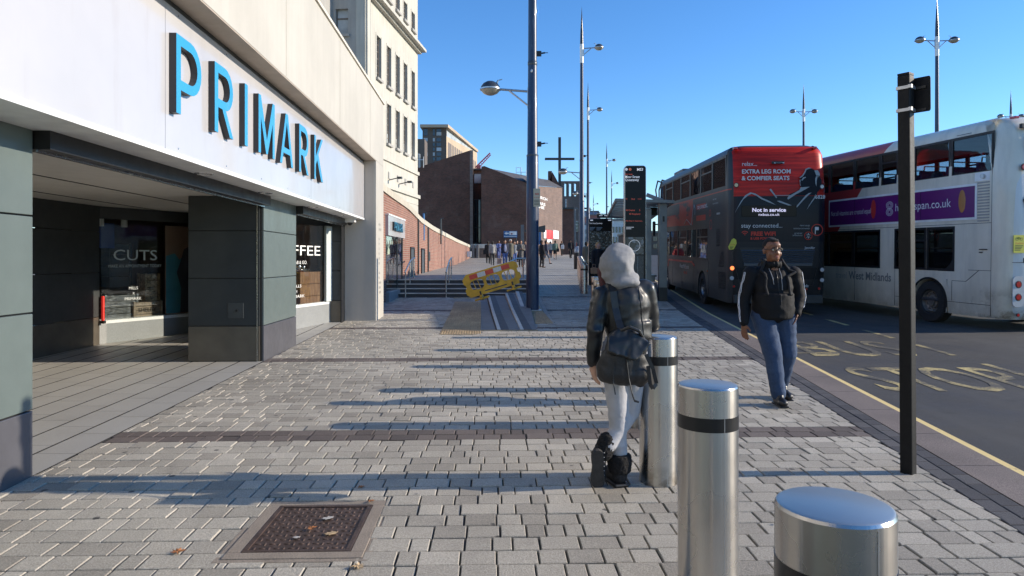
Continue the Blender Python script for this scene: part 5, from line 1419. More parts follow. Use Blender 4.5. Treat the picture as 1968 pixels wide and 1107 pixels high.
# bus shelter
SH = thing('bus_shelter', 'grey steel bus shelter with a tilted slatted glass roof beside the grey bus', 'bus shelter', (4.05, 21.2, g(21.2)))
M_shelt = pm('shelter_steel', (.20,.20,.19), .4, metal=.45, var=.1)
def sh(nm, m, fn, **k2):
    mb = MB(); fn(mb); return mb.build(nm, m, SH, **k2)
sh('post', M_shelt, lambda m: m.box(.50,.74,-.12,.12,0,3.13), bevel=.006)
sh('post_foot', M_black, lambda m: m.box(.495,.745,-.125,.125,-.02,.42))
sh('call_point', M_black, lambda m: m.box(.60,.66,-.135,-.121,2.45,2.62))
sh('post', M_shelt, lambda m: m.box(.78,1.0,5.3,5.5,0,3.35), bevel=.006)
sh('rear_frame', M_shelt, lambda m: (m.box(.02,.32,.2,.3,.30,2.86), m.box(.02,.12,.3,3.2,2.78,2.86), m.box(.02,.10,.3,3.2,.45,.52), m.box(.05,.13,3.2,3.3,.0,2.86), m.box(.02,.10,1.7,1.78,.5,2.8)))
sh('glass_panel', glass('shelter_glass', (.75,.80,.80)), lambda m: m.box(.055,.067,.3,3.2,.52,2.78))
sh('poster', pm('poster_yellow', (.55,.38,.05), .5), lambda m: m.box(.36,.46,1.2,1.22,1.7,2.4))
sh('bench', M_shelt, lambda m: (m.box(.10,.50,.25,2.6,.74,.80), m.box(.12,.46,.3,2.5,.58,.739), m.box(.14,.22,.3,2.5,0,.58)), bevel=.01)
sh('low_panel', M_conc, lambda m: m.box(.0,.50,.22,.30,0,.56))
# roof slopes from its near right corner up; underside of slats visible
rf = MB()
def rp(u, v_):                          # u across (0 left..1 right), v along
    return Vector((-.87 + u*1.75 + v_*.66, -.35 + v_*6.6, 3.10 - .10*v_ - .05*u))
def roofbar(m, u0, v0, u1, v1, w_, h_): m.beam(rp(u0,v0), rp(u1,v1), w_, h_)
m1 = MB()
for v_ in (0, 1): roofbar(m1, 0, v_, 1, v_, .06, .09)
for u_ in (0, 1): roofbar(m1, u_, 0, u_, 1, .06, .09)
m1.build('roof_frame', M_shelt, SH)
m1 = MB()
for i in range(1, 12): roofbar(m1, 0, i/12, 1, i/12, .28, .02)
m1.build('roof_slats', pm('slat_grey', (.22,.24,.25), .4, metal=.3), SH)
m1 = MB(); m1.add([rp(0,0)+Vector((0,0,.05)), rp(1,0)+Vector((0,0,.05)), rp(1,1)+Vector((0,0,.05)), rp(0,1)+Vector((0,0,.05))],[(0,1,2,3)]); m1.build('roof_glass', glass('roof_glass', (.45,.50,.52)), SH)
sh('roof_beam', M_shelt, lambda m: (m.beam((.62,0,3.1), (.2,.3,3.32), .08, .12), m.beam((.62,.05,3.08),(.72,5.4,3.3),.10,.14)))
sh('led_sign', M_scr, lambda m: m.box(.55,.75,1.4,1.5,2.75,3.0))
t = thing('stop_sign', 'small black stop sign above the top of the map board', 'sign', (px(1159,33),33,g(33)))
MB().box(-.29,.29,-.04,.04,pz(419,33)-g(33),pz(412,33)-g(33)).build('board', M_scr, t)
MB().cyl((.1,0,0),(.1,0,2.8),.04,n=8).build('post', M_slate, t)
for a in (-.2, .05): MB().box(a,a+.16,-.05,-.041,pz(415,33)-g(33),pz(414,33)-g(33)).build('sign_text', M_wtxt, t)
# ------------------------------------------------------------------ double deck buses
M_tyre = pm('tyre', (.018,.018,.018), .8, var=.2, bump=.3, bs=40)
M_rim = pm('wheel_rim', (.30,.30,.30), .35, metal=.8, var=.3, vs=8)
M_rimd = pm('wheel_rim_dirty', (.17,.155,.14), .6, metal=.4, var=.4, vs=8)
M_redlens = NT('red_lens'); k = M_redlens; k.col((.45,.012,.010)); k.rough(.15); k.b.inputs['Coat Weight'].default_value = .5; M_redlens = k.m
M_whlens = NT('clear_lens'); k = M_whlens; k.col((.42,.44,.46)); k.rough(.15); k.b.inputs['Coat Weight'].default_value = .5; M_whlens = k.m
M_amb = pm('amber_lens', (.6,.16,.02), .2)
M_litred = emit('lit_lamp', (1.0,.20,.05), 1.5)
M_busglass = glass('bus_glass', (.42,.44,.45), 1.1, .015)
M_busglass2 = glass('bus_glass_upper', (.70,.74,.77), .8, .015)
M_gask = pm('gasket', (.010,.010,.011), .45)
M_seat = pm('bus_seat', (.03,.035,.10), .85, var=.3, vs=10); M_seatrail = pm('grab_rail', (.35,.12,.02), .4)
M_ceilb = pm('bus_ceiling', (.45,.44,.42), .7)
M_deck = pm('bus_floor', (.05,.05,.055), .8)

def bus_shell(parent, W, Lb, mat, zlev, ypil_up, ypil_lo, zup, zlo, wheels, right_open=True):
    """Body lofted as rings; windows are real openings in both sides."""
    hw = W/2
    # (z, half width, rear offset, front offset, corner radius)
    lev = [(z, hw - ins, ro, fo, cr) for z, ins, ro, fo, cr in zlev]
    ya = sorted(set([.42] + [a for p in ypil_up for a in p] + [a for p in ypil_lo for a in p] + [w_ - .56 for w_ in wheels] + [w_ + .56 for w_ in wheels] + [Lb - .6]))
    NC = 5
    rings = []
    for (z, h, ro, fo, cr) in lev:
        ring = []
        cr = min(cr, h-.05)
        for i in range(NC+1):            # rear left corner
            a = R(270 - 90*i/NC); ring.append((-h+cr + cr*math.cos(a), ro+cr + cr*math.sin(a)))
        ring = [( -h+cr+cr*math.cos(R(270-90*i/NC)), ro+cr+cr*math.sin(R(270-90*i/NC)) ) for i in range(NC+1)]
        for y in ya: ring.append((-h, y))
        fr_ = min(.5, h-.05)
        for i in range(NC+1): ring.append((-h+fr_+fr_*math.cos(R(180-90*i/NC)), Lb-fo-fr_+fr_*math.sin(R(180-90*i/NC))))
        for i in range(NC+1): ring.append((h-fr_+fr_*math.cos(R(90-90*i/NC)), Lb-fo-fr_+fr_*math.sin(R(90-90*i/NC))))
        for y in reversed(ya): ring.append((h, y))
        for i in range(NC+1): ring.append((h-cr+cr*math.cos(R(0-90*i/NC)), ro+cr+cr*math.sin(R(0-90*i/NC))))
        rings.append([(x, y, z) for x, y in ring])
    N = len(rings[0]); mb = MB()
    vs = [p for r in rings for p in r]; fs = []
    def hole(i, j):
        a, b_ = rings[j][i], rings[j][(i+1) % N]
        if abs(a[0]-b_[0]) > .02: return False
        ym = (a[1]+b_[1])/2; z0, z1 = lev[j][0], lev[j+1][0]; zm = (z0+z1)/2
        if zup[0] < zm < zup[1] and any(p < ym < q for p, q in ypil_up): return True
        if zlo[0] < zm < zlo[1] and any(p < ym < q for p, q in ypil_lo): return True
        if zm < 1.02 and any(w_-.56 < ym < w_+.56 for w_ in wheels): return True
        return False
    for j in range(len(rings)-1):
        for i in range(N):
            if hole(i, j): continue
            fs.append((j*N+i, j*N+(i+1) % N, (j+1)*N+(i+1) % N, (j+1)*N+i)[::-1])
    fs.append(tuple(range((len(rings)-1)*N, len(rings)*N))[::-1]); fs.append(tuple(range(N)))
    mb.add(vs, fs)
    body = mb.build('body', mat, parent, smooth=38)
    # decks
    mb = MB(); mb.box(-hw+.04, hw-.04, .3, Lb-.3, zup[0]-.75, zup[0]-.65); mb.build('upper_deck', M_deck, parent)
    MB().box(-hw+.12, hw-.12, .45, Lb-.8, zup[1]+.06, zup[1]+.08).build('ceiling', M_ceilb, parent)
    mb = MB(); mb.box(-hw+.04, hw-.04, .3, Lb-.3, .5, .56); mb.box(-hw+.1,hw-.1,.5,.6,.5,zup[0]-.8); mb.build('lower_deck', M_deck, parent)
    # wheel arches and wheels
    for w_ in wheels:
        for sx in (-1, 1):
            mb = MB(); arcp = [(w_+.53*math.cos(R(a)), .48+.53*math.sin(R(a))) for a in range(0, 181, 15)]
            rect = [(w_+.56,.27)]
            for a in range(0, 181, 15):
                c_, s_ = math.cos(R(a)), math.sin(R(a)); m_ = max(abs(c_)/.56, abs(s_)/.54); rect.append((w_+c_/m_, .48+s_/m_))
            rect.append((w_-.56,.27))
            A_ = [(w_+.53,.27)] + arcp + [(w_-.53,.27)]; B_ = rect
            x = sx*(hw+.0)
            mb.add([(x,a,b_) for a,b_ in A_]+[(x,a,b_) for a,b_ in B_]+[(x-sx*.5,a,b_) for a,b_ in A_],
                   [(i,i+1,len(A_)+i+1,len(A_)+i) for i in range(len(A_)-1)]+[(i,2*len(A_)+i,2*len(A_)+i+1,i+1) for i in range(len(A_)-1)])
            mb.build('wheel_arch', mat, parent)
            mb = MB(); pts = [(.56,-.01),(.56,.0)]
            mb.lathe([(.0,-.0),(.455,0.0),(.475,.03),(.478,.24),(.455,.27),(.29,.275),(.275,.25),(.265,.235)], n=36, capb=False, capt=False)
            mb.v = [((hw-.02)*sx - sx*(.27 - z)*1.0 , w_+y, .478+x_) for x_, y, z in mb.v]
            wl = mb.build('wheel', M_tyre, parent, smooth=35)
            mb = MB(); mb.lathe([(.265,.24),(.24,.17),(.16,.13),(.15,.19),(.11,.2),(.10,.24),(.0,.25)], n=28, capb=False, capt=False)
            for q in range(10): mb.cyl((.205*math.cos(q*.628),.205*math.sin(q*.628),.13),(.205*math.cos(q*.628),.205*math.sin(q*.628),.19),.016,n=6)
            mb.v = [((hw-.02)*sx - sx*(.27 - z), w_+y, .478+x_) for x_, y, z in mb.v]
            mb.build('rim', RIM, wl, smooth=35)
    return body, hw
RIM = M_rim
def windows(parent, hw, pil, z0, z1, ins, gl, frame=.035, name='window', sides=(-1,1), hopper=()):
    for sx in sides:
        for n_, (a, b_) in enumerate(pil):
            x = sx*(hw)
            f = MB()
            for (y0_, y1_, c_, d_) in ((a-frame,a+frame*.6,z0-frame,z1+frame),(b_-frame*.6,b_+frame,z0-frame,z1+frame),(a+frame*.6,b_-frame*.6,z0-frame,z0+frame*.6),(a+frame*.6,b_-frame*.6,z1-frame*.6,z1+frame)):
                f.box(min(x+sx*.004,x-sx*.03), max(x+sx*.004,x-sx*.03), y0_, y1_, c_, d_)
            if n_ in hopper: f.box(min(x+sx*.003,x-sx*.02), max(x+sx*.003,x-sx*.02), a, b_, z0+(z1-z0)*.68, z0+(z1-z0)*.73)
            w_ = f.build(name, M_gask, parent)
            MB().box(min(x-sx*.012,x-sx*.02), max(x-sx*.012,x-sx*.02), a, b_, z0, z1).build('pane', gl, w_)
def seats(parent, hw, ys, z, mat):
    for y in ys:
        for sx in (-1, 1):
            mb = MB(); mb.box(sx*hw*.25 if sx > 0 else -hw+.12, hw-.12 if sx > 0 else -hw*.25, y, y+.08, z, z+.62); mb.box(sx*hw*.25 if sx > 0 else -hw+.12, hw-.12 if sx > 0 else -hw*.25, y+.08, y+.5, z-.02, z+.08)
            s_ = mb.build('seat', mat, parent, bevel=.03)
            mb = MB(); xa = sx*hw*.3; xb = sx*(hw-.2); mb.tube([(xa,y,z+.62),(xa,y-.02,z+.72),(xb,y-.02,z+.72),(xb,y,z+.62)], .015, 6); mb.build('grab_rail', M_seatrail, s_)
def disc(parent, name, x, z, r, mat, y=-.006, rim=True):
    mb = MB(); mb.cyl((x,y,z),(x,y-.014,z),r,r*.85,n=20)
    o = mb.build(name, mat, parent, smooth=40)
    if rim:
        m2 = MB(); m2.cyl((x,y+.004,z),(x,y-.004,z),r*1.25,r*1.25,n=20); m2.build('lamp_rim', M_gask, o)
    return o

# ---- grey bus, seen from behind
def bus1_paint():
    k = NT('bus1_paint'); o = k.sep(k.coord()); co = k.coord()
    x, y, z = o[0], o[1], o[2]
    grey = k.ramp(k.noise(co, 1.2, 5), [(.3,(.032,.034,.033)),(.7,(.046,.048,.046))])
    rear = k.math('LESS_THAN', y, .27)
    up = k.math('GREATER_THAN', z, 3.02)
    stre = k.noise(k.coord((.35,1,7)), 2.2, 4, .6)
    red = k.ramp(stre, [(.35,(.30,.010,.005)),(.65,(.66,.022,.010))])
    narrow = k.math('GREATER_THAN', x, k.math('SUBTRACT', -1.14, 0))
    rearc = k.mix(up, (.006,.009,.016), red)
    topband = k.math('GREATER_THAN', z, 4.29)
    rearc = k.mix(topband, rearc, (.06,.065,.07))
    lowb = k.math('LESS_THAN', z, 1.86); rearc = k.mix(lowb, rearc, (.018,.020,.023))
    lowc = k.math('LESS_THAN', z, 1.20); rearc = k.mix(lowc, rearc, (.009,.010,.012))
    c = k.mix(k.math('MULTIPLY', rear, narrow), grey, rearc)
    # red fields of the side advert between the decks
    side = k.math('MULTIPLY', k.math('GREATER_THAN', y, .5), k.math('LESS_THAN', k.math('ABSOLUTE', k.math('SUBTRACT', z, 2.80)), .40))
    f1 = k.math('MULTIPLY', k.math('GREATER_THAN', y, 4.3), k.math('LESS_THAN', y, 6.4))
    f2 = k.math('MULTIPLY', k.math('GREATER_THAN', y, 6.4), k.math('LESS_THAN', k.math('ABSOLUTE', k.math('SUBTRACT', z, 2.62)), .2))
    f3 = k.math('MULTIPLY', k.math('MULTIPLY', k.math('GREATER_THAN', y, 2.6), k.math('LESS_THAN', y, 3.8)), k.math('LESS_THAN', k.math('ABSOLUTE', k.math('SUBTRACT', k.math('ABSOLUTE', k.math('SUBTRACT', z, 2.75)), .17)), .08))
    blob = k.ramp(k.noise(k.coord((1,.6,2)), 1.8, 3), [(.36,(0,)*3),(.44,(1,)*3)])
    ff = k.math('MAXIMUM', f1, k.math('MAXIMUM', f2, f3))
    c = k.mix(k.math('MULTIPLY', k.math('MULTIPLY', side, ff), blob), c, (.42,.030,.014))
    st = k.math('MULTIPLY', k.math('GREATER_THAN', y, .1), k.math('LESS_THAN', k.math('ABSOLUTE', k.math('SUBTRACT', z, 3.205)), .014))
    c = k.mix(st, c, (.45,.05,.02))
    dirt = k.ramp(z, [(0.0,(1,)*3),(1.0,(0,)*3)])
    dn = k.math('MULTIPLY', k.math('LESS_THAN', z, .9), k.noise(co, 3, 5)); c = k.mix(k.math('MULTIPLY', dn, .35), c, (.10,.095,.085))
    k.col(c); k.rough(.42); k.b.inputs['Specular IOR Level'].default_value = .22; k.b.inputs['Coat Weight'].default_value = .08; k.b.inputs['Coat Roughness'].default_value = .1
    k.bump(k.noise(co, 1.5, 2), .12, .05)
    return k.m
ZL1 = [(.28,.03,.10,.1,.22),(.55,.0,.05,.05,.22),(1.02,.0,.02,.0,.24),(1.36,.0,.0,.0,.24),(2.27,.0,.0,.02,.24),(2.9,.0,.0,.05,.24),(3.30,.0,.02,.10,.26),(4.08,.02,.10,.35,.30),(4.22,.055,.16,.5,.32),(4.30,.12,.24,.6,.34),(4.345,.24,.36,.7,.34)]
G1 = thing('double_decker_bus', 'dark grey double decker bus with a red advert across its upper rear', 'bus', (6.91, 17.75, g(17.75)+.0-KD+.0), -.04)
G1.rotation_euler = (math.atan(.0265), 0, -.040); G1.scale = (1, 1, 1.02)
up1 = [(.45,1.80),(1.90,3.22),(3.32,4.68),(4.78,6.15),(6.25,7.6),(7.7,9.0),(9.1,10.2)]
lo1 = [(2.32,3.65),(3.75,5.10),(5.2,6.6),(6.7,8.1),(8.2,9.6)]
body, hw = bus_shell(G1, 2.50, 10.9, bus1_paint(), ZL1, up1, lo1, (3.30,4.08), (1.36,2.27), (3.0, 8.85))
windows(G1, hw-.008, up1, 3.30, 4.08, 0, M_busglass, .04, hopper=(1,3,5))
windows(G1, hw, lo1, 1.36, 2.27, 0, M_busglass, .04, hopper=(0,2,4))
seats(G1, hw, [1.2+.9*i for i in range(9)], 2.95, M_seat); seats(G1, hw, [3+.9*i for i in range(6)], 1.0, M_seat)
t = G1
# rear decoration
def rtext(s, x, z, size, mat, w=None, bold=0, yy=-.012, name='rear_lettering', align='LEFT', parent=None):
    return text(name, s, mat, parent or t, (x, yy, z), size, bold=bold, fitw=w, align=align)
def bx(px_): return (px_-1496.5)/74.1       # rear photo positions -> metres from the bus centre line
def bz(py_): return (598.5-py_)/74.1
M_bwhite = pm('advert_white', (.62,.62,.60), .5, var=.02); M_bred = pm('advert_red', (.55,.035,.015), .5, var=.03); M_navy = pm('advert_navy', (.006,.009,.016), .5, spec=.2); M_bgrey = pm('advert_grey', (.33,.36,.36), .5, var=.05)
rtext('relax...', bx(1425.5), bz(318), .155, M_bwhite, .38)
rtext('EXTRA LEG ROOM', bx(1425.5), bz(332.2), .145, M_bwhite, 1.24, .004)
rtext('& COMFIER SEATS', bx(1425.5), bz(344.8), .145, M_bwhite, 1.22, .004)
rtext('stay connected...', bx(1425), bz(434), .155, M_bwhite, 1.05)
rtext('FREE WIFI', bx(1443.8), bz(449), .14, M_bred, .63, .006)
rtext('& USB POWER', bx(1443), bz(456.5), .085, M_bred, .55, .003)
rtext('6828', bx(1564.5), bz(380), .13, M_bwhite, .25, .001)
for s_, y_ in (('next stop', 431.5), ('announcements', 437), ('greener', 446), ('emissions', 450)): rtext(s_, bx(1555 if y_ < 440 else 1541.5), bz(y_), .065, M_bgrey, None, 0, align='RIGHT')
rtext('Jennifer', bx(1546), bz(474), .085, M_bwhite, .27)
rtext('West Midlands', bx(1554), bz(546), .10, M_bwhite, None, .001, align='RIGHT')
for i in range(3): MB().box(bx(1541+i*4),bx(1544+i*4),-.012,-.004,bz(551),bz(548.5)).build('red_dash', M_bred, t)
def opart(name, pts, mat, y=-.009, holes=()):
    return outline_part(name, [[(bx(1400+a/6.15), bz(270+b_/6.15)) for a, b_ in q] for q in [pts]+list(holes)], mat, t, lambda x_,y_,z_: Vector((x_, y+z_, y_)), .004)
# reclining figure with headphones: navy silhouette with pale edges (coordinates from the enlarged rear)
opart('silhouette', [(838,535),(832,470),(845,455),(828,433),(860,410),(885,372),(900,335),(935,320),(985,335),(1010,350),(1040,352),(1062,385),(1068,430),(1090,470),(1080,560),(1040,600),(1030,640),(960,640),(690,640),(720,620),(800,590),(860,545)], M_navy, -.006)
opart('face_edge', [(828,433),(860,408),(884,370),(900,333),(935,318),(968,326),(940,330),(908,345),(895,378),(872,415),(842,436)], M_bgrey, -.010)
opart('neck_edge', [(830,460),(842,455),(838,500),(846,530),(836,520)], M_bgrey, -.010)
opart('headphone', [(1000,352),(1040,350),(1062,385),(1066,412),(1022,410),(1012,380)], M_bgrey, -.010)
opart('ear_pad_edge', [(1020,420),(1062,422),(1036,430),(1028,470),(1026,535),(1014,500),(1012,450)], M_bgrey, -.010)
opart('cheek_mark', [(850,462),(872,430),(900,425),(905,432),(880,445),(862,468)], M_bgrey, -.010)
opart('lapel_edge', [(845,545),(950,538),(860,590),(790,625),(720,672),(700,685),(690,672),(700,650),(790,600),(830,575)], M_bgrey, -.010)
opart('arm_edge', [(970,605),(930,640),(880,690),(800,780),(790,770),(850,700),(900,640),(940,612)], M_bgrey, -.010)
opart('side_edge', [(1020,620),(1010,670),(960,740),(915,805),(950,740),(1000,665)], M_bgrey, -.010)
opart('knee_edge', [(80,838),(150,705),(200,635),(260,600),(320,615),(400,665),(480,700),(560,748),(470,715),(390,680),(330,640),(275,617),(230,640),(180,680),(120,770)], M_bgrey, -.010)
opart('tablet', [(482,570),(498,558),(572,660),(562,668)], M_bgrey, -.010)
opart('forearm_edge', [(570,700),(600,698),(700,735),(770,765),(700,752),(600,718)], M_bgrey, -.010)
MB().box(bx(1490.5),bx(1519),-.012,-.005,bz(374),bz(373)).build('horizon_line', M_bgrey, t)
MB().box(bx(1426),bx(1530),-.016,-.003,bz(413),bz(392.5)).build('destination_display', M_scr, t, bevel=.004)
M_led = emit('led_lilac', (.62,.58,.72), .55)
rtext('Not in service', bx(1445.5), bz(404.2), .135, M_led, .86, .004, -.021, 'destination_text'); rtext('nxbus.co.uk', bx(1457.5), bz(411.7), .095, M_led, .54, .001, -.021, 'destination_text')
MB().box(bx(1482),bx(1506),-.016,-.003,bz(314.5),bz(309.5)).build('number_lamp', M_gask, t, bevel=.008)
rtext('M', bx(1484), bz(313.5), .03, M_bwhite, .26, 0, -.021, 'lamp_text')
# wifi mark
wf = MB()
def arcband(mb, cx, cz, r0, r1, a0, a1, y, n=10):
    vs = []; 
    for i in range(n+1):
        a = R(a0+(a1-a0)*i/n); vs += [(cx+r0*math.cos(a), y, cz+r0*math.sin(a)), (cx+r1*math.cos(a), y, cz+r1*math.sin(a))]
    mb.add(vs, [(2*i,2*i+1,2*i+3,2*i+2) for i in range(n)])
for r_ in (.03,.075,.12): arcband(wf, bx(1432.3), bz(449), r_-.022, r_, 45, 135, -.012)
wf.build('wifi_mark', M_bred, t)
wf = MB(); arcband(wf, bx(1569), bz(438.5), .13, .15, 0, 360, -.012, 28); wf.build('stop_roundel', M_bred, t)
wf = MB(); arcband(wf, bx(1552.5), bz(449.5), .088, .104, 0, 360, -.013, 24); wf.build('flower_roundel', M_bred, t)
mb = MB(); mb.box(bx(1565),bx(1566.3),-.013,-.006,bz(446.5),bz(433.5)); mb.box(bx(1565),bx(1572),-.0135,-.006,bz(439),bz(433)); mb.build('stop_flag', M_bwhite, t)
mb = MB()
for q in range(8):
    a = q*math.pi/4; mb.beam((bx(1552.5)+.02*math.cos(a),-.013,bz(449.5)+.02*math.sin(a)),(bx(1552.5)+.066*math.cos(a),-.013,bz(449.5)+.066*math.sin(a)),.018,.004)
mb.build('flower_mark', M_bwhite, t)
# louvred engine cover
M_louv = pm('louvre_slate', (.050,.056,.066), .4)
ev = MB(); ev.prism([(bx(1424),bz(471)),(bx(1566),bz(473)),(bx(1561),bz(505)),(bx(1432),bz(503)),(bx(1426),bz(490))], lambda a,b_,d:(a,d,b_), -.004, .0); ev.build('engine_cover', M_gask, t)
for i in range(7):
    z_ = bz(476+i*3.9); mb = MB(); xa, xb = bx(1425+i*.9), bx(1565-i*.8)
    mb.add([(xa,-.006,z_),(xb,-.006,z_),(xb,-.032,z_-.028),(xa,-.032,z_-.028),(xa,-.006,z_-.034),(xb,-.006,z_-.034)],[(0,1,2,3),(3,2,5,4)]); mb.build('louvre', M_louv, t)
MB().box(bx(1431),bx(1560),-.03,-.004,bz(506),bz(501.5)).build('step_lip', M_louv, t)
mb = MB()
for a, b_ in (((1417,473),(1570,475)),((1416,473),(1408,482)),((1570,475),(1577,484)),((1577,484),(1562,543)),((1408,482),(1425,545)),((1562,543),(1425,545))):
    mb.beam((bx(a[0]),-.003,bz(a[1])),(bx(b_[0]),-.003,bz(b_[1])),.012,.006)
mb.build('panel_seam', M_gask, t)
MB().box(bx(1412),bx(1581),-.05,.02,bz(577),bz(561)).build('rear_bumper', pm('bumper_grey', (.030,.033,.034), .5), t, bevel=.02)
disc(t, 'tail_lamp', bx(1407)+.03, bz(510.5), .055, M_litred, .01); disc(t, 'reverse_lamp', bx(1406.5)+.03, bz(529.5), .055, M_whlens, .01); disc(t, 'fog_lamp', bx(1412.5), bz(545), .032, M_redlens)
disc(t, 'tail_lamp', bx(1579.5), bz(513.5), .055, M_whlens); disc(t, 'reverse_lamp', bx(1579.5), bz(533), .055, M_whlens); disc(t, 'fog_lamp', bx(1574), bz(549), .032, M_redlens)
disc(t, 'upper_lamp', bx(1415.5), bz(354), .05, pm('pale_amber_lens', (.75,.55,.30), .2)); disc(t, 'upper_lamp', bx(1577.5), bz(357.5), .05, M_whlens)
for xx in (1416, 1567): MB().box(bx(xx)-.05,bx(xx)+.05,.10,.22,4.22,4.285).build('marker_lamp', M_redlens, t, bevel=.015)
# yellow cyclist notice wrapped on the corner
M_cyc = pm('cyclist_yellow', (.58,.55,.06), .5, var=.03)
opx = [(bx(1403),bz(475.5)),(bx(1411.5),bz(475)),(bx(1417),bz(464)),(bx(1416),bz(457)),(bx(1411.5),bz(454)),(bx(1407.5),bz(456.5)),(bx(1401),bz(470))]
cyc = MB().prism(opx, lambda a,b_,d:(a,d,b_), -.014,-.008).build('cyclist_notice', M_cyc, t)
text('notice_text', 'Cyclists', M_bred, cyc, (bx(1404),-.018,bz(467)), .045)
for i in range(3): MB().box(bx(1404),bx(1411-i),-.0175,-.015,bz(470.5+i*1.6),bz(469.7+i*1.6)).build('notice_line', M_gask, cyc)
# left side louvres, text, handle, trims
hx = -hw-.006
for (y0_, y1_, z0_, z1_, n_, cut) in ((.55,1.05,1.20,1.62,7,.3),(.35,1.05,.62,1.08,8,0),(.95,1.30,1.75,2.22,8,0)):
    for i in range(n_):
        z_ = z0_+(z1_-z0_)*i/n_; sh_ = cut*(i/n_)
        mb = MB(); mb.add([(hx,y0_,z_),(hx,y1_-sh_,z_),(hx-.02,y1_-sh_,z_+.028),(hx-.02,y0_,z_+.028)],[(0,1,2,3),(3,2,1,0)]); mb.build('side_louvre', M_louv, t)
def stext(s, y0_, z, size, mat, w=None, bold=0, name='side_lettering'):
    return text(name, s, mat, t, (-hw-.006, y0_, z), size, xd=(0,-1,0), bold=bold, fitw=w)
stext('stay connected...', 3.65, 2.86, .20, M_bwhite, 1.35); stext('next stop', 1.75, 3.02, .08, M_bgrey, .4); stext('announcements', 1.75, 2.9, .08, M_bgrey, .6)
stext('West Midlands', 6.3, .98, .20, M_bwhite, 1.5); stext('BUS', 5.6, .80, .12, M_bred, .5, .003)
wf = MB()
mb = MB()
for (cy, cz, r_) in ((2.05,2.68,.10),(1.95,2.35,.14)):
    n = 20; vs = []
    for i in range(n+1):
        a = 2*math.pi*i/n; vs += [(-hw-.005, cy+r_*math.cos(a), cz+r_*math.sin(a)), (-hw-.005, cy+(r_-.02)*math.cos(a), cz+(r_-.02)*math.sin(a))]
    mb.add(vs, [(2*i,2*i+1,2*i+3,2*i+2) for i in range(n)])
mb.build('side_roundel', M_bred, t)
mb = MB(); mb.beam((-hw-.004,4.35,1.22),(-hw-.004,8.3,1.20),.008,.06); mb.beam((-hw-.004,8.28,1.2),(-hw-.004,8.5,.95),.008,.07); mb.beam((-hw-.004,4.4,1.22),(-hw-.004,4.0,1.12),.008,.06); mb.build('red_sweep', M_bred, t)
mb = MB(); mb.tube([(-hw-.004,4.45,2.4),(-hw-.004,4.25,2.85),(-hw-.004,4.1,3.02),(-hw-.004,3.95,2.9),(-hw-.004,3.98,2.7)],.012,5); mb.tube([(-hw-.004,5.6,2.45),(-hw-.004,5.2,2.6),(-hw-.004,4.5,2.4)],.010,5); mb.build('figure_edge', M_bgrey, t)
MB().box(-hw-.02,-hw-.003,.95,1.25,2.60,2.65).build('lock_plate', M_lmetal, t)
MB().box(-hw-.006,-hw+.01,.3,9.8,2.33,2.35).build('waist_trim', M_gask, t)
mb = MB()
for yy in (2.2, 4.2, 5.9, 7.6): mb.box(-hw-.003,-hw+.005,yy,yy+.012,.34,1.3)
mb.box(-hw-.003,-hw+.005,.4,2.3,.58,.592); mb.box(-hw-.003,-hw+.005,3.7,8.2,.72,.732)
mb.build('panel_seam', M_gask, t)
for yy in (2.3, 5.3): MB().box(-hw-.015,-hw-.002,yy,yy+.05,1.0,1.04).build('side_marker', M_amb, t)
mb = MB(); mb.tube([(-hw+.15,10.5,4.25),(-hw+.0,10.85,4.35),(-hw-.05,11.05,4.0),(-hw+.05,11.05,3.3)],.03,8); mb.tube([(-hw+.3,10.5,4.3),(-hw+.2,10.95,4.40),(-hw+.1,11.1,4.0),(-hw+.1,11.05,3.3)],.03,8); mb.build('branch_guard', M_gask, t)
MB().box(-.9,.4,7.6,9.2,4.35,4.52).build('roof_pod', pm('pod_grey', (.11,.12,.13), .5), t, bevel=.03)
MB().box(-hw-.22,-hw-.1,10.7,10.85,2.1,2.7).build('mirror', M_gask, t, bevel=.03)
MB().box(-hw-.12,-hw,10.72,10.78,2.55,2.6).build('mirror_arm', M_gask, t)

# ---- white bus, standing at an angle
def bus2_paint():
    k = NT('bus2_paint'); o = k.sep(k.coord()); co = k.coord(); x, y, z = o
    white = k.ramp(k.noise(co, 1.0, 5), [(.3,(.66,.60,.47)),(.7,(.78,.72,.60))])
    rearw = k.math('LESS_THAN', y, .05); white = k.mix(rearw, white, (.66,.665,.65))
    streak = k.ramp(k.noise(k.coord((2,2,.25)), 2.0, 5), [(.45,(0,)*3),(.65,(.30,)*3)])
    white = k.mix(streak, white, (.40,.37,.31))
    # dirt near the skirt and behind the rear wheel
    low = k.ramp(z, [(0.25,(.85,)*3),(1.0,(0,)*3)])
    dn = k.math('MULTIPLY', low, k.ramp(k.noise(co, 1.7, 6, .7), [(.35,(.25,)*3),(.65,(1,)*3)])); white = k.mix(dn, white, (.30,.245,.17))
    patch = k.math('MULTIPLY', k.math('LESS_THAN', y, .9), k.ramp(z, [(.35,(1,)*3),(.95,(0,)*3)])); pn = k.math('MULTIPLY', patch, k.ramp(k.noise(co, 3.2, 5, .7), [(.5,(0,)*3),(.62,(.8,)*3)])); white = k.mix(pn, white, (.16,.11,.06))
    lim = k.math('ADD', 3.55, k.math('MULTIPLY', k.math('SUBTRACT', 4.45, z), .95))
    isred = k.math('MULTIPLY', k.math('GREATER_THAN', y, lim), k.math('GREATER_THAN', z, 2.2))
    c = k.mix(isred, white, (.42,.035,.035))
    roof = k.math('GREATER_THAN', z, 4.46)
    k.col(c); k.rough(.36); k.b.inputs['Coat Weight'].default_value = .3; k.b.inputs['Coat Roughness'].default_value = .15
    k.bump(k.noise(co, 1.5, 2), .12, .05)
    return k.m
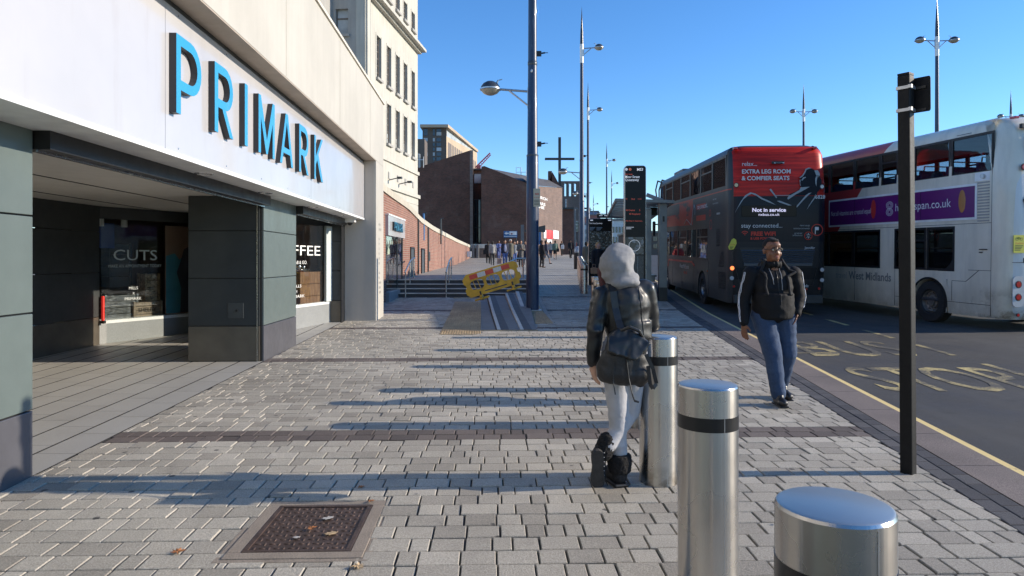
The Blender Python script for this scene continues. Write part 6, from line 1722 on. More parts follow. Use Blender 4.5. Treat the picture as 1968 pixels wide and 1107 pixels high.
ZL2 = [(.26,.03,.04,.1,.30),(.5,.0,.0,.05,.32),(1.02,.0,.0,.0,.34),(1.24,.0,.0,.0,.34),(2.17,.0,.0,.02,.34),(2.9,.0,.02,.05,.34),(3.33,.0,.06,.10,.36),(4.12,.03,.18,.35,.40),(4.28,.07,.24,.5,.42),(4.40,.15,.34,.6,.44),(4.46,.30,.48,.7,.44)]
W2 = 2.52
yaw2 = math.atan(.133)
cz2 = (10.0 + math.cos(yaw2)*W2/2, 13.8 + math.sin(yaw2)*W2/2)
G2 = thing('double_decker_bus', 'dirty white and red double decker bus with a purple side advert', 'bus', (cz2[0], cz2[1], g(13.6)-KD), yaw2)
G2.rotation_euler = (math.atan(.016), 0, yaw2)
up2 = [(.42,1.50),(1.58,2.66),(2.72,3.22),(3.28,3.86),(3.94,4.92),(5.0,6.05),(6.15,7.2),(7.3,8.4),(8.5,9.5)]
lo2 = [(1.42,2.20),(2.28,3.30),(3.9,4.95),(5.02,6.1),(6.18,7.3),(7.4,8.5)]
RIM = M_rimd
body2, hw2 = bus_shell(G2, W2, 10.5, bus2_paint(), ZL2, up2, lo2, (3.33,4.12), (1.24,2.17), (2.15, 7.9))
RIM = M_rim
windows(G2, hw2-.012, up2, 3.33, 4.12, 0, M_busglass2, .035, hopper=(3,6))
windows(G2, hw2, lo2, 1.24, 2.17, 0, M_busglass, .035, hopper=(1,3))
seats(G2, hw2, [.9+.85*i for i in range(9)], 2.95, M_seat); seats(G2, hw2, [1.5+.9*i for i in range(6)], 1.0, M_seat)
t = G2; h2 = -hw2
# big rear quarter: corner fillers that round the window's upper and lower outer corners
def corner_fill(y, z, r, sy, sz, mat, off=.006):
    mb = MB(); pts = [(y, z)] + [(y + sy*r - sy*r*math.cos(R(a)), z + sz*r - sz*r*math.sin(R(a))) for a in range(0, 91, 15)][::1]
    vs = [(h2-off, a, b_) for a, b_ in pts]; mb.add(vs, [tuple(range(len(vs)))]); mb.build('window_corner', mat, t)
corner_fill(1.385, 1.2, .5, 1, 1, M_gask, .002)
AD = MB().box(h2-.014,h2-.002,.78,6.1,2.33,3.10).build('advert_frame', M_trim, t)
k = NT('advert_purple'); k.col(k.ramp(k.noise(k.coord((1,.5,1)), .9, 3), [(.3,(.105,.012,.115)),(.7,(.15,.018,.165))])); k.rough(.3); M_purp = k.m
MB().box(h2-.018,h2-.0145,.83,6.05,2.38,3.05).build('advert_board', M_purp, AD)
mb = MB()
for yy in (2.42, 4.9): mb.box(h2-.0195,h2-.018,yy,yy+.01,2.38,3.05)
mb.build('advert_seam', M_gask, AD)
M_awhite = pm('advert_lettering_white', (.70,.68,.70), .5)
text('advert_lettering', 'healthspan.co.uk', M_awhite, AD, (h2-.021, 3.30, 2.64), .27, xd=(0,-1,0), fitw=1.80)
text('advert_lettering', 'Not all vitamins are created equal', M_awhite, AD, (h2-.021, 5.98, 2.64), .20, xd=(0,-1,0), fitw=1.75)
mb = MB()
for i in range(3):
    for s_ in (-1,1):
        n = 14; vs = []
        for q in range(n+1):
            a = 2*math.pi*q/n; r_ = .13-.035*i; vs += [(h2-.021, 3.50+r_*math.cos(a), 2.715+s_*.085+r_*.75*math.sin(a)), (h2-.021, 3.50+(r_-.012)*math.cos(a), 2.715+s_*.085+(r_-.012)*.75*math.sin(a))]
        mb.add(vs, [(2*q,2*q+1,2*q+3,2*q+2) for q in range(n)])
mb.build('advert_emblem', M_awhite, AD)
for (yy, m) in ((1.17, pm('capsule_orange', (.40,.17,.05), .35)),(4.12, pm('capsule_red', (.5,.04,.04), .4))):   # plain stand-in capsules
    mb = MB(); mb.ell((h2-.022,yy,2.74),(.004,.10,.25)); mb.build('capsule', m, AD, smooth=60)
def s2text(s, y0_, z, size, mat, w=None, bold=0): return text('side_lettering', s, mat, t, (h2-.005, y0_, z), size, xd=(0,-1,0), bold=bold, fitw=w)
M_fade = pm('faded_grey', (.20,.20,.19), .6)
s2text('West Midlands', 5.15, .88, .30, M_fade, 1.72, .006); s2text('travel', 5.75, .88, .26, pm('worn_grey', (.40,.39,.36), .7), .5)
for i in range(14): MB().box(h2-.014,h2-.001,.46,.76,2.28+i*.062,2.28+i*.062+.03).build('side_louvre', M_decog, t)
MB().cyl((h2,.62,3.23),(h2-.05,.62,3.23),.05).build('filler_cap', M_lmetal, t)
MB().box(h2-.004,h2+.0,.46,.85,3.14,3.32).build('filler_plate', M_trim, t)
mb = MB()
mb.box(h2-.002,h2+.004,.40,.41,.3,4.1); mb.box(h2-.002,h2+.004,.4,3.3,.52,.53); mb.box(h2-.002,h2+.004,1.45,1.46,.55,1.0); mb.box(h2-.002,h2+.004,3.3,3.31,.3,1.2); mb.box(h2-.002,h2+.004,1.05,1.46,.99,1.0); mb.box(h2-.002,h2+.004,.4,1.0,1.24,1.25); mb.box(h2-.002,h2+.004,.4,7,2.24,2.25)
mb.beam((h2-.001,1.05,1.0),(h2-.001,.72,1.24),.006,.012)
for yy in (4.9, 6.6): mb.box(h2-.002,h2+.004,yy,yy+.01,.3,1.2)
mb.build('panel_seam', M_gask, t)
MB().box(h2-.012,h2-.001,.95,1.35,4.19,4.20).build('gutter', M_gask, t)
MB().box(h2-.02,h2-.002,.62,.70,1.62,1.64).build('vent_slot', M_gask, t); MB().box(h2-.02,h2-.002,.50,.70,1.68,1.70).build('vent_slot', M_gask, t)
# arch trim
mb = MB(); A_ = [(2.15+.55*math.cos(R(a)), .48+.55*math.sin(R(a))) for a in range(-10,191,10)]
for a, b_ in zip(A_, A_[1:]): mb.beam((h2-.006,a[0],a[1]),(h2-.006,b_[0],b_[1]),.02,.04)
mb.build('arch_trim', M_gask, t)
# rear face
def d2(name, x, z, r, mat): return disc(t, name, x, z, r, mat, -.002)
d2('tail_lamp', h2+.25, .98, .062, M_redlens); d2('tail_lamp', h2+.25, .72, .062, M_redlens); d2('reflector', h2+.25, .36, .032, M_redlens); d2('upper_lamp', h2+.36, 3.36, .06, M_redlens).location = (0,.02,0)
MB().box(h2+.28,h2+.38,.16,.30,4.37,4.42).build('marker_lamp', M_redlens, t, bevel=.01)
MB().box(h2+.38,1.0,.10,.17,4.16,4.26).build('rear_vent', M_gask, t, bevel=.01)
f = MB().prism(rr(h2+.52,-h2-.4,3.45,4.05,.15), lambda a,b_,d:(a,d,b_), .04, .20).build('rear_window', M_gask, t)
MB().prism(rr(h2+.56,-h2-.44,3.49,4.01,.12), lambda a,b_,d:(a,d,b_), .02, .039).build('pane', M_wglass, f)
f = MB().prism([(h2+.34,2.70),(h2+.42,2.8),(-h2-.3,2.8),(-h2-.3,1.8),(h2+.85,1.75),(h2+.6,1.95),(h2+.45,2.3)], lambda a,b_,d:(a,d,b_), -.02, .06).build('rear_glass', M_gask, t)
n2 = MB().box(h2+.12,h2+.36,-.014,-.002,1.62,1.98).build('cyclist_notice', M_cyc, t)
text('notice_text', 'Cyclists', M_bred, n2, (h2+.15,-.018,1.80), .05, fitw=.18)
for i in range(4): MB().box(h2+.15,h2+.33-.02*i,-.0165,-.0145,1.76-i*.03,1.772-i*.03).build('notice_line', M_gask, n2)
mb = MB()
for cx in (.19,.29): 
    n = 14
    vs = []
    for q in range(n+1):
        a = 2*math.pi*q/n; vs += [(h2+cx+.033*math.cos(a),-.0165,1.90+.033*math.sin(a)),(h2+cx+.027*math.cos(a),-.0165,1.90+.027*math.sin(a))]
    mb.add(vs, [(2*q,2*q+1,2*q+3,2*q+2) for q in range(n)])
mb.beam((h2+.19,-.0165,1.9),(h2+.22,-.0165,1.94),.006,.003); mb.beam((h2+.22,-.0165,1.94),(h2+.29,-.0165,1.9),.006,.003); mb.beam((h2+.22,-.0165,1.94),(h2+.27,-.0165,1.94),.006,.003)
mb.build('bicycle_mark', M_gask, n2)
MB().box(h2+.35,h2+.6,-.012,-.002,1.42,1.52).build('rear_label', M_gask, t, bevel=.004); MB().box(h2+.44,h2+.6,-.014,-.0121,1.44,1.50).build('label_field', M_trim, t)
MB().prism(rr(h2+.5,h2+.68,1.18,1.30,.05), lambda a,b_,d:(a,d,b_), -.01,-.001).build('rear_handle', M_gask, t)
mb = MB(); mb.prism(rr(h2+.12,h2+.38,.52,1.15,.10), lambda a,b_,d:(a,d,b_), -.004,.0)
mb.build('lamp_panel', pm('lamp_panel_grey', (.42,.44,.46), .4), t)
mb = MB(); mb.box(h2+.40,h2+.41,-.003,.0,.5,3.2); mb.box(h2+.1,-h2-.1,-.003,.0,1.42,1.43); mb.beam((h2+.40,-.002,.8),(h2+.5,-.002,.5),.008,.004); mb.box(h2+.45,-h2-.2,-.003,.0,.55,.56); mb.build('panel_seam', M_gask, t)
mb = MB(); mb.cyl((h2+1.1,.6,4.45),(h2+1.1,.6,4.75),.012,n=6); mb.build('aerial', M_gask, t)
# ------------------------------------------------------------------ people
def cloth(name, c, rough=.8, var=.25, vs=6, bump=.5, bs=9, coat=0, fine=0, spec=None):
    k = NT(name); co = k.coord(); n1 = k.noise(co, vs, 5)
    cc = k.ramp(n1, [(.3, tuple(x*(1-var) for x in c)), (.7, tuple(min(1, x*(1+var)) for x in c))])
    if fine: cc = k.mix(.5, cc, k.ramp(k.noise(co, fine, 2), [(.4, tuple(x*.5 for x in c)), (.6, tuple(min(1,x*1.4) for x in c))]))
    k.col(cc); k.rough(rough); k.b.inputs['Coat Weight'].default_value = coat
    if spec is not None: k.b.inputs['Specular IOR Level'].default_value = spec
    k.bump(k.noise(co, bs, 5, .65), bump, .03)
    return k.m
def skinmat(name, c): return pm(name, c, .48, var=.12, vs=20)
SK_dark = skinmat('skin_brown', (.20,.085,.045)); SK_light = skinmat('skin_light', (.52,.30,.21)); SK_mid = skinmat('skin_tan', (.33,.17,.10))
CM = {}
def cm(c, rough=.85):
    key = (round(c[0],3), round(c[1],3), round(c[2],3))
    if key not in CM: CM[key] = cloth('cloth_%d' % len(CM), c, rough)
    return CM[key]
V = Vector
def fingers(mb, wrist, d, side, palmn, s=1.0, curl=.5):
    """palm, four bent fingers and a thumb. d: direction of the hand, side: towards the thumb, palmn: the way the fingers curl"""
    d = V(d).normalized(); side = V(side).normalized(); pn = V(palmn).normalized(); w_ = V(wrist)
    for q in (-.026,-.009,.009,.026):
        mb.cap2(w_ + side*q*.6*s, w_ + d*.085*s + side*q*s, .015*s, .0115*s, 8)
    for q, L_, in ((.031,.068),(.0105,.076),(-.0105,.070),(-.031,.055)):
        a = w_ + d*.085*s + side*q*s; dd_ = d.copy()
        for seg, rr_ in ((.42,.0088),(.32,.0080),(.26,.0072)):
            dd_ = (dd_ + pn*curl*.55).normalized(); b_ = a + dd_*L_*seg*1.15*s; mb.cap2(a, b_, rr_*s, rr_*.93*s, 8); a = b_
    a = w_ + d*.025*s + side*.024*s; b_ = a + (d*.6+side*.8).normalized()*.038*s; c_ = b_ + (d*.9+side*.25+pn*.3).normalized()*.032*s
    mb.cap2(a, b_, .0125*s, .0105*s, 8); mb.cap2(b_, c_, .0100*s, .0085*s, 8)
def small_person(label, x, y, z, H, face, top, bottom, hair=(.02,.015,.012), skin=SK_mid, coat=False, skirt=False, shorts=False,
                 stride=.12, arms='down', hat=None, bag=None, hood=False, vox=.020, group='pedestrians farther up the street'):
    t = thing('person', label, 'person', (x, y, z), face, group)
    h = H; f = V((0,-1,0))
    hipz = .52*h; shz = .815*h
    LF = [(-.055*h*1.0, -stride*.5), (.055*h, stride*.5)]
    body = MB(); trou = MB(); jack = MB(); shoe = MB()
    kn = []
    for sx, fy in LF:
        hip = V((sx, 0, hipz)); ank = V((sx*.9, fy, .05*h + (.03 if fy > 0.03 else 0))); knee = (hip+ank)/2 + V((0, -.03 - abs(fy)*.15, .0)); kn.append((hip, knee, ank))
        body.cap2(hip, knee, .05*h*.9, .032*h); body.cap2(knee, ank, .030*h, .020*h); body.cap2(ank, ank+V((0,-.07*h,-.03*h)), .022*h, .018*h)
        if shorts: trou.cap2(hip, knee, .062*h, .050*h)
        elif not skirt: trou.cap2(hip, knee, .060*h, .043*h); trou.cap2(knee, ank+V((0,0,.01)), .042*h, .032*h)
        shoe.cap2(ank+V((0,.015*h,-.025*h)), ank+V((0,-.085*h,-.032*h)), .026*h, .022*h)
    body.ell((0,0,hipz+.02*h),(.085*h,.062*h,.07*h)); body.cap2((0,0,hipz+.03*h),(0,0,shz-.05*h),.072*h,.085*h)
    body.cap2((-.07*h,0,shz-.01*h),(.07*h,0,shz-.01*h),.045*h,.045*h); body.cap2((0,0,shz),(0,-.01*h,.875*h),.032*h,.030*h)
    body.ell((0,-.008*h,.930*h),(.046*h,.058*h,.068*h)); body.ell((0,-.064*h,.922*h),(.008*h,.012*h,.014*h)); body.ell((0,-.02*h,.893*h),(.034*h,.038*h,.03*h))
    for s_ in (-1,1): body.ell((s_*.046*h,0,.925*h),(.006*h,.012*h,.016*h))
    for sx in (-1,1):
        sh = V((sx*.108*h, 0, shz-.015*h))
        if arms == 'down': el = sh + V((sx*.02*h, (.03 if sx > 0 else -.02), -.17*h)); wr = el + V((0,-.05*h*(1 if sx < 0 else .3),-.145*h))
        elif arms == 'phone': el = sh + V((sx*.03*h, -.02*h, -.165*h)); wr = el + V((-sx*.085*h,-.12*h,.03*h))
        elif arms == 'fold': el = sh + V((sx*.045*h, -.03*h, -.15*h)); wr = el + V((-sx*.14*h,-.08*h,.02*h))
        else: el = sh + V((sx*.05*h, .02*h, -.155*h)); wr = el + V((-sx*.05*h,-.06*h,-.09*h))
        body.cap2(sh, el, .030*h, .022*h); body.cap2(el, wr, .021*h, .015*h)
        hd = (wr-el).normalized(); body.ell(wr+hd*.03*h, (.016*h,.022*h,.032*h)); body.cap2(wr+hd*.04*h, wr+hd*.075*h, .012*h, .008*h); body.cap2(wr+hd*.02*h, wr+hd*.05*h+V((-sx*.0,-.02*h,0)), .008*h,.006*h)
        jack.cap2(sh, el, .043*h, .036*h); jack.cap2(el, wr-hd*.01, .035*h, .026*h)
    jl = hipz - (.20*h if coat else .03*h)
    jack.cap2((-.062*h,0,shz-.015*h),(.062*h,0,shz-.015*h),.055*h,.055*h); jack.cap2((0,0,shz-.05*h),(0,0,hipz+.05*h),.100*h,.092*h)
    jack.lathe([(.098*h,jl),(.100*h,hipz+.06*h),(.09*h,shz-.1*h)], (0,0,0), n=16)
    b_ = remesh('body', body, vox, skin, t, 2)
    remesh('jacket', jack, vox*1.05, top, t, 3)
    if skirt: sk = MB(); sk.lathe([(.105*h,.30*h),(.085*h,hipz+.04*h)], n=16); remesh('skirt', sk, vox, bottom, t, 2)
    else: trou.ell((0,0,hipz),(.095*h,.075*h,.075*h)); remesh('shorts' if shorts else 'trousers', trou, vox, bottom, t, 2)
    remesh('shoes', shoe, vox*.9, cm((.02,.02,.02)), t, 1)
    hr = MB()
    if hood: hr.ell((0,.012*h,.935*h),(.062*h,.068*h,.082*h)); hr.cap2((0,.03*h,.87*h),(0,.04*h,.84*h),.06*h,.06*h)
    elif hat: hr.ell((0,.004*h,.965*h),(.054*h,.062*h,.045*h)); hr.cyl((0,0,.94*h),(0,0,.955*h),.055*h,.055*h)
    else: hr.ell((0,.010*h,.952*h),(.056*h,.064*h,.060*h)); hr.ell((0,.026*h,.925*h),(.054*h,.048*h,.065*h))
    if isinstance(hair, tuple) and len(hair) == 3: remesh('hat' if hat else ('hood' if hood else 'hair'), hr, vox*.8, hat or cm(hair), t, 1)
    return t
def small_bag(label, x, y, z, w_, h_, mat, rz=0):
    t = thing('bag', label, 'bag', (x, y, z), rz)
    mb = MB(); mb.obox((0,0,h_/2),(w_,w_*.45,h_)); mb.build('body', mat, t, bevel=.02)
    mb = MB(); mb.tube([(-w_*.25,0,h_),(-w_*.2,0,h_+.13),(w_*.2,0,h_+.13),(w_*.25,0,h_)],.012,6); mb.build('handle', mat, t)
    return t
def rx(x, Y): return (x-984)/1312*Y
BK = cm((.012,.012,.014)); NAVY = cm((.02,.025,.05)); GREY = cm((.27,.265,.26)); DGREY = cm((.05,.052,.055)); BLUE = cm((.06,.085,.22)); LBLUE = cm((.32,.34,.47)); JEAN = cm((.07,.11,.26)); KHAKI = cm((.10,.09,.065)); GREEN = cm((.11,.16,.13)); STRIPE = cm((.16,.17,.19)); WHITE = cm((.6,.6,.6)); CHECK = cloth('checked_coat', (.11,.10,.09), .85, .9, 22); MARO = cm((.09,.02,.025)); PATT = cm((.20,.19,.18))
PP = [
 # px x, Y, H, facing, top, bottom, opts, label
 (938, 52, 1.72, 3.0, BK, BK, dict(coat=True, arms='down'), 'person in long black coat with shoulder bag at the far left of the crowd'),
 (946.5, 47.5, 1.68, 3.2, GREY, DGREY, dict(stride=.2), 'person in grey patterned hoodie and dark trousers walking away on the terrace'),
 (958.5, 56, 1.76, .6, BLUE, BLUE, dict(arms='fold', skin=SK_dark), 'person in a blue jacket with folded arms behind the grey hoodie'),
 (970.5, 45, 1.74, .1, NAVY, JEAN, dict(stride=.2), 'person in open navy jacket, pale blue shirt and bright blue jeans facing the camera'),
 (981, 47, 1.80, .5, KHAKI, DGREY, dict(coat=True, hat=cm((.42,.42,.40))), 'bearded person in pale grey beanie and long khaki coat'),
 (988.5, 49, 1.70, .2, STRIPE, JEAN, dict(), 'person in striped grey top beside the khaki coat'),
 (993.5, 55, 1.75, .4, BK, BK, dict(skin=SK_light), 'person whose head shows between the striped top and the checked coat'),
 (1001, 42, 1.66, .1, CHECK, BK, dict(coat=True, arms='phone', stride=.05), 'person in checked dark coat looking down at a phone'),
 (1010, 50, 1.74, -.3, NAVY, NAVY, dict(), 'person in navy half hidden behind the blue lamp column'),
 (1041, 45, 1.80, 2.0, BK, BK, dict(skin=SK_dark, stride=.12), 'person all in black standing just right of the blue lamp column'),
 (1049.5, 51.5, 1.76, 1.7, NAVY, cm((.13,.14,.17)), dict(shorts=True, stride=.55), 'person in navy jacket and grey shorts striding left'),
 (1058, 66, 1.62, .2, GREY, NAVY, dict(), 'small figure in pale grey top and dark trousers behind the striding one'),
 (1067, 62, 1.72, 3.1, GREEN, BK, dict(skirt=True, stride=.25), 'person in sage green top and black skirt walking away'),
 (1079.5, 76, 1.60, .4, BK, BK, dict(stride=.15), 'small figure in black carrying a white bag'),
 (1096.5, 66, 1.78, .3, BK, BK, dict(stride=.2), 'person in black walking towards the camera in mid street'),
 (1106, 68, 1.70, 2.8, MARO, BK, dict(), 'figure in dark red beside the litter bin'),
 (1114.5, 60, 1.74, -.5, DGREY, BK, dict(), 'figure in dark grey behind the litter bin'),
 (1127.5, 38, 1.75, 2.4, KHAKI, BK, dict(coat=True), 'person in dark olive coat half hidden behind the second lamp column'),
 (1182, 36, 1.72, .2, cm((.5,.48,.46)), BK, dict(skin=SK_light), 'figure with pale top between the map board and the information column'),
 (1190, 31, 1.70, -.4, cm((.30,.03,.03)), BK, dict(), 'figure in red and black just above the grey hood'),
]
for (x_, Y_, H_, fa, tp, bt_, op, lb) in PP:
    onT = x_ < 1012
    z_ = max(terr(Y_), g(Y_)) if onT and Y_ < 66 else g(Y_)
    op = dict(op)
    small_person(lb, rx(x_, Y_), Y_, z_, H_, fa, tp, bt_, vox=.024, **op)
# blue jeans person wears an open jacket: pale shirt front
small_bag('dark shoulder bag hanging by the long black coat', rx(934,51.7), 51.7, terr(51.7)+.75, .42, .35, BK)
small_bag('patterned pale shopping bag held low in the crowd', rx(960,45.5), 45.5, terr(45.5)+.15, .32, .36, cm((.42,.30,.24)))
small_bag('white bag carried at the waist of the small black figure', rx(1081,75.5), 75.5, g(75.5)+.75, .35, .42, WHITE)
small_bag('black handbag beside the sage green top', rx(1072,61.8), 61.8, g(62)+.7, .25, .3, BK)
bp = bpy.data.objects
# shirt front for the open jacket
o = MB(); o.ell((0,-.155,1.18),(.085,.04,.27)); q = remesh('shirt', o, .02, LBLUE, [c for c in COL.objects if c.get('label','').startswith('person in open navy')][0], 1)
# blond woman by the map board, holding a small basket bag
BW_ = small_person('blonde person in a black coat standing in front of the map board', rx(1150,25.5), 25.5, g(25.5), 1.80, .25, BK, BK, hair=(.50,.27,.10), skin=SK_light, coat=True, stride=.05, arms='down', vox=.014)
small_bag('tan basket handbag hanging in front of the black coat', rx(1141.5,25.1), 25.1, g(25.5)+.62, .24, .22, cm((.40,.24,.14)))

# ------------------------------------------------------------------ the man walking towards the camera
MX, MY = 2.78, 7.28
MZ = g(MY)
Mn = thing('person', 'stocky man in glasses, black hooded top and blue jeans walking towards the camera', 'person', (MX, MY, MZ), 0)
hq = R(7)                               # head turned to his left
def hd(x, y, z):                         # head-space to body-space
    v = Matrix.Rotation(hq, 3, 'Z') @ V((x, y, z)); return v + V((-.012, -.02, 1.60))
def hell(mb, c, r, n=16, m=12):
    base_ = len(mb.v); mb.ell((0,0,0), r, n=n, m=m); M_ = Matrix.Rotation(hq, 3, 'Z'); cc = hd(*c)
    for i in range(base_, len(mb.v)): mb.v[i] = tuple(M_ @ V(mb.v[i]) + cc)
b = MB()
# torso, neck, limbs (under the clothes)
b.cap2((0,.02,1.0),(0,.02,1.26),.095,.095); b.cap2((-.15,0,1.35),(.15,0,1.35),.042,.042); b.cap2((0,.015,1.22),(0,.01,1.38),.09,.06); b.cap2((0,.0,1.36),(-.005,-.01,1.50),.070,.064)
lsh, lel, lwr = V((.225,.0,1.365)), V((.285,.02,1.11)), V((.235,-.04,.95))        # his left arm, hand in pocket
rsh, rel_, rwr = V((-.235,.0,1.365)), V((-.305,.02,1.09)), V((-.322,-.05,.835))    # his right arm, hanging
b.cap2(lsh,lel,.052,.045); b.cap2(lel,lwr,.042,.030); b.cap2(rsh,rel_,.055,.045); b.cap2(rel_,rwr,.042,.028)
hipL, kneeL, ankL = V((.115,0,.93)), V((.155,-.02,.52)), V((.175,.20,.15))
hipR, kneeR, ankR = V((-.09,0,.93)), V((-.045,-.13,.50)), V((-.005,-.17,.10))
for a_, k_, n_ in ((hipL,kneeL,ankL),(hipR,kneeR,ankR)): b.cap2(a_,k_,.10,.065); b.cap2(k_,n_,.060,.04)
# head
hell(b,(0,.012,.045),(.083,.100,.098)); hell(b,(0,-.022,-.035),(.070,.078,.082)); hell(b,(0,-.050,-.075),(.050,.045,.035)); hell(b,(0,-.01,-.07),(.065,.06,.045))
for s_ in (-1,1):
    hell(b,(s_*.040,-.062,-.028),(.030,.026,.030)); hell(b,(s_*.086,.012,-.002),(.010,.022,.033)); hell(b,(s_*.092,.018,.008),(.008,.016,.020))
    hell(b,(s_*.034,-.080,.030),(.027,.014,.009)); hell(b,(s_*.014,-.103,-.026),(.010,.010,.009))
hell(b,(0,-.094,.012),(.012,.014,.032)); hell(b,(0,-.104,-.020),(.014,.017,.014)); hell(b,(0,-.086,-.058),(.026,.013,.018)); hell(b,(0,-.072,.062),(.055,.030,.035))
fingers(b, rwr, (-.02,-.10,-.99), (.55,-.8,.1), (.85,.5,0), 1.05, .40)
fingers(b, lwr, (-.3,-.35,-.88), (0,-1,.3), (-.9,.2,0), .95, .4)
remesh('body', b, .0068, SK_dark, Mn, 2)
# lips, eyes, brows
lp = MB(); hell(lp,(0,-.0985,-.0535),(.022,.008,.0050)); hell(lp,(0,-.0975,-.0640),(.019,.009,.0065)); lp.build('lips', pm('lips', (.30,.11,.09), .35), Mn, smooth=70)
for s_ in (-1,1):
    e = MB(); hell(e,(s_*.033,-.0835,.0135),(.0135,.0105,.0075)); eo = e.build('eye', pm('eye_white_%d' % (s_+1), (.62,.58,.54), .25), Mn, smooth=70)
    e = MB(); hell(e,(s_*.033+.004,-.0915,.0135),(.0058,.004,.0060)); e.build('iris', pm('iris_%d' % (s_+1), (.02,.012,.008), .15), eo, smooth=70)
    e = MB(); hell(e,(s_*.034,-.091,.036),(.022,.006,.0045)); e.build('eyebrow', cm((.012,.009,.008)), Mn, smooth=70)
hr = MB(); hell(hr,(0,.028,.064),(.0865,.096,.088)); hell(hr,(0,.048,.03),(.083,.066,.075)); hell(hr,(0,-.022,.112),(.058,.058,.026))
remesh('hair', hr, .008, cloth('short_hair', (.014,.011,.010), .9, .4, 60, .8, 120), Mn, 2)
gl_ = MB()
def hp(x,y,z): return hd(x,y,z)
for s_ in (-1,1):
    c0 = (s_*.034,-.108,.012); pts = []
    for q in range(17):
        a = 2*math.pi*q/16; pts.append(hp(c0[0]+.0265*math.cos(a)*(1+.06*math.cos(2*a)), c0[1]+.006*abs(math.cos(a))*(1 if s_*math.cos(a) > 0 else 0), c0[2]+.0165*math.sin(a)))
    for p_, q_ in zip(pts, pts[1:]): gl_.cyl(p_, q_, .0026 if (p_.z+q_.z)/2 > hp(*c0).z else .0016, n=6)
    gl_.cyl(hp(s_*.061,-.103,.018), hp(s_*.092,.015,.020), .0028, n=6)
gl_.cyl(hp(-.009,-.110,.016), hp(.009,-.110,.016), .0026, n=6)
GF = gl_.build('glasses', M_gask, Mn)
lens = MB()
for s_ in (-1,1):
    c0 = (s_*.034,-.1085,.012); lens.add([hp(c0[0]+.0255*math.cos(2*math.pi*q/14), c0[1], c0[2]+.0155*math.sin(2*math.pi*q/14)) for q in range(14)], [tuple(range(14))])
lens.build('lens', glass('lens_glass', (.92,.94,.95), .35), GF)
# hooded top
def drape(amp, sx, sz, seed=0):
    from mathutils import noise as N_
    def fnc(co, no):
        q = N_.noise(V((co.x*sx + co.z*4, co.y*sx, co.z*sz - co.x*5 + seed)))
        q = 1 - abs(q)*2.2
        return no * (max(-.6, q) * amp)
    return fnc
def fold(amp, sc, seed=0):
    from mathutils import noise as N_
    def fnc(co, no):
        q = N_.noise(V((co.x*sc, co.y*sc, co.z*sc*.55 + seed)))*.6 + N_.noise(V((co.x*sc*2.3, co.y*sc*2.3, co.z*sc*1.6 + seed)))*.4
        return no * (q*amp)
    return fnc
j = MB()
_n0 = len(j.v); j.cap2((0,.01,1.10),(0,.02,1.26),.185,.175); j.ell((-.075,-.01,1.22),(.145,.145,.20)); j.ell((.075,-.01,1.22),(.145,.145,.20)); j.ell((0,-.03,1.03),(.215,.180,.20))
j.lathe([(.205,.885),(.222,.90),(.232,1.0),(.224,1.15)], (0,0,0), n=28)
for i in range(len(j.v)): pass
j.v = [((x*.94, (y-.01)*.86+.01, z) if i >= _n0 else (x,y,z)) for i, (x,y,z) in enumerate(j.v)]; j.cap2((-.145,.01,1.36),(.145,.01,1.36),.076,.076); j.cap2((-.08,.01,1.405),(.08,.01,1.405),.070,.070)
j.cap2(lsh,lel,.076,.066); j.cap2(lel,lwr,.064,.054); j.cap2(rsh,rel_,.076,.064); j.cap2(rel_,rwr+V((0,0,.012)),.066,.047)
# collar and dropped hood
for q in range(14):
    a = 2*math.pi*q/14; j.ell((.088*math.cos(a)-.008, .088*math.sin(a)+.005, 1.472+.016*math.sin(a)), (.024,.024,.038), n=8, m=6)
j.ell((-.0,.115,1.44),(.12,.06,.07))
M_hoody = cloth('black_jersey', (.006,.006,.007), .75, .2, 5, .22, 11, spec=.3)
remesh('hooded_top', j, .010, M_hoody, Mn, 5, disp=drape(.008, 6, 9, 4))
# drawstrings, zip, sleeve tape
M_cord = cm((.30,.30,.31)); M_tapew = pm('white_tape', (.62,.62,.64), .6, var=.05)
def surf_y(x, z):                        # front of the top at x, z
    return -.218 + .9*x*x*1.3 + (.03 if z > 1.3 else 0) + (max(0, z-1.28))*.55
def cast_line(name, pts, r, mat, parent, target, front=False):
    """lay a thin cord on the surface of a built part by nearest point"""
    from mathutils.bvhtree import BVHTree
    me = target.data; bv = BVHTree.FromPolygons([v.co for v in me.vertices], [p.vertices for p in me.polygons])
    out = []
    for p_ in pts:
        q0 = V(p_); hit = bv.ray_cast(V((q0.x, -1.2, q0.z)), V((0,1,0))) if front else (None,)*4
        loc, no = (hit[0], hit[1]) if hit[0] is not None else bv.find_nearest(q0)[:2]
        out.append(loc + no*r*.6)
    mb = MB(); mb.tube(out, r, 6); return mb.build(name, mat, parent, smooth=60)
top_ = [c for c in Mn.children if c.name.startswith('hooded_top')][0]
def lerp_pts(a, b_, n): a, b_ = V(a), V(b_); return [a.lerp(b_, i/n) for i in range(n+1)]
cast_line('drawstring', lerp_pts((-.065,-.3,1.42),(-.035,-.3,1.25),8), .004, M_cord, Mn, top_, True)
cast_line('drawstring', lerp_pts((.045,-.3,1.42),(.050,-.3,1.19),8), .004, M_cord, Mn, top_, True)
cast_line('zip', lerp_pts((.0,-.3,1.44),(.015,-.3,1.04),12), .003, M_gask, Mn, top_, True)
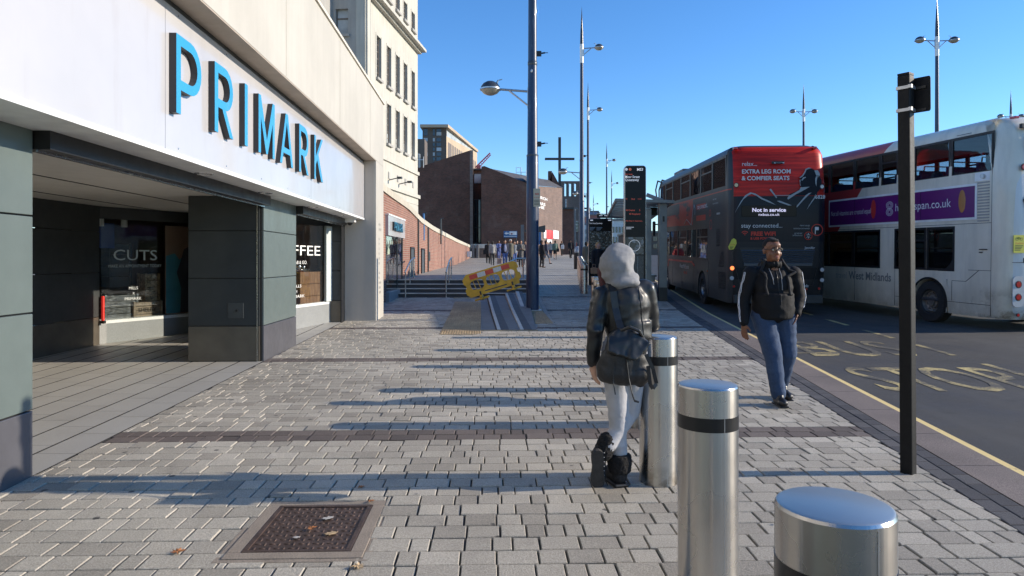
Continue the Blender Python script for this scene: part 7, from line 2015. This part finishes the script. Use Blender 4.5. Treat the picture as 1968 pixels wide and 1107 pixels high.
for (a_, e_, w_, sx) in ((lsh,lel,lwr,1),(rsh,rel_,rwr,-1)):
    for off in (-.020, .020):
        pts = []
        for p_, q_ in ((a_+V((0,0,.06)), e_),(e_, w_)):
            for i in range(9): pts.append(p_.lerp(q_, i/8) + V((sx*.25, -.11+off*1.5, .0)))
        cast_line('sleeve_stripe', pts, .0040, M_tapew, Mn, top_)
    for i in range(11):
        u = .12 + i*.085; p_ = (a_+V((0,0,.06))).lerp(e_, min(1,u*1.75)) if u < .57 else e_.lerp(w_, (u-.57)/.43)
        cast_line('sleeve_rung', [p_ + V((sx*.25,-.14,0)), p_ + V((sx*.25,-.08,.012))], .0032, M_tapew, Mn, top_)
# backpack straps
for sx in (-1,1):
    pts = [(sx*.13,.03,1.55),(sx*.155,-.1,1.48),(sx*.175,-.3,1.36),(sx*.185,-.3,1.26),(sx*.20,-.2,1.18)]
    fine = []
    for p_, q_ in zip(pts, pts[1:]): fine += lerp_pts(p_, q_, 4)[:-1]
    from mathutils.bvhtree import BVHTree
    bv = BVHTree.FromPolygons([v.co for v in top_.data.vertices], [p.vertices for p in top_.data.polygons])
    q_ = [bv.find_nearest(V(p_)) for p_ in fine]
    mb = MB()
    for (l0, n0, _, _), (l1, n1, _, _) in zip(q_, q_[1:]):
        a_ = l0 + n0*.006; b_ = l1 + n1*.006
        if (b_-a_).length > .002: mb.cyl(a_, b_, .014, .014, 10); mb.ell(b_, (.014,.014,.014), n=10, m=6)
    st_ = mb.build('backpack_strap', cm((.012,.012,.013)), Mn)
# jeans
tr = MB()
tr.ell((.0,.01,.98),(.205,.165,.14)); tr.cap2(hipL+V((.0,0,.0)),kneeL,.125,.090); tr.cap2(kneeL,ankL+V((0,0,.01)),.087,.070)
tr.cap2(hipR+V((-.015,0,.0)),kneeR,.125,.092); tr.cap2(kneeR,ankR+V((0,0,.015)),.088,.074)
k = NT('blue_denim'); co = k.coord(); n1 = k.noise(co, 5, 5)
dz = k.sep(co)
c = k.ramp(n1, [(.3,(.012,.028,.068)),(.7,(.032,.066,.138))]); c = k.mix(.3, c, k.ramp(k.noise(co, 220, 2), [(.4,(.015,.03,.07)),(.6,(.08,.13,.22))]))
k.col(c); k.rough(.85); k.bump(k.noise(co, 11, 5, .65), .3, .02); M_denim = k.m
remesh('jeans', tr, .010, M_denim, Mn, 4, disp=drape(.006, 5, 11, 3))
for an_k, toe in ((ankL, V((.095,.10,.045))), (ankR, V((-.005,-.29,.045)))):
    s_ = MB(); heel = V((an_k.x, an_k.y+.03, .05)); 
    if an_k is ankL: heel = V((.175,.24,.09)); toe = V((.185,.05,.045))
    s_.cap2(heel, toe, .048, .044); s_.cap2(heel, heel.lerp(toe,.45)+V((0,0,.045)), .045, .042); s_.ell(toe, (.050,.062,.040)); s_.cap2(heel+V((0,0,.05)), heel+V((0,-.02,.08)), .045,.045)
    so = remesh('shoe', s_, .009, pm('black_leather_shoe_%d' % (1 if an_k is ankL else 2), (.018,.017,.018), .4, var=.2), Mn, 3)
    m2 = MB(); 
    d_ = (toe-heel); d_.normalize(); m2.beam(heel - d_*.05 + V((0,0,-.042)), toe + d_*.05 + V((0,0,-.036)), .088, .018); m2.build('sole', M_gask, so, bevel=.006)
pk = MB(); pk.ell((0,.22,1.24),(.15,.10,.22)); remesh('backpack_body', pk, .02, cm((.022,.021,.024)), Mn, 2)

# ------------------------------------------------------------------ the hooded woman walking away
WX, WY = .735, 4.66
WZ = g(WY)
Wn = thing('person', 'woman seen from behind in grey hood, black leather jacket, jeans and black boots', 'person', (WX, WY, WZ), 0)
b = MB()
b.cap2((.035,.02,.98),(.05,.02,1.22),.075,.075); b.cap2((-.10,.035,1.29),(.17,.04,1.325),.040,.040); b.cap2((.045,.02,1.2),(.02,.04,1.33),.07,.05); b.cap2((.02,.05,1.33),(-.01,.07,1.43),.05,.047)
b.ell((-.012,.075,1.51),(.075,.092,.105)); b.ell((-.012,.13,1.45),(.05,.05,.05)); b.ell((-.012,.168,1.49),(.010,.014,.018))
Lsh, Lel, Lwr = V((-.125,.03,1.295)), V((-.175,-.04,1.055)), V((-.185,-.02,.835))
Rsh, Rel, Rwr = V((.185,.05,1.335)), V((.245,.10,1.09)), V((.165,.25,1.02))
b.cap2(Lsh,Lel,.045,.036); b.cap2(Lel,Lwr,.034,.024); b.cap2(Rsh,Rel,.045,.036); b.cap2(Rel,Rwr,.034,.024)
fingers(b, Lwr, (.10,.10,-.98), (-.3,.9,0), (.9,.2,0), .95, .55); fingers(b, Rwr, (-.6,.6,.1), (0,.2,1), (-.3,-.6,0), .95, .7)
wl = (V((-.035,0,.90)), V((-.012,.01,.49)), V((.004,.04,.13)))
wr_ = (V((.085,0,.90)), V((.085,.07,.49)), V((-.085,-.03,.28)))
for a_, k_, n_ in (wl, wr_): b.cap2(a_,k_,.072,.045); b.cap2(k_,n_,.042,.030)
remesh('body', b, .0075, SK_light, Wn, 2)
# jeans
tr = MB(); tr.ell((.035,.01,.93),(.155,.12,.14)); tr.cap2(wl[0],wl[1],.094,.066); tr.cap2(wl[1],wl[2],.064,.052); tr.cap2(wr_[0]+V((.01,0,0)),wr_[1],.094,.066); tr.cap2(wr_[1],wr_[2],.062,.050)
tr.ell((wl[2].x,wl[2].y,wl[2].z+.02),(.06,.058,.022)); tr.ell((wl[1].x,wl[1].y,wl[1].z),(.070,.068,.018))
remesh('jeans', tr, .009, cloth('pale_grey_denim', (.40,.40,.42), .85, .12, 6, .25, 13), Wn, 3, disp=drape(.004, 6, 14, 9))
# boots with fur cuffs
M_boot = cloth('black_suede', (.015,.014,.015), .8, .3, 20, .6, 30); M_fur = cloth('black_fur', (.012,.011,.012), .95, .5, 70, 1.0, 70)
def fur(co, no):
    from mathutils import noise as N_
    return no * (N_.noise(co*60)*.004 + N_.noise(co*130)*.004)
s_ = MB(); s_.cap2((.0,.02,.055),(-.045,.15,.05),.052,.050); s_.cap2((.0,.02,.06),(.004,.03,.12),.056,.06); s_.ell((-.02,.10,.055),(.056,.08,.045))
so = remesh('boot', s_, .009, M_boot, Wn, 3)
c_ = MB(); c_.lathe([(.062,.075),(.078,.10),(.084,.16),(.080,.205),(.055,.212)], (.004,.03,0), n=22); remesh('fur_cuff', c_, .009, M_fur, so, 1, disp=fur)
m2 = MB(); m2.beam((.012,-.045,.012),(-.065,.21,.012),.108,.024); m2.build('sole', M_gask, so, bevel=.01)
# trailing boot: heel lifted, sole towards the camera
toe = V((-.155,-.02,.035)); heel = V((-.165,-.085,.235))
s_ = MB(); s_.cap2(heel+V((.02,.05,0)), toe+V((.02,.05,.01)), .047, .046); s_.cap2(heel+V((.03,.06,.0)), V((-.095,-.02,.29)), .052, .055)
so = remesh('boot', s_, .009, M_boot, Wn, 3)
m2 = MB(); pts = []
d_ = (toe-heel).normalized(); sd_ = V((1,.15,0)).normalized(); nn_ = d_.cross(sd_).normalized()
if nn_.y > 0: nn_ = -nn_
Ls = (toe-heel).length + .09
prof = [(0,.010),(.006,.024),(.02,.036),(.05,.041),(.09,.040),(.13,.035),(.17,.039),(.21,.046),(.245,.047),(.27,.040),(.29,.026),(.30,.010)]
lft = [heel - d_*.045 + d_*a_ + sd_*-w_ for a_, w_ in prof]; rgt = [heel - d_*.045 + d_*a_ + sd_*w_ for a_, w_ in prof][::-1]
ring = lft + rgt; n = len(ring)
vs = [p_ + nn_*.022 for p_ in ring] + [p_ - nn_*.006 for p_ in ring]
m2.add(vs, [tuple(range(n)), tuple(range(n,2*n))[::-1]] + [(i,(i+1)%n,n+(i+1)%n,n+i) for i in range(n)]); m2.build('sole', pm('worn_sole', (.030,.028,.027), .75, var=.3, vs=30), so)
st_ = MB()
for i in range(7):
    p_ = heel - d_*.02 + d_*(.035*i) + sd_*.046 + nn_*.01; st_.ell(p_, (.003,.003,.003), n=6, m=4)
st_.build('welt_stitch', M_tapew, so)
c_ = MB(); ax = (V((-.078,-.02,.33)) - V((-.105,-.03,.24))).normalized()
c_.cap2(V((-.112,-.020,.240)), V((-.085,-.015,.305)), .066, .066); remesh('fur_cuff', c_, .009, M_fur, so, 1, disp=fur)
# leather jacket
M_leather = NT('black_leather'); k = M_leather; co = k.coord(); k.col(k.ramp(k.noise(co, 6, 4), [(.3,(.006,.0065,.007)),(.7,(.012,.013,.014))])); k.rough(k.ramp(k.noise(co, 10, 4), [(.3,(.36,)*3),(.7,(.52,)*3)])); k.b.inputs['Coat Weight'].default_value = .15; k.b.inputs['Coat Roughness'].default_value = .25
k.bump(k.math('ADD', k.noise(co, 7, 3, .5), k.math('MULTIPLY', k.noise(co, 90, 2), .05)), .22, .02); M_leather = k.m
j = MB(); _e = 1; j.cap2((.048,.01,1.09),(.045,.03,1.24),.148,.163); j.cap2((-.085,.035,1.285),(.155,.045,1.325),.085,.085); j.lathe([(.145,1.00),(.154,1.03),(.150,1.12)], (.066,.01,0), n=24); j.v = [(x, (y-.02)*.68+.02, z) for x,y,z in j.v]
j.cap2(Lsh,Lel,.064,.055); j.cap2(Lel,Lwr+V((0,0,.02)),.053,.042); j.cap2(Rsh,Rel,.066,.055); j.cap2(Rel,Rwr,.052,.042); j.ell((.0,.03,1.36),(.10,.08,.04))
jk = remesh('leather_jacket', j, .010, M_leather, Wn, 5, disp=drape(.007, 7, 12, 5))
cast_line('seam', lerp_pts((.12,-.3,1.36),(.150,-.3,1.03),12), .0025, M_gask, Wn, jk, True)
cast_line('seam', lerp_pts((-.05,-.3,1.345),(.10,-.3,1.375),8), .0025, M_gask, Wn, jk, True)
# grey hood with its soft folds, dark red hair at the side
M_hood = cloth('grey_marl', (.25,.25,.255), .92, .12, 30, .12, 30)
h_ = MB(); h_.ell((-.008,.05,1.52),(.118,.128,.135), rot=(0,R(14),0)); h_.cap2((-.012,.05,1.50),(.0,.045,1.395),.118,.102); h_.ell((.05,.035,1.415),(.085,.09,.05)); h_.ell((.03,-.03,1.385),(.10,.06,.035)); h_.ell((.045,.06,1.60),(.06,.08,.035), rot=(0,R(25),0))
remesh('hood', h_, .009, M_hood, Wn, 6, disp=drape(.011, 6, 13, 1))
h_ = MB(); h_.cap2((-.115,.09,1.47),(-.105,.04,1.345),.030,.026); h_.cap2((-.118,.07,1.45),(-.11,.03,1.33),.022,.014)
remesh('hair', h_, .008, cloth('dark_red_hair', (.075,.018,.018), .6, .4, 40, .8, 60), Wn, 2)
# backpack slung low: flap, pouch, straps, cords
BKP = thing('backpack', 'small black leather backpack hanging from the hooded woman\'s shoulder', 'backpack', (WX, WY, WZ), 0)
p_ = MB(); p_.ell((-.005,-.19,.865),(.160,.075,.150), rot=(0,R(8),0)); p_.cap2((-.10,-.185,.80),(.10,-.185,.795),.072,.078); p_.cap2((-.05,-.17,.95),(.09,-.17,.96),.075,.07); p_.ell((.11,-.17,.83),(.06,.065,.13)); p_.ell((-.13,-.17,.82),(.05,.06,.09))
remesh('pouch', p_, .009, cloth('perforated_black', (.016,.016,.017), .5, .4, 60, .15, 130), BKP, 3, disp=fold(.012, 12, 2))
p_ = MB()
fl = [(-.115,1.045),(-.05,1.09),(.045,1.095),(.165,1.005),(.085,.915),(.04,.895),(-.125,.955)]
p_.prism(fl, lambda a,b_,d: (a,d+ (b_-1.0)*.35,b_), -.285, -.17); p_.ell((.0,-.20,1.0),(.12,.075,.075), rot=(R(18),0,0))
remesh('flap', p_, .009, M_leather, BKP, 5, disp=fold(.016, 12, 7))
mb = MB(); mb.tube([(-.03,-.25,1.085),(.02,-.28,1.11),(.08,-.28,1.085),(.11,-.25,1.04)], .011, 8); mb.build('carry_handle', M_leather, BKP, smooth=60)
mb = MB()
pts = [(-.065,-.03,1.375),(-.058,-.09,1.33),(-.045,-.105,1.22),(-.03,-.13,1.14),(-.015,-.19,1.07)]
for a_, b_ in zip(pts, pts[1:]): mb.beam(a_, b_, .046, .010, up=(0,-1,.2))
mb.build('shoulder_strap', M_leather, BKP)
mb = MB(); pts = [(.13,-.25,.93),(.175,-.25,.84),(.20,-.24,.74),(.175,-.25,.71),(.155,-.26,.74),(.14,-.27,.86)]
for a_, b_ in zip(pts, pts[1:]): mb.beam(a_, b_, .024, .006, up=(0,-1,.1))
mb.build('loose_strap', M_leather, BKP)
mb = MB(); mb.tube([(.0,-.27,.91),(.015,-.28,.78),(.03,-.31,.69),(.05,-.30,.635)], .0045, 6); mb.build('cord', M_gask, BKP); mb = MB(); mb.tube([(-.08,-.27,.88),(-.085,-.28,.76),(-.075,-.30,.68)], .004, 6); mb.build('cord', M_gask, BKP)
mb = MB(); mb.cyl((.05,-.30,.64),(.075,-.30,.632),.007,.006,n=8); mb.build('cord_end', M_gask, BKP)
# ------------------------------------------------------------------ no vehicles are built outside the frame to shade the road
